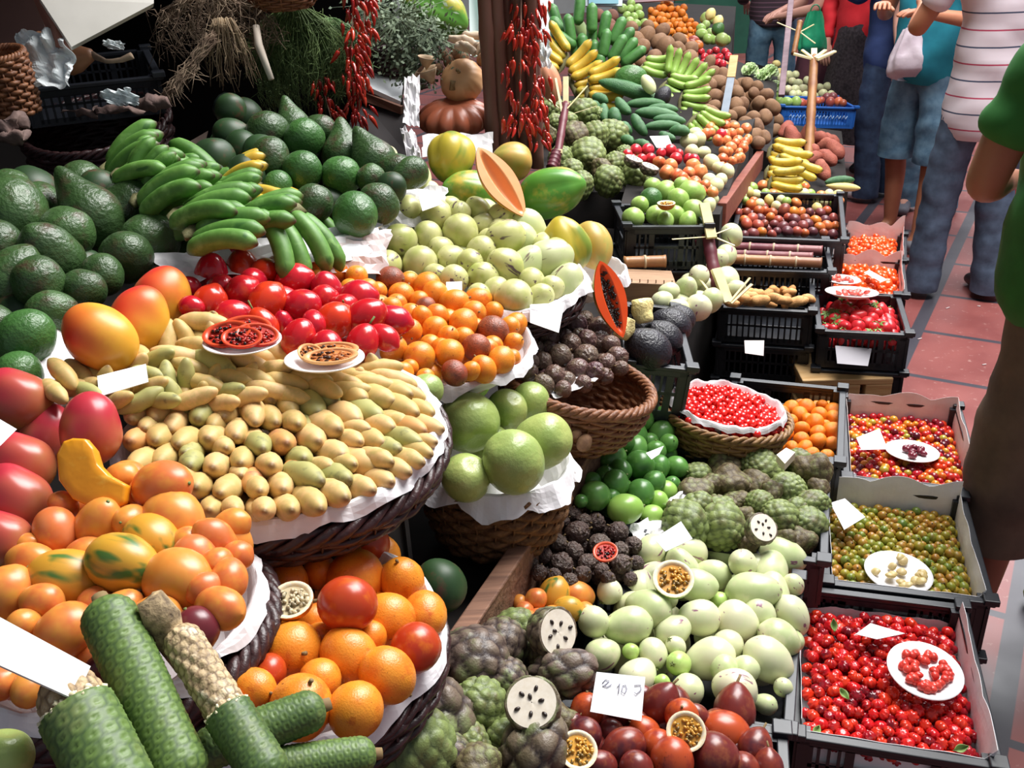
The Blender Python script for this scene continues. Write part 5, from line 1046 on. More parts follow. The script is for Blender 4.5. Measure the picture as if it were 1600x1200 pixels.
# ================================================================ the hall
def floor():
    m, t, b = NT('floor_tiles'); L = t.links
    tc = t.nodes.new('ShaderNodeTexCoord'); mp = t.nodes.new('ShaderNodeMapping'); L.new(tc.outputs['Object'], mp.inputs[0])
    A = ONH(1402, 582, 0); Bq = ONH(1507, 360, 0); C_ = ONH(1557, 522, 0); th = math.atan2(Bq.y-A.y, Bq.x-A.x)
    # rotate so that x runs across the aisle lines, y along them
    ca, sa = math.sin(th), -math.cos(th)
    sp = t.nodes.new('ShaderNodeSeparateXYZ'); L.new(tc.outputs['Object'], sp.inputs[0])
    def lin2(x, y, c):
        m1 = t.nodes.new('ShaderNodeMath'); m1.operation = 'MULTIPLY_ADD'; L.new(sp.outputs[0], m1.inputs[0]); m1.inputs[1].default_value = x; m1.inputs[2].default_value = c
        m2 = t.nodes.new('ShaderNodeMath'); m2.operation = 'MULTIPLY_ADD'; L.new(sp.outputs[1], m2.inputs[0]); m2.inputs[1].default_value = y; L.new(m1.outputs[0], m2.inputs[2]); return m2.outputs[0]
    along0 = A.x*math.cos(th)+A.y*math.sin(th)
    def band(v, per, w):
        m1 = t.nodes.new('ShaderNodeMath'); m1.operation = 'PINGPONG'; L.new(v, m1.inputs[0]); m1.inputs[1].default_value = per/2
        return rng(t, m1.outputs[0], w, w+.003, 1, 0)
    sx, sy = .556, .46
    g1 = band(lin2(ca, sa, -(A.x*ca+A.y*sa)+sx*40), sx, .026); g2 = band(lin2(math.cos(th), math.sin(th), -along0+sy*40), sy, .012)
    mx = t.nodes.new('ShaderNodeMath'); mx.operation = 'MAXIMUM'; L.new(g1, mx.inputs[0]); L.new(g2, mx.inputs[1])
    n = noi(t, tc.outputs['Object'], 3, 5); n2 = noi(t, tc.outputs['Object'], 40, 3)
    base = mixc(t, rng(t, n, .35, .65), lin('7c4240'), lin('90504c')); base = mixc(t, rng(t, n2, .62, .72, 0, .35), base, lin('c8a8a0'))
    L.new(mixc(t, mx.outputs[0], base, lin('413e46')), b.inputs['Base Color'])
    L.new(rng(t, n, .3, .7, .28, .5), b.inputs['Roughness']); return m
mb = MB(); mb.add([(-9, -3, 0), (16, -3, 0), (16, 20, 0), (-9, 20, 0)], [(0, 1, 2, 3)]); o = mb.obj('floor', floor(), smooth=False, origin=(0, 0, 0)); tag(o, kind='structure')
WALL = SM('wall_paint', 'b8bcb8', 'c8ccc8', .9, 2); WALLD = SM('dark_wall', '120e0e', '1c1614', .9, 3)
mb = MB(); mb.box((3, 17, 2.6), 25, .2, 5.2); tag(mb.obj('wall_back', WALL, smooth=False), kind='structure')
mb = MB(); wl = lat*-1
q0 = PX(100, 100, 3.3); q0.z = 0; wb = base-lat*2.0; wb.z = 1.5; mb.bar(wb-d*1.2, wb+d*3.4, .08, 3.0); tag(mb.obj('wall_left', WALLD, smooth=False), kind='structure')
# unseen awning, added and set to shade the rear of the near stall
aw0 = Vector((q0.x, q0.y, 2.55)); mb = MB(); ex = base-lat*.78; ex.z = 2.5; wl_ = 1.1; mb.bar(ex-d*.3-lat*wl_/2, ex+d*3.0-lat*wl_/2, wl_, .03); mb.bar(ex-d*.3, ex+d*3.0, .04, .08)
for s in (-2.1, 1.4):
    q = ex+d*(1.35+s*.78)-lat*1.0; mb.box((q.x, q.y, 1.25), .07, .07, 2.5)
tag(mb.obj('awning', WDD, smooth=False), 'dark awning board added to shade the rear of the near stall, out of view', 'awning')
p0, p1 = PX(-80, 150, 3.05), PX(628, 150, 3.0); p0.z = p1.z = 1.55; mb = MB(); mb.bar(p0, p1, .03, 1.5)  # added near-black board standing in for the shade behind the stall
tag(mb.obj('shade_backing', SM('shade_black', '0c0a0a', '141010', 1, 4, spec=.1), smooth=False), 'added black shade partition behind hanging herbs and upper avocados', 'backing')
# far background pieces
GRN = SM('green_door', '1f5a48', '2a6a54', .5, 3)
def slab(a, b, w, h, mat, name, label, cat, kind=None):
    mb = MB(); mb.bar(a, b, w, h); return tag(mb.obj(name, mat, smooth=False, bevel=.003), label, cat, kind=kind)
p = PX(1122, -20, 11); slab(p-CR*.5-U3*.2, p+CR*.5-U3*.2, .1, 3, GRN, 'shutter', 'dark green shutter behind the far fruit pyramid', 'shutter')
mb = MB(); mb.add([PX(730, -120, 4.6), PX(868, -120, 4.6), PX(862, 98, 4.55), PX(735, 88, 4.55)], [(0, 1, 2, 3)]); tag(mb.obj('white_backdrop', SM('panel_white', 'e6f2f0', 'd8ece8', .5, 2), smooth=False, solid=.02), 'bright white panel behind the bamboo canes', 'panel')
mb = MB(); mb.add([PX(742, -60, 4.5), PX(764, -60, 4.5), PX(764, 62, 4.5), PX(752, 55, 4.5)], [(0, 1, 2, 3)]); tag(mb.obj('green_sign', SM('sign_teal', '6ac0a0', '8ad0b0', .5, 2), smooth=False, solid=.01), 'pale green sheet hanging left of the bamboo canes', 'sheet')
mb = MB(); mb.add([PX(912, -60, 6.4), PX(975, -60, 6.4), PX(972, 10, 6.4), PX(915, 10, 6.4)], [(0, 1, 2, 3)]); o = mb.obj('display_board', SM('board_frame', 'c8d8e0', 'd8e4ea', .5, 2), smooth=False, solid=.02); tag(o, 'framed blue display board above the far plantains', 'board')
mb = MB(); mb.add([PX(918, -60, 6.36), PX(968, -60, 6.36), PX(966, 6, 6.36), PX(920, 6, 6.36)], [(0, 1, 2, 3)]); q = mb.obj('picture', SM('board_blue', '5a98b0', '7ab4c4', .5, 3), smooth=False, solid=.01, origin=o.location); q.parent = o; q.location = (0, 0, 0)
mb = MB(); mb.add([PX(975, -160, 7.2), PX(1100, -160, 7.2), PX(1090, -2, 7.2), PX(985, 5, 7.2)], [(0, 1, 2, 3)]); tag(mb.obj('pinkish_board', SM('pink_board', 'a88890', 'b89aa0', .6, 3), smooth=False, solid=.02), 'dull pink board behind the orange pyramid', 'board')
# ================================================================ far stalls
def FP(a, b, c): return Pl(a, b, c)
def far(kind, poly, r, plane, look, where, group, seed=1, grow=0, **kw):
    its = scatter(poly, r, seed, grow=grow); return heap(kind, its, plane, look, where, group, fill=kw.pop('fill', False), pack=.82, parts=False, **kw)
plX = Pl((920, 285, 3.25), (870, 170, 3.75), (990, 275, 3.4))
xs = "907 175 23;862 172 21;897 213 20;932 208 21;955 215 25;920 247 28;960 252 19;955 283 25;992 275 23;907 287 21;877 245 19;856 210 15;885 190 16;940 265 16;975 240 14;1000 255 14;890 265 18;865 190 14;935 180 14"
heap(lambda i: 'cheri_b' if i in (2, 11, 13) else 'cheri_g', xs, plX, ['brown cherimoya' if i in (2, 11, 13) else 'light green cherimoya' for i in range(19)], 'by the bamboo canes', 'cherimoyas by the bamboo canes')
for i, (x, y, z, lb) in enumerate(((990, 250, 3.3, 'cut cherimoya half with pale face beside the red tomatoes'), (1015, 262, 3.25, 'lower cut cherimoya half beside the red tomatoes'))):
    put('cheri_cut', PX(x, y, z), cdir(70, 30), 15*z/FPX, lb, sc=(1, 1, .8))
# cucumbers (monstera-like long greens)
CUK = FM('cucumber_skin', ['3c6a44', '4a7848', '2f5c3c'], .42, speck=('7a9a60', .3, 12), bump=(9, .3))
K('cucumber', egg(4.2, .02, lump=.1, seg=16, rings=18, bend=.25), CUK)
cuc = [(935, 127, 1032, 158, 12, 'scaly'), (978, 163, 1040, 162, 8), (992, 175, 1062, 184, 10), (963, 153, 985, 178, 9), (988, 178, 1010, 212, 9), (1007, 198, 1065, 197, 8), (943, 162, 946, 190, 9), (957, 168, 966, 195, 10), (972, 192, 984, 210, 10), (1030, 208, 1055, 218, 8), (1020, 186, 1072, 190, 8), (920, 160, 935, 175, 9), (990, 222, 1017, 232, 8), (970, 215, 990, 225, 8), (1010, 170, 1060, 172, 8), (1045, 205, 1078, 206, 9), (925, 150, 950, 160, 8)]
for i, q in enumerate(cuc):
    x0, y0, x1, y1, r = q[:5]; z = 3.95-(y0+y1-300)*.0022; A, B_ = PX(x0, y0, z), PX(x1, y1, z-.04+.02*(i % 3)); L = (B_-A).length; rr = r*z/FPX
    lb = rowlabels([((a+c)/2, (b+e)/2, 12) for a, b, c, e in [v[:4] for v in cuc]], 'dark green cucumber', 'in the far cucumber heap')[i]
    put('cucumber', (A+B_)/2, B_-A, rr, lb, 'cucumbers', sc=(1, 1, max(.3, L/2/rr/4.2)), parts=False)
put('black_plum', PX(1036, 150, 3.9), cdir(60), 13*3.9/FPX, 'dark avocado at the end of the cucumbers', cat='avocado', parts=False); put('dark_green', PX(985, 122, 4.0), cdir(10), 20*4/FPX, 'dark green avocado above the cucumbers', cat='avocado', sc=(1, 1, 1.2)); put('pale_egg', PX(1013, 132, 3.9), cdir(120), 10*4/FPX, 'small pale gourd beside the dark green avocado', cat='gourd', sc=(1, 1, 1.5))
# plantain stalk
pls = [(868, 28, 110), (875, 45, 130), (905, 15, 85), (925, 28, 90), (890, 45, 100), (925, 55, 90), (945, 40, 80), (965, 48, 65), (945, 68, 80), (965, 75, 60), (980, 78, 50), (990, 88, 35), (938, 105, 90), (957, 103, 75), (918, 110, 100), (952, 122, 70), (870, 72, 190), (895, 70, 110), (912, 75, 100), (880, 60, 150), (975, 62, 50), (930, 85, 95)]
o = empty('plantain_bunch', PX(925, 90, 4.5)); tag(o, 'tall stalk of dark green plantains with upright fingers', 'plantains')
for i, (x, y, a) in enumerate(pls):
    f = link('plantain', FING2, o); z = 4.45-.02*(i % 5); M = frame(cdir(a, 10), CF, PX(x, y, z)); r = 8.5*z/FPX; f.matrix_local = Matrix.Translation(-o.location) @ M @ Matrix.Diagonal((r, r, r, 1))
mb = MB(); mb.tube([PX(950, 150, 4.5), PX(935, 100, 4.52), (PX(905, 40, 4.55))], [.03, .035, .03], 10); s_ = mb.obj('stalk', SM('stalk_green', '5a6a3a', '6a7a44', .7), origin=o.location); s_.parent = o; s_.location = (0, 0, 0)
for i, (x, y, a, col, lb) in enumerate([(1000, 105, -25, 'lime', 'pale green banana hand nearest the plantain stalk'), (1035, 130, -35, 'lime', 'pale green banana hand above the cucumbers'), (1062, 118, 60, 'lime', 'light green banana hand pointing up by the potatoes'), (1065, 150, -10, 'lime', 'light green banana hand lying left of the potatoes'), (1085, 178, -45, 'lime', 'lowest light green banana hand left of the potatoes'), (875, 105, 150, 'mix', 'yellow brown banana hand behind the canes, upper one'), (895, 130, 20, 'mix', 'yellow banana hand behind the split cane'), (920, 145, 0, 'mix', 'ripe banana hand just above the green cherimoyas')]):
    z = 4.2-(y-120)*.004; bunch(col, PX(x, y+(8 if col == 'lime' else 0), z-.05), cdir(a, 10), cdir(a-90, 0), (5.6 if col == 'lime' else 7)*z/FPX, 6, lb, 'far banana hands', fan=10)
# brown heaps
plZ = Pl((1000, 90, 5.2), (1200, 150, 4.9), (1130, 180, 4.5))
far('sapodilla', [(930, 5), (965, 15), (985, 60), (960, 75), (935, 40)], 11, Pl((940, 20, 5.4), (980, 60, 5.2), (950, 60, 5.2)), 'brown sapodilla', 'behind the plantain stalk', 'brown fruit behind the plantains', 3)
pq_ = parse("1002 75 13;1000 96 11;1022 90 12;1040 75 15;1052 95 16;1078 92 13;1080 107 11;1070 118 10;1092 125 14;1110 132 10;1010 58 14;1030 65 13;1098 140 12;1100 157 10;1117 150 11;1115 167 10;1103 172 9;1060 78 12;1035 100 12;1015 108 11;995 62 12;1085 142 11;985 110 12;975 100 12;990 80 11;1050 108 12;1095 108 12;985 45 11;1012 42 10;1035 48 11;1062 62 10;1080 75 11")
for (x, y, r), lb in zip(pq_, rowlabels(pq_, 'large brown potato', 'above green bananas')): z = 5.1-(y-60)*.0055; rr = random.Random(int(x*7+y)); put('potato', PX(x, y, z), Vector((rr.gauss(0, 1), rr.gauss(0, 1), rr.gauss(0, 1))), r*z/FPX, lb, 'large brown potatoes above the bananas')
far('potato', [(1060, 105), (1090, 85), (1130, 112), (1150, 120), (1200, 130), (1212, 165), (1200, 185), (1195, 235), (1180, 240), (1135, 188), (1100, 180), (1085, 145)], 11, plZ, 'brown potato', 'in the long far heap', 'potatoes in the long heap', 5, fill=True)
far('green_guava', [(965, 10), (990, 5), (1010, 20), (1008, 42), (975, 35)], 7, Pl((970, 10, 6.6), (1000, 20, 6.5), (985, 40, 6.3)), 'small green apple', 'left of the tangerine pyramid', 'green apples by the pyramid', 6)
far('tangerine', [(1012, 12), (1028, 5), (1062, 5), (1075, 20), (1100, 60), (1028, 58), (1015, 35)], 6.2, Pl((1030, 8, 7.3), (1070, 10, 7.3), (1060, 60, 6.4)), 'orange tangerine', 'in the far pyramid', 'tangerines in the far pyramid', 7, fill=True)
far('mixed_passion', [(1055, 60), (1105, 62), (1090, 88), (1065, 85)], 9, Pl((1060, 65, 6.0), (1100, 65, 6), (1080, 90, 5.6)), 'orange and red fruit', 'below the tangerine pyramid', 'fruit below the pyramid', 8)
far('red_apple', [(1092, 78), (1120, 72), (1138, 78), (1140, 98), (1110, 108), (1094, 98)], 6.5, Pl((1095, 80, 5.9), (1130, 80, 6), (1115, 100, 5.6)), 'red plum', 'near the dark jumper person', 'red plums', 9)
far('green_guava', [(1080, 20), (1105, 25), (1130, 40), (1142, 65), (1120, 72), (1100, 60)], 7.5, Pl((1085, 25, 6.8), (1130, 45, 6.6), (1110, 70, 6)), 'small green fruit', 'right of the pyramid', 'green fruit right of the pyramid', 10)
for x, y, r, k, lb in ((1128, 62, 11, 'giant', 'striped green melon beside the jeans of the dark jumper person'), (1122, 45, 10, 'dark_green', 'dark green melon behind the striped one'), (1068, 68, 11, 'orange_tomato', 'large orange fruit under the tangerine pyramid'), (1122, 33, 8, 'lemon', 'yellow orange half lying on the far greens'), (1110, 22, 8, 'lemon', 'yellow lemon at the top of the far greens'), (1133, 102, 7, 'orange_tomato', 'single orange fruit on the green cucumbers right of the plums')):
    put(k, PX(x, y, 5.8), cdir(60), r*5.8/FPX, lb, cat='fruit', parts=False)
# slope of tomatoes and pale fruit
plS = Pl((990, 240, 3.5), (1170, 200, 3.95), (1080, 320, 3.0))
far('red_apple', [(972, 225), (1020, 235), (1015, 268), (995, 265), (975, 250)], 9, plS, 'rosy tomato', 'left of the slope beside cherimoyas', 'rosy tomatoes', 11)
far('red_apple', [(1025, 232), (1065, 225), (1090, 240), (1085, 258), (1045, 256)], 9, plS, 'shiny red tomato', 'in front of the white card', 'red tomatoes', 12)
far('orange_tomato', [(1020, 240), (1045, 255), (1100, 258), (1110, 280), (1080, 300), (1030, 275)], 11, plS, 'orange tomato', 'under the red tomatoes', 'orange tomatoes', 13)
far('pale_egg', [(1065, 212), (1095, 205), (1120, 240), (1125, 258), (1095, 255), (1072, 230)], 11, plS, 'cream pepino', 'in the middle of the slope', 'cream pepinos on the far slope', 14)
far('orange_tomato', [(1085, 192), (1130, 185), (1172, 200), (1170, 225), (1150, 250), (1125, 235), (1095, 205)], 8.5, plS, 'orange or yellow tomato', 'at the top of the slope', 'tomatoes at the top of the slope', 15)
far('red_apple', [(1120, 198), (1140, 195), (1145, 210), (1122, 212)], 9, Pl((990, 240, 3.42), (1170, 200, 3.87), (1080, 320, 2.93)), 'red pepper', 'at the top of the slope', 'red peppers on the slope', 16)
far('pale_egg', [(1110, 262), (1140, 250), (1150, 262), (1130, 295), (1112, 330), (1095, 330), (1100, 290)], 10, plS, 'pale cream fruit', 'beside the brown board', 'pale fruit beside the board', 17)
far('green_guava', [(1010, 278), (1050, 275), (1080, 290), (1095, 310), (1075, 318), (1020, 300)], 13, plS, 'light green guava', 'above the mesh crate', 'light green guavas', 18)
far('orange_tomato', [(1065, 275), (1110, 275), (1120, 300), (1100, 318), (1080, 300)], 9, Pl((990, 240, 3.42), (1170, 200, 3.87), (1080, 320, 2.93)), 'small orange tomato', 'above the mesh crate', 'small orange tomatoes', 19)
far('orange_tomato', [(1135, 222), (1170, 215), (1165, 240), (1145, 265), (1125, 265)], 8, plS, 'peach coloured tomato', 'near the brown board', 'peach tomatoes', 20)
# board along it
a2, b2 = PX(1128, 322, 3.2), PX(1188, 232, 4.2); mb = MB(); mb.bar(a2-U3*.03, b2-U3*.05, .03, .08); tag(mb.obj('red_brown_board', SM('red_wood', '7a3c30', '8e5040', .6, 6, (1, 8, 8)), smooth=False, bevel=.003), 'red brown board edging the far upper tier', 'board')
# lower far tier
plV = Pl((1150, 345, 3.5), (1305, 350, 3.6), (1240, 250, 4.3))
far('mixed_passion', [(1148, 322), (1180, 318), (1305, 325), (1308, 372), (1165, 370), (1150, 350)], 8, plV, 'orange or purple passionfruit', 'in the far mixed crate', 'far mixed passionfruit', 21, fill=True)
far(['lemon', 'pale_egg', 'green_guava', 'orange_tomato', 'pale_egg'], [(1145, 285), (1200, 280), (1240, 288), (1318, 298), (1316, 328), (1180, 322), (1142, 315)], 8, plV, lambda k: {'lemon': 'pale lemon', 'pale_egg': 'cream coloured fruit', 'green_guava': 'pale green fruit', 'orange_tomato': 'orange fruit'}[k], 'behind mixed passionfruit', 'pale fruit behind the passionfruit', 22)
far('mixed_passion', [(1132, 300), (1165, 298), (1165, 315), (1138, 318)], 8, Pl((1150, 345, 3.4), (1305, 350, 3.5), (1240, 250, 4.2)), 'orange fruit', 'at the end of the brown board', 'orange fruit by the board end', 23)
C9 = crate([(1165, 300), (1325, 305), (1306, 375), (1140, 370)], .13, 'black crate of mixed orange and purple passionfruit', h=.70); stack(C9, 3, 'mixed passionfruit')
for i, (x, y, a, lb) in enumerate([(1205, 235, -20, 'yellow banana hand topmost on the lower far tier'), (1215, 250, -25, 'yellow banana hand just below the topmost'), (1200, 268, -15, 'greenish yellow banana hand in the middle of the pile'), (1205, 285, -10, 'lowest yellow banana hand above the lemons'), (1230, 262, -40, 'short yellow banana hand nearest the sweet potatoes')]):
    z = 4.15-(y-235)*.006; bunch('yellow', PX(x, y, z), cdir(a, 15), cdir(a-90, 0), 6.3*z/FPX, 4, lb, 'yellow bananas', fan=8)
far('sweet_potato', [(1225, 198), (1260, 200), (1300, 215), (1318, 255), (1290, 275), (1255, 272), (1240, 240)], 11.5, Pl((1230, 205, 4.9), (1300, 215, 4.9), (1290, 270, 4.3)), 'reddish sweet potato', 'around the cane stand', 'sweet potatoes', 24, fill=True)
far('potato', [(1200, 165), (1222, 175), (1228, 200), (1205, 215), (1198, 190)], 9, Pl((1200, 170, 5.2), (1220, 180, 5.2), (1210, 210, 4.9)), 'pale potato', 'beside the blue crate', 'pale potatoes', 25)
for x, y, a, k, lb in ((1312, 283, 5, 'cucumber', 'green courgette beyond the lemons'), (1318, 292, -5, 'lemon', 'pale yellow marrow at the right end of the lemons')): put(k, PX(x, y, 4.0), cdir(a), 7*4/FPX, lb, cat='vegetable', parts=False, sc=(1, 1, .8 if k == 'cucumber' else 3))
# lettuces and blue crate
def lettuce(p, r, label, seed):
    mb = MB()
    for k in range(12):
        a = k*2.4; t = .25+.75*(k/12); dd = Vector((math.cos(a)*t, math.sin(a)*t, .9-.6*t)).normalized(); M = frame(dd, None, p)
        mb.grid(lambda u, v: M @ Vector(((u-.5)*r*1.5*math.sin(.3+v*2.5), r*.25*noise.noise(Vector((u*6, v*6, k+seed))), r*(v-.1)*1.05)), 9, 9)
    return tag(mb.obj('lettuce', FM('lettuce_leaf', ['a8c87c', 'c0d89c', '8cb868'], .5, blotch=('dce8c8', .5, .7, 30), bscale=20), solid=.001), label, 'lettuce', 'lettuces')
for i, (x, y) in enumerate(((1172, 112), (1192, 122), (1210, 140), (1185, 138), (1203, 115))): lettuce(PX(x, y, 5.6), 15*5.6/FPX, ['frilly pale lettuce at the left end of the row', 'pale lettuce in the middle of the lettuces', 'bright green lettuce nearest the blue crate', 'lettuce at the front beside the potatoes', 'lettuce at the back beside the grey board'][i], i)
BLU = SM('blue_crate_plastic', '1c58a8', '2464b8', .4, 4)
CB = crate([(1205, 150, 5.9), (1322, 152, 5.9), (1322, 168, 5.55), (1215, 165, 5.55)], .12, 'blue plastic crate of round purple and green fruit', mat=BLU)
far('mixed_passion', [(1235, 152), (1320, 150), (1322, 168), (1240, 168)], 6.5, Pl((1220, 165, 5.55), (1320, 168, 5.55), (1270, 150, 5.85)), 'small dull purple fruit', 'in the blue crate', 'purple fruit in the blue crate', 26)
far('green_guava', [(1212, 145), (1255, 150), (1250, 168), (1218, 168)], 8, Pl((1220, 165, 5.5), (1320, 168, 5.5), (1270, 150, 5.8)), 'pale green round fruit', 'in the blue crate', 'green fruit in the blue crate', 27)
far('pale_egg', [(1212, 112), (1240, 108), (1262, 122), (1300, 138), (1305, 150), (1230, 150)], 7, Pl((1220, 115, 6.6), (1300, 140, 6.3), (1260, 150, 6)), 'white pepino', 'behind the blue crate', 'white pepinos behind the blue crate', 28)
far('lemon', [(1208, 92), (1222, 95), (1226, 120), (1210, 125)], 6, Pl((1210, 95, 6.8), (1225, 95, 6.8), (1215, 120, 6.5)), 'small yellow pear', 'beside the grey board', 'small yellow pears', 29)
# wicker squiggle wording on blue crate front
mk = MB(); M = CB['M']; W, D, dp = CB['W'], CB['D'], CB['dep']
for k in range(9): x = -W*.4+k*W*.09; mk.tube([M @ Vector((x, -D/2-.006, dp*.45)), M @ Vector((x+.012, -D/2-.006, dp*.62)), M @ Vector((x+.022, -D/2-.006, dp*.45)), M @ Vector((x+.03, -D/2-.006, dp*.6))], .0025, 4)
q = mk.obj('white_lettering', SM('lettering', 'a8c0d8', 'b8cce0', .6), origin=(0, 0, 0)); q.parent = CB['o']; q.matrix_parent_inverse = CB['o'].matrix_world.inverted()
# support under far goods
def supp(pts, z0, label, mat=DK_, name='display_counter', thick=.03):
    V = [Vector(p) for p in pts]; mb = MB(); n = len(V); top = V; bot = [Vector((v.x, v.y, z0)) for v in V]
    mb.add(top+bot, [tuple(range(n)), tuple(range(2*n-1, n-1, -1))]+[(i, i+n, (i+1) % n+n, (i+1) % n) for i in range(n)])
    return tag(mb.obj(name, mat, smooth=False), label, 'counter')
def dn(p, k): p = p.copy(); p.z -= k; return p
def pso(pl, x, y, off): return pl.at(x, y, off)
supp([pso(plX, 845, 300, -.09), pso(plX, 1010, 300, -.09), pso(plX, 1010, 150, -.12), pso(plX, 845, 150, -.12)], 0, 'dark stand under the green cherimoyas by the canes')
plCu = Pl((935, 130, 4.1), (1070, 190, 3.85), (990, 230, 3.8)); supp([plCu.at(925, 235, -.07), plCu.at(1080, 215, -.07), plCu.at(1085, 125, -.07), plCu.at(905, 120, -.07)], 0, 'dark stand under the cucumbers and banana hands')
supp([plS.at(965, 335, -.06), plS.at(1125, 335, -.06), plS.at(1180, 185, -.06), plS.at(1000, 215, -.06)], 0, 'dark stand under the sloping tomatoes')
supp([plZ.at(930, 130, -.1), plZ.at(1205, 240, -.1), plZ.at(1215, 120, -.1), plZ.at(1100, 75, -.1), plZ.at(940, 20, -.1)], 0, 'dark stand under the potato heap')
pf = Pl((960, 0, 7.5), (1100, 0, 7.5), (1060, 95, 5.8)); supp([pf.at(940, 60, -.12), pf.at(1140, 110, -.12), pf.at(1150, 10, -.12), pf.at(960, 0, -.12)], 0, 'dark stand under the far tangerine pyramid')
pv = Pl((1190, 300, 4.0), (1300, 280, 4.2), (1240, 205, 4.9)); supp([pv.at(1165, 300, -.07), pv.at(1325, 300, -.07), pv.at(1315, 205, -.07), pv.at(1200, 190, -.07)], 0, 'dark stand under bananas and sweet potatoes')
pq = Pl((1180, 140, 5.7), (1300, 150, 6.2), (1240, 110, 6.6)); supp([pq.at(1165, 165, -.12), pq.at(1320, 165, -.12), pq.at(1300, 110, -.12), pq.at(1165, 95, -.12)], 0, 'dark stand under lettuces and the blue crate')
# ---------------------------------------------------------------- cane sticks with split ends
STR = SM('split_cane', 'd8c890', 'e8dcb0', .6, 10, bump=.2); CAN2 = SM('cane_stem', '7a4a2c', '9a6a3c', .45, 9); CAN3 = SM('cane_purple', '5a2430', '743840', .45, 9)
def stand(a, b, r, mat, label, splits, name='sugar_cane_stick', cat='sugar cane stick'):
    a, b = PX(*a), PX(*b); o = empty(name, a); tag(o, label, cat); inv = Matrix.Translation(-a)
    mb = MB(); pts = [a.lerp(b, k/20) for k in range(21)]; mb.tube(pts, [r*(1.12 if k % 5 == 0 else 1) for k in range(21)], 12); s = mb.obj('stem', mat, o, origin=a); s.location = (0, 0, 0)
    for p0, p1, w in splits:
        p0, p1 = PX(*p0), PX(*p1); m = MB(); m.bar(p0, p1, w, w*.35); q = m.obj('split_strip', STR, o, origin=a, smooth=False, bevel=.0008); q.location = (0, 0, 0)
    return o
stand((1123, 470, 2.72), (1106, 368, 2.78), .018, CAN3, 'purple sugar cane stick with peeled end standing behind the crates', [((1138, 472, 2.68), (1118, 420, 2.7), .03), ((1112, 372, 2.75), (1100, 318, 2.78), .03), ((1106, 370, 2.76), (1050, 374, 2.72), .006), ((1112, 368, 2.76), (1143, 356, 2.78), .006), ((1120, 372, 2.76), (1148, 384, 2.75), .008), ((1120, 470, 2.66), (1090, 432, 2.68), .008), ((1140, 472, 2.66), (1172, 434, 2.68), .007), ((1142, 474, 2.66), (1175, 444, 2.68), .010)])
stand((1098, 424, 2.85), (1092, 376, 2.88), .012, CAN3, 'thin reddish cane beside the peeled one', [])
stand((868, 262, 3.0), (884, 162, 3.1), .013, CAN3, 'dark red cane stick with split tips in front of the green cherimoyas', [((884, 164, 3.09), (884, 120, 3.1), .018), ((878, 175, 3.08), (868, 122, 3.1), .008), ((886, 170, 3.08), (918, 134, 3.1), .006), ((884, 178, 3.08), (858, 155, 3.1), .006), ((888, 180, 3.08), (932, 166, 3.06), .004)])
stand((862, 262, 2.85), (870, 238, 2.87), .016, CAN3, 'short cut cane stump by the big green papaya', [((871, 240, 2.865), (872, 234, 2.868), .028)])
stand((1262, 270, 4.5), (1272, 90, 5.0), .022, CAN2, 'tall yellow brown cane stand with flower of split strips', [((1270, 92, 4.98), (1240, 84, 5.0), .03), ((1272, 92, 4.97), (1253, 78, 5.0), .02), ((1272, 90, 4.98), (1272, 76, 5.0), .03), ((1274, 90, 4.96), (1290, 78, 4.98), .02), ((1276, 92, 4.95), (1305, 80, 4.97), .025), ((1276, 94, 4.95), (1300, 84, 4.97), .02)])
stand((1240, 84, 5.3), (1250, 34, 5.4), .014, CAN2, 'thin cane with crossed white strips before the green bag', [((1245, 48, 5.38), (1214, 35, 5.4), .012), ((1250, 50, 5.38), (1272, 38, 5.36), .012), ((1250, 50, 5.38), (1274, 68, 5.36), .012)])
GRB_ = SM('grey_pink_board', '7a6068', '8a7078', .6, 8, (1, 6, 6)); MET = SM('grey_board', '6a7480', '828a96', .6, 8)
a, b = PX(1131, 183, 4.4), PX(1142, 122, 4.6); mb = MB(); mb.bar(a, b, .035, .008); o = mb.obj('blade', MET, smooth=False, bevel=.001)
h_ = empty('long_knife', a); tag(h_, 'long upright knife with wooden handle stuck in the potatoes', 'knife'); o.parent = h_; o.location = o.location-a
mb = MB(); mb.bar(b, PX(1147, 88, 4.7), .04, .018); q = mb.obj('handle', WDL, h_, smooth=False, origin=a, bevel=.003); q.location = (0, 0, 0)
mb = MB(); mb.bar(PX(1221, 150, 5.3), PX(1242, -60, 6.0), .034, .02); tag(mb.obj('grey_pole', GRB_, smooth=False, bevel=.004), 'grey pink pole rising between lettuces and blue crate', 'pole')
# ================================================================ upper left shelf and hanging goods
BAM = SM('bamboo_brown', '5c3c34', '7a564a', .5, 5, (1, 1, .3))
for i, (x0, x1, r, z, lb) in enumerate(((770, 772, 10, 2.6, 'leftmost brown bamboo cane of the post'), (788, 788, 11, 2.62, 'second brown bamboo cane of the post'), (806, 805, 9, 2.66, 'middle bamboo cane behind the chilli string'), (824, 822, 10, 2.64, 'fourth bamboo cane of the post beside the red chillies'), (843, 840, 10, 2.62, 'rightmost bamboo cane of the post'))):
    A, B_ = PX(x1, 262, z), PX(x0, -200, z-.55); B_ = A+U3*1.15+(B_-A)*.0; mb = MB(); N = 31; mb.tube([A.lerp(B_, k/(N-1)) for k in range(N)], [r*z/FPX*(1.14 if k % 6 == 3 else 1) for k in range(N)], 12); tag(mb.obj('bamboo_cane', BAM), lb, 'bamboo cane', 'bamboo canes of the post')
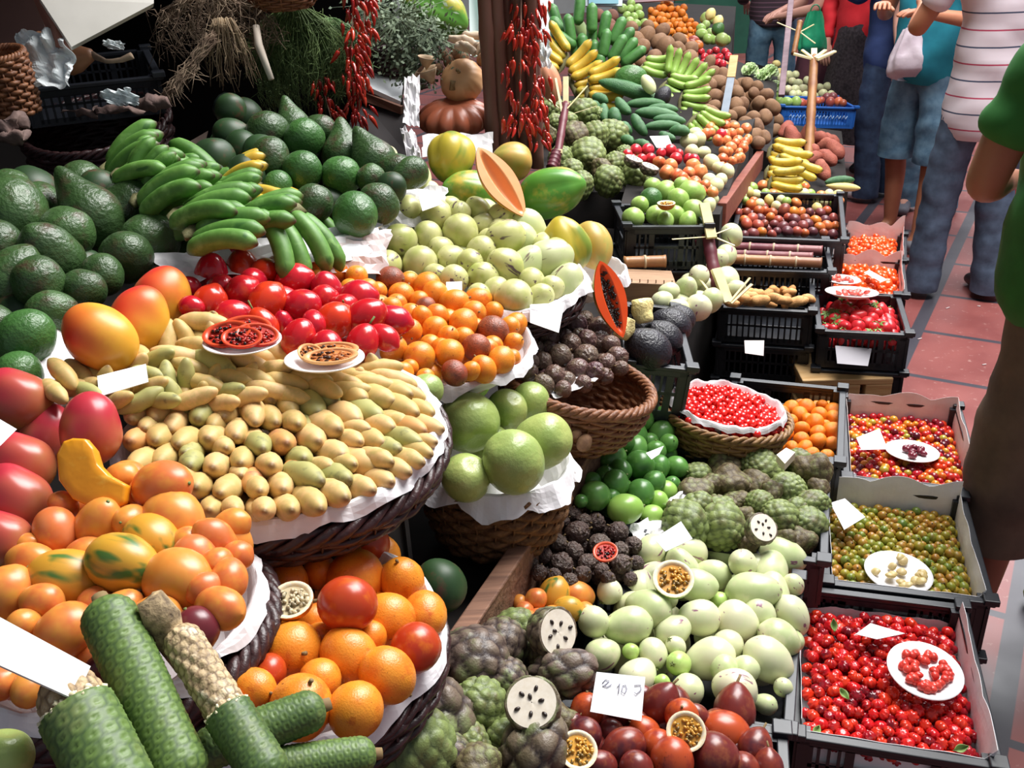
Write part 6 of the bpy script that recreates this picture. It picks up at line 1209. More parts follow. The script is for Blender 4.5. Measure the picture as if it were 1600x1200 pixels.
mb = MB(); mb.tube([PX(758, 66, 2.55), PX(800, 70, 2.5), PX(855, 64, 2.55)], .002, 5); tag(mb.obj('binding_wire', SM('wire', 'a8988c', '988878', .5)), 'thin wire tied across the bamboo canes', 'wire')
# chilli strings
CHI = FM('chilli_skin', ['8a1414', 'aa1c16', 'be341a', '6c1018'], .25, spec=.6, varmix=.85)
cm = MB(); vs = []; 
cm.tube([(0, 0, 0), (.1, 0, -.5), (.12, 0, -1.2), (.0, 0, -2.0), (-.15, 0, -2.7)], [.28, .42, .4, .25, .04], 8); cm.tube([(0, 0, -.05), (0, 0, .5)], [.1, .06], 5)
CHM = cm.mesh('chilli', CHI)
def chillis(x0, y0, x1, y1, z, n, r, spread, label, seed):
    rd = random.Random(seed); A, B_ = PX(x0, y0, z), PX(x1, y1, z); o = empty('chilli_string', A); tag(o, label, 'string of chillies', 'strings of red chillies')
    m = MB(); m.tube([A, B_], .0018, 5); q = m.obj('string', SM('twine', '8a6a58', '6a4a40', .8), o, origin=A); q.location = (0, 0, 0)
    for k in range(n):
        t = rd.random()**.9; p = A.lerp(B_, t); a = rd.uniform(0, 6.28); s = spread*z/FPX*rd.uniform(.1, .8)
        off = CR*math.cos(a)*s+CF*math.sin(a)*s*.7; c_ = link('chilli', CHM, o); dr = (off.normalized()*rd.uniform(-.2, .8)-U3).normalized()
        c_.matrix_local = Matrix.Translation(-A) @ frame(-dr, None, p+off) @ Matrix.Scale(r*rd.uniform(.75, 1.2), 4)
chillis(572, -30, 560, 190, 2.5, 85, .0125, 26, 'long string of glossy red chillies hanging beside the dill', 1)
chillis(552, -30, 548, 135, 2.45, 60, .0125, 26, 'string of bright red chillies hanging against the dill bunch', 2)
chillis(500, 120, 520, 195, 2.5, 34, .011, 26, 'short string of dark red chillies above the pear shaped avocados', 3)
chillis(815, -40, 812, 205, 2.42, 90, .0125, 36, 'thick string of red chillies on the bamboo post, left one', 4)
chillis(836, -40, 840, 225, 2.44, 70, .012, 30, 'string of orange red chillies on the bamboo post, right one', 5)
# hanging herbs
def strands(name, top, n, ln, spread, rad, mat, label, cat, seed, droop=.15, curl=.02, base=.02, down=(-1), branch=0):
    rd = random.Random(seed); mb = MB(); T = PX(*top)
    for k in range(n):
        a = rd.uniform(0, 6.28); s = spread*math.sqrt(rd.random()); end = T+CR*math.cos(a)*s+CF*math.sin(a)*s*.6-U3*ln*rd.uniform(.5, 1); st = T+CR*math.cos(a)*s*base/.02*.35+CF*math.sin(a)*s*.2; m_ = 5
        pts = [st.lerp(end, i/m_)+Vector((rd.gauss(0, curl), rd.gauss(0, curl), rd.gauss(0, curl)))*(i/m_)+(CR*math.cos(a))*s*droop*math.sin(3.14*i/m_) for i in range(m_+1)]
        mb.tube(pts, [rad*(1-.5*i/m_) for i in range(m_+1)], 4)
        for q in range(branch):
            i = rd.randrange(1, m_); p = pts[i]; mb.tube([p, p+Vector((rd.gauss(0, 1), rd.gauss(0, 1), rd.gauss(-.4, 1))).normalized()*rd.uniform(.01, .03)], rad*.6, 3)
    return tag(mb.obj(name, mat), label, cat)
DIL = SM('dill_green', '52663a', '7c9458', .7, 30); DRY = SM('dry_root', '6e5848', '94806a', .85, 30)
strands('dill_bunch', (460, 15, 2.45), 380, .26, .12, .0011, DIL, 'drooping bunch of fine green fennel leaves hanging at the top', 'herb bunch', 3, .5, .014, branch=6)
strands('dill_bunch', (515, 30, 2.5), 160, .15, .07, .0011, FM('dill_light', ['5c7c4c', '7ca064'], .6), 'brighter green end of the fennel beside the chillies', 'herb bunch', 4, .6, .014, branch=6)
strands('dill_bunch', (425, 60, 2.5), 90, .20, .05, .0011, DIL, 'thin trailing tail of dark green fennel below the bunch', 'herb bunch', 5, .3, .01, branch=5)
strands('dried_herb_bunch', (330, -10, 2.3), 150, .17, .13, .0011, DRY, 'tangled grey brown dried herb roots hanging at the top left', 'herb bunch', 6, .5, .02, branch=6)
strands('dried_herb_bunch', (350, 30, 2.28), 60, .17, .07, .0016, SM('dry_straw', '8c745c', 'ac9678', .8, 20), 'pale dried stalks spreading downwards below the tangle', 'herb bunch', 7, .1, .004, branch=2)
mb = MB(); rd = random.Random(9); A, B_ = PX(335, 55, 2.28), PX(262, 150, 2.25)
for k in range(60):
    q = [A.lerp(B_, i/6)+Vector((rd.gauss(0, .008), rd.gauss(0, .008), rd.gauss(0, .009))) for i in range(7)]; mb.tube(q, .0011, 4)
    p = q[rd.randrange(3, 7)]; mb.tube([p, p+Vector((rd.gauss(0, .02), rd.gauss(0, .02), rd.gauss(-.01, .02)))], .0009, 3)
tag(mb.obj('dried_herb_bunch', DRY), 'long dried root strand slanting down to the left', 'herb bunch')
mb = MB(); mb.tube([PX(400, 40, 2.3), PX(404, 70, 2.3), PX(424, 124, 2.3)], [.008, .010, .007], 8); tag(mb.obj('palm_stalk', SM('pale_stalk', 'c8b8a8', 'e0d4c4', .6, 12, (1, 1, .2), bump=.3)), 'pale cut stalk pointing down left of the green fennel', 'stalk')
# white box lid, brown board
def quadslab(pts, mat, name, label, cat, th=.02, smooth=False):
    mb = MB(); mb.add([PX(*p) for p in pts], [tuple(range(len(pts)))]); return tag(mb.obj(name, mat, smooth=smooth, solid=th, bevel=0), label, cat)
quadslab([(48, -60, 2.0), (240, -60, 2.1), (240, 8, 2.08), (112, 76, 2.0), (62, 0, 1.98)], SM('box_white', 'd8d4cc', 'c8c4bc', .7, 5), 'white_board', 'large white board leaning at the top left', 'board', .015)
quadslab([(30, -60, 2.01), (50, -60, 2.0), (104, 76, 2.0), (90, 74, 2.02)], SM('card_brown', '8a5c50', '9c6c5c', .7, 5), 'brown_edge_board', 'narrow pinkish brown board edge beside the white board', 'board', .015)
quadslab([(-40, -60, 2.3), (60, -60, 2.3), (80, 110, 2.25), (-40, 110, 2.25)], SM('card_dark', '3c2420', '4a2e28', .8, 4), 'dark_brown_board', 'dark brown board in the upper left corner', 'board', .02)
crk = crate([(40, 95, 2.5), (238, 75, 2.6), (235, 120, 2.3), (30, 140, 2.2)], .09, 'dark crate on the upper left shelf under the plastic bag'); 
basket('dark_wicker_basket', PX(150, 195, 2.35), .17, (U3-CF*.3), .2, WKD, 'very dark wicker basket behind the left avocados', .75, 12, 26, .010, 3)
basket('brown_wicker_basket', PX(-5, 85, 1.95), .05, (U3-CF*.2), .12, WK, 'small brown wicker basket cut by the left edge', .9, 12, 20, .006, 3)
def blob(pts, rad, mat, name, label, cat, n=12, nz=0, f=40): 
    mb = MB(); P_ = [PX(*p) for p in pts]; Q = []; Rr = []
    for i in range(len(P_)-1):
        for k in range(6): Q.append(P_[i].lerp(P_[i+1], k/6)); Rr.append(rad[i]+(rad[i+1]-rad[i])*k/6)
    Q.append(P_[-1]); Rr.append(rad[-1]); mb.tube(Q, Rr, n)
    if nz: mb.v = [tuple(Vector(v)+Vector((noise.noise(Vector(v)*f), noise.noise(Vector(v)*f+Vector((7, 0, 0))), noise.noise(Vector(v)*f+Vector((0, 7, 0)))))*nz) for v in mb.v]
    return tag(mb.obj(name, mat), label, cat)
blob([(60, 62, 2.12), (80, 80, 2.1), (115, 92, 2.1), (145, 85, 2.1)], [.02, .045, .035, .012], SM('gourd_brown', '9c6848', 'b07c58', .5, 6), 'long_gourd', 'brown bottle gourd half wrapped in plastic', 'gourd')
blob([(143, 86, 2.1), (165, 96, 2.1), (190, 94, 2.1), (206, 86, 2.1)], [.008, .005, .006, .007], DRY, 'gourd_stem', 'curved dry vine stem of the wrapped gourd', 'stem', nz=.003)
for i, (pts, rr, lb) in enumerate((([(98, 172, 2.15), (150, 178, 2.15), (152, 170, 2.16)], [.004, .008, .003], 'folded brown leaf strip on the basket rim, left one'), ([(150, 175, 2.14), (190, 172, 2.14), (222, 174, 2.15)], [.007, .010, .004], 'folded brown leaf strip on the basket rim, right one'), ([(0, 205, 1.9), (25, 190, 1.92), (44, 192, 1.93)], [.018, .02, .012], 'crumpled grey brown dry leaf at the left edge'), ([(0, 215, 1.9), (30, 212, 1.9), (42, 210, 1.9)], [.012, .014, .008], 'lower crumpled dry leaf at the left edge'), ([(215, 168, 2.2), (240, 160, 2.2), (262, 158, 2.2)], [.012, .02, .01], 'knotted dry bundle at the end of the root strand'))):
    blob(pts, rr, SM('dry_leaf', '5c4844', '7c645c', .8, 30, bump=.5), 'dry_leaf_roll', lb, 'dry leaf', nz=.012, f=60)
PLS = SM('plastic_film', 'e0eaec', 'f0f4f6', .35, 12, bump=.15, alpha=.72)
def crumple(cx, cy, z, w, h, label, seed, mat=PLS, name='plastic_bag', amp=.03, poly=None, cat='plastic bag', th=.0006):
    c_ = PX(cx, cy, z); W, H = w*z/FPX/2, h*z/FPX/2; mb = MB()
    def f(u, v):
        x, y = 2*u-1, 2*v-1; s = 1-.35*abs(y)*(1 if y > 0 else .6)+.25*noise.noise(Vector((x*2+seed, y*3, 0)))
        nz = abs(noise.noise(Vector((x*1.6+seed, y*1.6, 1))))+.2*abs(noise.noise(Vector((x*3, y*3, seed)))); return c_+CR*(x*W*s+y*W*.25)-CU*y*H*(1+.2*noise.noise(Vector((x*3, seed, 0))))-CF*(nz-.3)*amp*2
    mb.grid(f, 26, 26); return tag(mb.obj(name, mat, smooth=False, solid=th), label, cat)
crumple(68, 92, 2.0, 95, 90, 'crumpled clear plastic bag over the gourd at the left', 2)
crumple(188, 152, 2.1, 60, 24, 'small crumpled clear plastic on the dark basket rim', 5, amp=.02)
crumple(178, 70, 2.2, 32, 14, 'scrap of clear film behind the gourd stem', 7, amp=.01)
crumple(848, 75, 2.75, 26, 60, 'pale twisted plastic bag tied right of the bamboo post', 9, amp=.02)
quadslab([(205, 218, 2.35), (300, 225, 2.4), (325, 205, 2.42), (310, 275, 2.3), (215, 268, 2.25)], SM('kraft', '6a5850', '7c6a60', .8, 6), 'kraft_paper', 'brown grey paper sheet behind the green bananas', 'paper', .002)
blob([(350, 165, 2.35), (372, 178, 2.33), (388, 178, 2.33)], [.035, .03, .006], FM('dark_aub', ['1c2420', '24302a'], .35), 'dark_gourd', 'dark green gourd in the shade under the dried stalks', 'gourd')
# basket with herbs, top papaya, tray, ginger, pumpkins
basket('herb_basket', PX(612, 62, 2.75), .12, (U3-CF*.2), .13, WKD, 'dark basket hanging behind the herbs at the top', .8, 10, 24, .008, 3)
basket('hanging_basket', PX(440, -15, 2.35), .09, (U3-CF*.1), .04, WK, 'reddish brown basket bottom at the top above the fennel', .7, 6, 20, .006, 3)
def leafbunch(x, y, z, n, sp, label, seed, col=('5c6e54', '7c8c70')):
    rd = random.Random(seed); mb = MB(); c_ = PX(x, y, z)
    for k in range(n):
        p = c_+CR*rd.gauss(0, sp)+CU*rd.gauss(0, sp*.8)+CF*rd.gauss(0, sp*.4); q = Vector((rd.gauss(0, 1), rd.gauss(0, 1), rd.gauss(0, 1))).normalized(); M = frame(q, None, p); l, w_ = rd.uniform(.008, .02), rd.uniform(.003, .006)
        mb.add([M @ Vector(v) for v in ((0, 0, 0), (w_, .001, l*.5), (0, 0, l), (-w_, .001, l*.5))], [(0, 1, 2, 3)])
        if k % 6 == 0: mb.tube([p, c_+(p-c_)*.2+U3*.03], .0009, 3)
    return tag(mb.obj('herb_bunch', SM('herb_'+col[0], col[0], col[1], .7, 30)), label, 'herb bunch')
leafbunch(625, 50, 2.6, 900, .06, 'grey green leafy herb bunch beside the chillies', 1); leafbunch(670, 75, 2.6, 700, .05, 'leafy thyme like herbs under the top papaya', 2, ('4e5e48', '76866c')); leafbunch(590, 30, 2.65, 300, .04, 'broad grey leaves at the top next to the chillies', 3, ('6c7c68', '8c9c88')); leafbunch(650, 110, 2.6, 300, .035, 'lower sprigs of the herb bunch above the paper', 5, ('465640', '6a7a60'))
quadslab([(560, 105, 2.7), (572, 100, 2.75), (630, 130, 2.7), (626, 162, 2.6), (560, 132, 2.6)], SM('tray_white', 'c8ccd0', 'd8dce0', .6, 5), 'white_tray', 'white tray with board edge below the herbs', 'tray', .012)
quadslab([(555, 138, 2.62), (628, 166, 2.58), (628, 178, 2.6), (555, 152, 2.62)], SM('tray_brown', '6a4638', '7c5444', .7, 5), 'brown_rail', 'brown rail beneath the white tray', 'rail', .015)
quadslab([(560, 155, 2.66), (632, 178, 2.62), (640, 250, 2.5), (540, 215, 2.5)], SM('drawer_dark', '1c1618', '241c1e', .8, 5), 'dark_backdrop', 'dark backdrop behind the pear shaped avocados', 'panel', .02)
sheet([(632, 120, 2.5), (656, 118, 2.5), (655, 196, 2.45), (630, 196, 2.45)], 'white paper strip hanging left of the squashes', 10, 12, .02, seed=21)
sheet([(625, 200, 2.4), (648, 205, 2.4), (660, 250, 2.35), (640, 258, 2.35)], 'curled white paper under the hanging strip', 10, 12, .03, seed=22)
sheet([(660, 212, 2.45), (770, 208, 2.5), (770, 240, 2.4), (660, 245, 2.38)], 'white paper under the flat ribbed squash', 14, 8, .015, seed=23)
PK1 = FM('squash_tan', ['c8986c', 'd0a478'], .45); PK2 = FM('squash_red', ['a85c40', 'b4684a'], .38, blotch=('8c4834', .5, .7, 1)); PK3 = FM('squash_orange', ['d08868', 'd89878'], .4)
K('squash', egg(.9, 0, ribs=14, ramp=.03, flat=.14, seg=64, rings=28), PK1, [('stem', nub, stemm)], objname='squash'); K('ribbed_squash', egg(.62, 0, ribs=12, ramp=.16, flat=.14, seg=96, rings=28), PK2, [('stem', nub, stemm)], objname='squash'); K('orange_squash', egg(1.1, .05, ribs=8, ramp=.05, seg=48, rings=24), PK3, objname='squash')
put('ribbed_squash', PX(710, 184, 2.6), (U3-CF*.15), 55*2.6/FPX, 'flat reddish brown ribbed squash under the tan one', sc=(1, 1, .85)); put('squash', PX(722, 127, 2.6), (-CF+CR*-.1+U3*.15), 35*2.6/FPX, 'round tan squash with its navel facing out', sc=(1, .95, 1))
put('orange_squash', PX(858, 128, 3.4), (U3+CR*-.3), 20*3.4/FPX, 'orange pink squash right of the bamboo post', sc=(.9, .9, 1.5))
GIN = SM('ginger_skin', 'd0bca4', 'b8a088', .7, 20, bump=.3)
for i, (pts, rr) in enumerate((([(700, 60, 2.55), (725, 62, 2.55), (745, 72, 2.52)], [.006, .012, .01]), ([(712, 72, 2.53), (735, 78, 2.52), (757, 66, 2.55)], [.008, .012, .007]), ([(722, 55, 2.56), (740, 54, 2.56), (760, 58, 2.56)], [.006, .012, .008]), ([(745, 84, 2.52), (752, 74, 2.52), (755, 60, 2.54)], [.007, .01, .006]), ([(715, 68, 2.54), (730, 72, 2.5), (742, 82, 2.5)], [.006, .01, .008]))):
    blob(pts, rr, GIN, 'ginger_root', ['pale ginger root, leftmost finger pointing left', 'ginger root lying lower in the middle', 'ginger root along the top of the cluster', 'ginger root standing beside the bamboo post', 'short ginger root in front'][i], 'ginger', nz=.006, f=50)
for i, (x, y, r, lb) in enumerate(((692, 85, 8, 'small pale onion left of the ginger'), (713, 84, 9, 'tan onion just under the ginger'), (702, 95, 9, 'brown onion above the round squash'), (755, 92, 10, 'pale onion between squash and bamboo'), (725, 92, 8, 'small onion hidden behind the round squash'), (684, 108, 8, 'brown onion at the left of the round squash'))): put('potato', PX(x, y, 2.6), cdir(60), r*2.6/FPX, lb, cat='onion', name='onion')
for i, (x, y, s) in enumerate(((665, 108, .02), (676, 130, .025), (668, 122, .018))):
    mb = MB(); M = frame(cdir(80+i*30, 30), None, PX(x, y, 2.55)); mb.grid(lambda u, v: M @ Vector((s*(v+.2)*math.cos(u*5), s*(v+.2)*math.sin(u*5), s*1.6*v)), 20, 6); tag(mb.obj('dry_husk', SM('dry_husk', '9c8468', 'b8a084', .8, 30), solid=.001), ['curled dry husk at the top of the husk pile', 'open cup shaped dry husk left of the squash', 'small dry husk between the other two'][i], 'husk')
put('potato', PX(900, 678, 1.85), cdir(20), 7*1.9/FPX, 'small brown nut on the plank, left one', cat='nut', name='nut', parts=False); put('potato', PX(913, 692, 1.85), cdir(60), 12*1.85/FPX, 'brown nut on the plank beside the green fruit', cat='nut', name='nut', parts=False)
# ================================================================ people
SKN = SM('skin_tan', 'b87a5c', 'a86c50', .5, 6); SKP = SM('skin_pale', 'c89484', 'b88474', .5, 6); SKD = SM('skin_brown', '94604a', '84543f', .5, 6)
def skinmesh(name, V, E, Rr, mat, parent, sub=2, cut=None, fold=0):
    me = bpy.data.meshes.new(name); me.from_pydata([tuple(v) for v in V], E, []); o = bpy.data.objects.new(name, me); COL.objects.link(o)
    s = o.modifiers.new('k', 'SKIN'); s.use_smooth_shade = True
    sk = me.skin_vertices[0].data
    for i, r in enumerate(Rr): sk[i].radius = (r, r) if not hasattr(r, '__len__') else r; sk[i].use_root = (i == 0)
    u = o.modifiers.new('u', 'SUBSURF'); u.levels = sub; u.render_levels = sub
    dg = bpy.context.evaluated_depsgraph_get(); dg.update(); m2 = bpy.data.meshes.new_from_object(o.evaluated_get(dg)); bpy.data.objects.remove(o, do_unlink=True)
    if fold:
        for v in m2.vertices:
            c_ = v.co; k_ = fold*(noise.noise(Vector((c_.x*7, c_.y*7, c_.z*11)))+.6*noise.noise(Vector((c_.x*16+c_.z*8, c_.y*16, c_.z*20)))); v.co = c_+v.normal*k_
    if cut is not None:
        bm = bmesh.new(); bm.from_mesh(m2); bmesh.ops.bisect_plane(bm, geom=bm.verts[:]+bm.edges[:]+bm.faces[:], plane_co=(0, 0, cut), plane_no=(0, 0, 1), clear_inner=True); bm.to_mesh(m2); bm.free()
    m2.materials.clear(); m2.materials.append(mat)
    m2.polygons.foreach_set('use_smooth', [True]*len(m2.polygons)); return link(name, m2, parent)
def person(foot, face, J, label, skin, shirt, pants, shoe, height=1.7, sleeves='short', legs='long', hem=.86, hair='2a1c16', stripes=None, sh_w=.2, belly=.13, hip=.125, low=0):
    """foot: floor point; face: heading; J: overrides of joints (metres, x right of the body, y forward)"""
    o = empty('person', foot); yaw = math.atan2(face.y, face.x)-math.pi/2; o.rotation_euler = (0, 0, yaw); tag(o, label, 'person')
    k = height/1.72; H = {'pel': (0, 0, .95), 'waist': (0, 0, 1.08), 'chest': (0, .0, 1.3), 'neck': (0, .0, 1.45), 'head': (0, .03, 1.56), 'crown': (0, .03, 1.68)}
    for s, q in ((1, 'R'), (-1, 'L')): H.update({'sh'+q: (s*sh_w, 0, 1.40), 'el'+q: (s*(sh_w+.07), -.02, 1.12), 'wr'+q: (s*(sh_w+.04), .12, .92), 'hip'+q: (s*.09, 0, .88), 'kn'+q: (s*.11, .02, .48), 'an'+q: (s*.11, -.02, .08), 'toe'+q: (s*.12, .14, .03)})
    H.update(J); H = {a: Vector(b)*k for a, b in H.items()}
    V, E, Rr = [], [], []
    def add(p, r, par=None): V.append(p); Rr.append(r); (E.append((par, len(V)-1)) if par is not None else None); return len(V)-1
    pel = add(H['pel'], (hip, .11)); wa = add(H['waist'], (.12, .10), pel); ch = add(H['chest'], (.14, .11), wa); nk = add(H['neck'], .06, ch); hd0 = add(H['neck'].lerp(H['head'], .6), .058, nk); hd = add(H['head'], (.085, .1), hd0); cr = add(H['crown'], (.07, .08), hd)
    for q in 'RL':
        s = 1 if q == 'R' else -1
        sh = add(H['sh'+q], .055, ch); el = add(H['el'+q], .042, sh); fa = add(H['el'+q].lerp(H['wr'+q], .35), .041, el); wr = add(H['wr'+q], .026, fa); dr = (H['wr'+q]-H['el'+q]).normalized(); hp = H['wr'+q]+dr*.05; hm = add(hp, (.036, .018), wr); sd_ = dr.cross(Vector((0, 0, 1))).normalized() if abs(dr.z) < .9 else Vector((1, 0, 0)); dn_ = dr.cross(sd_)
        for f in range(4):
            b0 = add(hp+dr*.035+sd_*(f-1.5)*.019, .0095, hm); b1 = add(hp+dr*(.065+.004*(f in (1, 2)))+sd_*(f-1.5)*.021+dn_*.012, .009, b0); add(hp+dr*(.085+.008*(f in (1, 2)))+sd_*(f-1.5)*.021+dn_*.034, .007, b1)
        t0 = add(hp-dr*.01+sd_*.035*-s+dn_*.01, .011, hm); add(hp+dr*.03+sd_*.052*-s+dn_*.03, .009, t0)
        hi = add(H['hip'+q], .09, pel); kn = add(H['kn'+q], .058, hi); ca = add(H['kn'+q].lerp(H['an'+q], .3)+Vector((0, -.015, 0)), .056, kn); an = add(H['an'+q], .036, ca); add(H['toe'+q], .03, an)
    bd = skinmesh('body', V, E, Rr, skin, o)
    # face, ears, hair
    f = MB(); hc_ = H['head']+Vector((0, 0, .03)); e = egg(1.15, .04, lump=.1, seg=20, rings=14); f.add([Vector(v)*.092+hc_+Vector((0, -.02, .02)) for v in e.v if True], e.f); f.obj('hair', SM('hair_'+hair, hair, hair, .6), o, origin=(0, 0, 0))
    f = MB(); f.tube([hc_+Vector((0, .075, .0)), hc_+Vector((0, .105, -.03))], [.008, .014], 8)
    for s in (-1, 1): f.tube([hc_+Vector((s*.078, -.005, .0)), hc_+Vector((s*.09, -.01, -.03))], [.016, .01], 8)
    f.obj('nose_and_ears', skin, o, origin=(0, 0, 0)); f = MB()
    for s in (-1, 1): e = egg(1, seg=10, rings=6); f.add([Vector(v)*.011+hc_+Vector((s*.032, .078, .008)) for v in e.v], e.f)
    f.obj('eyes', seedm, o, origin=(0, 0, 0)); f = MB(); f.tube([hc_+Vector((-.025, .078, -.055)), hc_+Vector((0, .085, -.058)), hc_+Vector((.025, .078, -.055))], [.003, .006, .003], 6); f.obj('mouth', SM('lips', '8a4a44', '94524a'), o, origin=(0, 0, 0))
    # shirt
    V, E, Rr = [], [], []; a0 = add(Vector((H['pel'].x, H['pel'].y, hem*k-.07)), (hip*1.6, hip*1.22)); a1 = add(H['waist'], (belly*1.15, belly*.95), a0); a2 = add(H['chest'], (.165, .13), a1); a3 = add(H['neck']-Vector((0, 0, .015)), .07, a2)
    for q in 'RL':
        s0 = add(H['sh'+q], .078, a2)
        if sleeves == 'short': m1 = add(H['sh'+q].lerp(H['el'+q], .4), .068, s0); add(H['sh'+q].lerp(H['el'+q], .68), .068, m1)
        else: m1 = add(H['el'+q], .056, s0); add(H['el'+q].lerp(H['wr'+q], .55 if sleeves == 'long34' else .93), .046, m1)
    skinmesh('shirt', V, E, Rr, shirt, o, 3, cut=min(hem*k, 9), fold=.012)
    # trousers
    if legs != 'skirt':
        V, E, Rr = [], [], []; at_ = add(H['pel']+Vector((0, 0, .12)), (belly*1.05, .115)); a0 = add(H['pel']+Vector((0, 0, .02)), (hip*1.14, .12), at_)
        for q in 'RL':
            h1 = add(H['hip'+q]-Vector((0, 0, .05)), .092, a0); 
            if legs == 'long': kk = add(H['kn'+q], .088, h1); kc = add(H['kn'+q].lerp(H['an'+q], .6), .08, kk); add(Vector((H['an'+q].x, H['an'+q].y, -.06)), .085, kc)
            else: m_ = add(H['hip'+q].lerp(H['kn'+q], .55), .105, h1); add(H['kn'+q]+Vector((0, 0, -.13-low)), .108, m_)
        skinmesh('trousers' if legs == 'long' else 'shorts', V, E, Rr, pants, o, 3, cut=.035 if legs == 'long' else H['knR'].z-.03-low, fold=.008)
    else:
        m = MB(); m.grid(lambda u, v: (math.cos(u*6.283)*(hip*1.15+.12*v+.012*math.sin(u*44)*v), math.sin(u*6.283)*(hip+.08*v+.012*math.sin(u*44)*v), (1.0-.78*v)*k), 60, 14, True); m.obj('skirt', pants, o, origin=(0, 0, 0))
    for q in 'RL':
        V, E, Rr = [], [], []; h_ = H['an'+q]; t_ = H['toe'+q]; a0 = add(h_+Vector((0, -.01, -.02)), .05); a1 = add(h_.lerp(t_, .5)+Vector((0, 0, -.01)), (.045, .04), a0); add(t_+Vector((0, .02, 0)), (.042, .028), a1); skinmesh('shoe', V, E, Rr, shoe, o, 2)
    return o
DEN = SM('denim', '3e4e68', '56688a', .8, 30, bump=.2); DENG = SM('denim_grey', '3e4c60', '586a82', .8, 14, bump=.2); DEND = SM('denim_dark', '22304a', '30425e', .8, 20, bump=.2); DENL = SM('denim_light', '4c6e88', '6a8ca4', .8, 20, bump=.2)
def cloth(name, col, col2, **k): return SM(name, col, col2, .85, 8, bump=.15, **k)
def striped(name, base, bands, axis=2, per=.14):
    m, t, b = NT(name); L = t.links; tc = t.nodes.new('ShaderNodeTexCoord'); sp = t.nodes.new('ShaderNodeSeparateXYZ'); L.new(tc.outputs['Object'], sp.inputs[0]); c = lin(base)
    for off, w_, col in bands:
        m1 = t.nodes.new('ShaderNodeMath'); m1.operation = 'ADD'; L.new(sp.outputs[axis], m1.inputs[0]); m1.inputs[1].default_value = off; m2 = t.nodes.new('ShaderNodeMath'); m2.operation = 'PINGPONG'; L.new(m1.outputs[0], m2.inputs[0]); m2.inputs[1].default_value = per/2
        c = mixc(t, rng(t, m2.outputs[0], w_, w_+.001, 1, 0), c, lin(col))
    L.new(c, b.inputs['Base Color']); b.inputs['Roughness'].default_value = .85; return m
STRP = striped('striped_shirt', 'd8ccd4', [(0, .0026, 'b0405c'), (.067, .0026, '3c4660')], per=.134)
DST = striped('dark_striped_jumper', '3a2a34', [(0, .003, '6a4c5c')], per=.03)
away = (PX(1450, 200, 5)-CAM); away.z = 0; away.normalize(); rt = Vector((away.y, -away.x, 0))
BK = SM('black_leather', '1a1a1e', '24242a', .35); WS = SM('white_shoe', 'c8c4cc', 'dcd8de', .6)
# striped shirt man (back to us, left arm bent holding bag)
f5 = ONH(1490, 462, 0); person(f5, (away-rt*.35).normalized(), {'anL': (-.15, .02, .08), 'toeL': (-.22, .14, .03), 'knL': (-.12, .03, .48), 'anR': (.13, -.04, .08), 'elL': (-.31, .05, 1.16), 'wrL': (-.22, .28, 1.22), 'elR': (.30, -.02, 1.14), 'wrR': (.16, .2, 1.15)},
    'person seen from behind in white striped polo shirt and grey jeans', SKN, STRP, DENG, BK, 1.78, hem=.73, belly=.14, hip=.135)
f4 = ONH(1412, 378, 0); person(f4, (-away*.6-rt*.4).normalized(), {'elR': (.27, .02, 1.13), 'wrR': (.1, .27, 1.2), 'elL': (-.3, .0, 1.12), 'wrL': (-.14, .26, 1.18), 'anR': (.1, 0, .08), 'anL': (-.14, .1, .08)},
    'person in turquoise polo shirt and knee length denim shorts', SKN, cloth('teal_shirt', '1a7f96', '2492a8'), DENL, SM('sandal', '6a6a74', '8a8a92', .6), 1.76, legs='short', hem=.83, hip=.15, belly=.15)
f3 = ONH(1362, 308, 0); person(f3, (away*.5-rt).normalized(), {'elR': (.24, .02, 1.12), 'wrR': (.15, .32, 1.2), 'elL': (-.2, .12, 1.2), 'wrL': (-.1, .42, 1.36), 'anR': (.08, -.05, .08), 'knR': (.09, -.02, .48)},
    'person in dark blue long sleeved top and blue jeans at the stall', SKP, cloth('navy_top', '20305c', '2a3c6c'), DEND, WS, 1.68, sleeves='long34', hem=.80, sh_w=.17, hip=.13)
f2 = ONH(1325, 262, 0); person(f2, (-away*.8-rt*.35).normalized(), {'elR': (.25, .0, 1.12), 'wrR': (.22, .08, .86), 'elL': (-.24, .1, 1.14), 'wrL': (-.2, .34, 1.22)},
    'person in bright red jacket and dark patterned skirt', SKP, cloth('red_jacket', 'c81c28', 'd82a34'), SM('dark_pattern', '2a2228', '4a4046', .8, 60), BK, 1.64, sleeves='long', legs='skirt', hem=.78, sh_w=.18, hip=.14, belly=.15)
f1 = ONH(1195, 222, 0); person(f1, (away-rt*.2).normalized(), {'elR': (.3, .12, 1.2), 'wrR': (.42, .3, 1.28), 'elL': (-.26, .05, 1.12), 'wrL': (-.2, .25, 1.0)},
    'person in dark striped jumper and blue jeans by the far fruit', SKP, DST, DENL, BK, 1.7, sleeves='long', hem=.86, sh_w=.19, belly=.15, hip=.14)
f6 = ONH(1442, 330, 0); person(f6, (-away).normalized(), {}, 'person in light jeans mostly hidden behind the striped shirt', SKP, cloth('grey_top', '6a6a74', '7a7a84'), DENL, SM('grey_shoe', '5a5a66', '74747e', .6), 1.68)
f7 = ONH(1585, 408, 0); person(f7, (away*.8-rt*.3).normalized(), {}, 'person in dark red trousers and red shoes at the right edge', SKP, cloth('dark_red_top', '6a1c28', '7a2430'), cloth('red_trousers', '7a1a28', '8a2430'), SM('red_shoe', 'b82038', 'c83048', .4), 1.66)
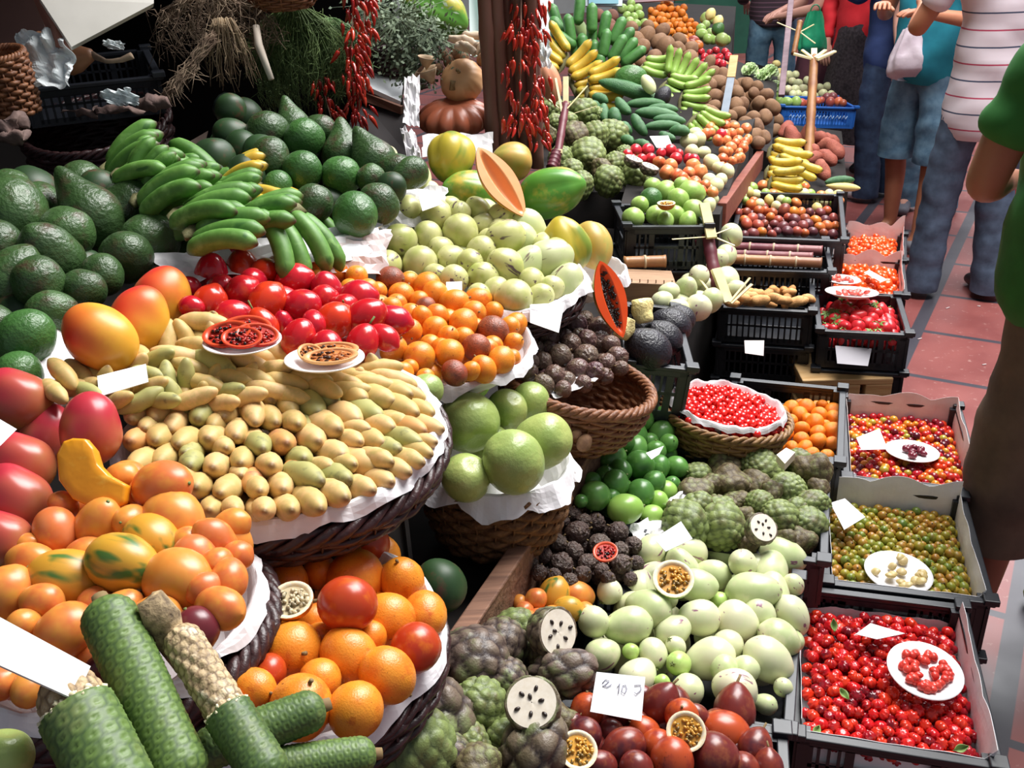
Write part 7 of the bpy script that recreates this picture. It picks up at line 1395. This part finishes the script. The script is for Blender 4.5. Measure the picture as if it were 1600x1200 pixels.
f8 = ONH(1256, 262, 0)+away*.4; person(f8, (-away*.3-rt).normalized(), {'elR': (.26, .1, 1.1), 'wrR': (.12, .3, 1.05), 'elL': (-.26, .1, 1.1), 'wrL': (-.12, .3, 1.05)}, 'person in dusky pink clothes behind the cane stand', SKP, cloth('pink_cloth', '8c5462', '7a4452'), cloth('pink_dark', '6a3c4a', '5a3040'), BK, 1.6, sleeves='short', legs='skirt', hem=.8)
# man in green shirt, near right
f0 = ONH(1570, 1000, 0)+rt*.03; fc = (-rt*.45+away*.9).normalized()
person(f0, fc, {'pel': (0, .0, .97), 'chest': (.0, .0, 1.3), 'elL': (-.27, .04, 1.15), 'wrL': (-.10, .24, 1.10), 'elR': (.30, .02, 1.14), 'wrR': (.12, .26, 1.22), 'anL': (-.12, .02, .08), 'toeL': (-.13, .14, .03)},
    'person in green t-shirt and brown cargo shorts at the right edge', SKD, cloth('green_shirt', '1c5a1e', '246a26'), SM('cargo_brown', '54463a', '6a5848', .85, 10, bump=.3), SM('green_shoe', '4c6a34', '64823c', .6), 1.82, legs='short', hem=.86, belly=.19, hip=.18, sh_w=.22, low=.14)
# shopping bags
def bag(x, y, z, w, h, mat, label):
    c_ = PX(x, y, z); W, H = w*z/FPX/2, h*z/FPX/2; mb = MB()
    def f(u, v):
        a = u*6.283; y_ = 1-2*v; s = (.55+.55*min(1, v*1.6))*(1 if v < .92 else 1-(v-.92)*6); n_ = 1+.18*noise.noise(Vector((math.cos(a)*2, math.sin(a)*2, v*3)))+.06*math.sin(a*9)*(1-v)
        return c_+CR*math.cos(a)*W*s*n_+CF*math.sin(a)*W*.6*s*n_+U3*y_*H
    o = empty('shopping_bag', c_); tag(o, label, 'bag'); mb.grid(f, 44, 22, True); q = mb.obj('body', mat, o, origin=c_); q.location = (0, 0, 0)
    m = MB(); m.tube([c_+U3*H+CR*W*.4*math.cos(t)+U3*H*.35*math.sin(t) for t in (i*math.pi/8 for i in range(9))], .004, 5); q = m.obj('handle', mat, o, origin=c_); q.location = (0, 0, 0)
bag(1425, 85, 4.75, 62, 75, SM('bag_white', 'c8b8c4', 'dcd0da', .35, 10, bump=.5, alpha=.93), 'translucent white plastic bag held by the striped shirt person')
bag(1271, 52, 5.9, 38, 62, SM('bag_green', '1c8c60', '30a878', .35, 10, bump=.4), 'bright green plastic bag hanging over the far fruit')
mb = MB(); rd = random.Random(2)
for x, y in ((1478, 482), (1527, 478), (1434, 530), (1575, 605), (1535, 570)):
    p = ONH(x, y, .002); 
    m = MB(); n_ = 7; m.tube([p, p+Vector((rd.uniform(.01, .02), rd.uniform(-.01, .01), .001))], .003, 5); tag(m.obj('litter', SM('litter_white', 'c8b8b8', 'd8c8c8', .7)), 'tiny pale scrap of litter on the red floor tiles', 'litter', 'scraps of litter on the floor')
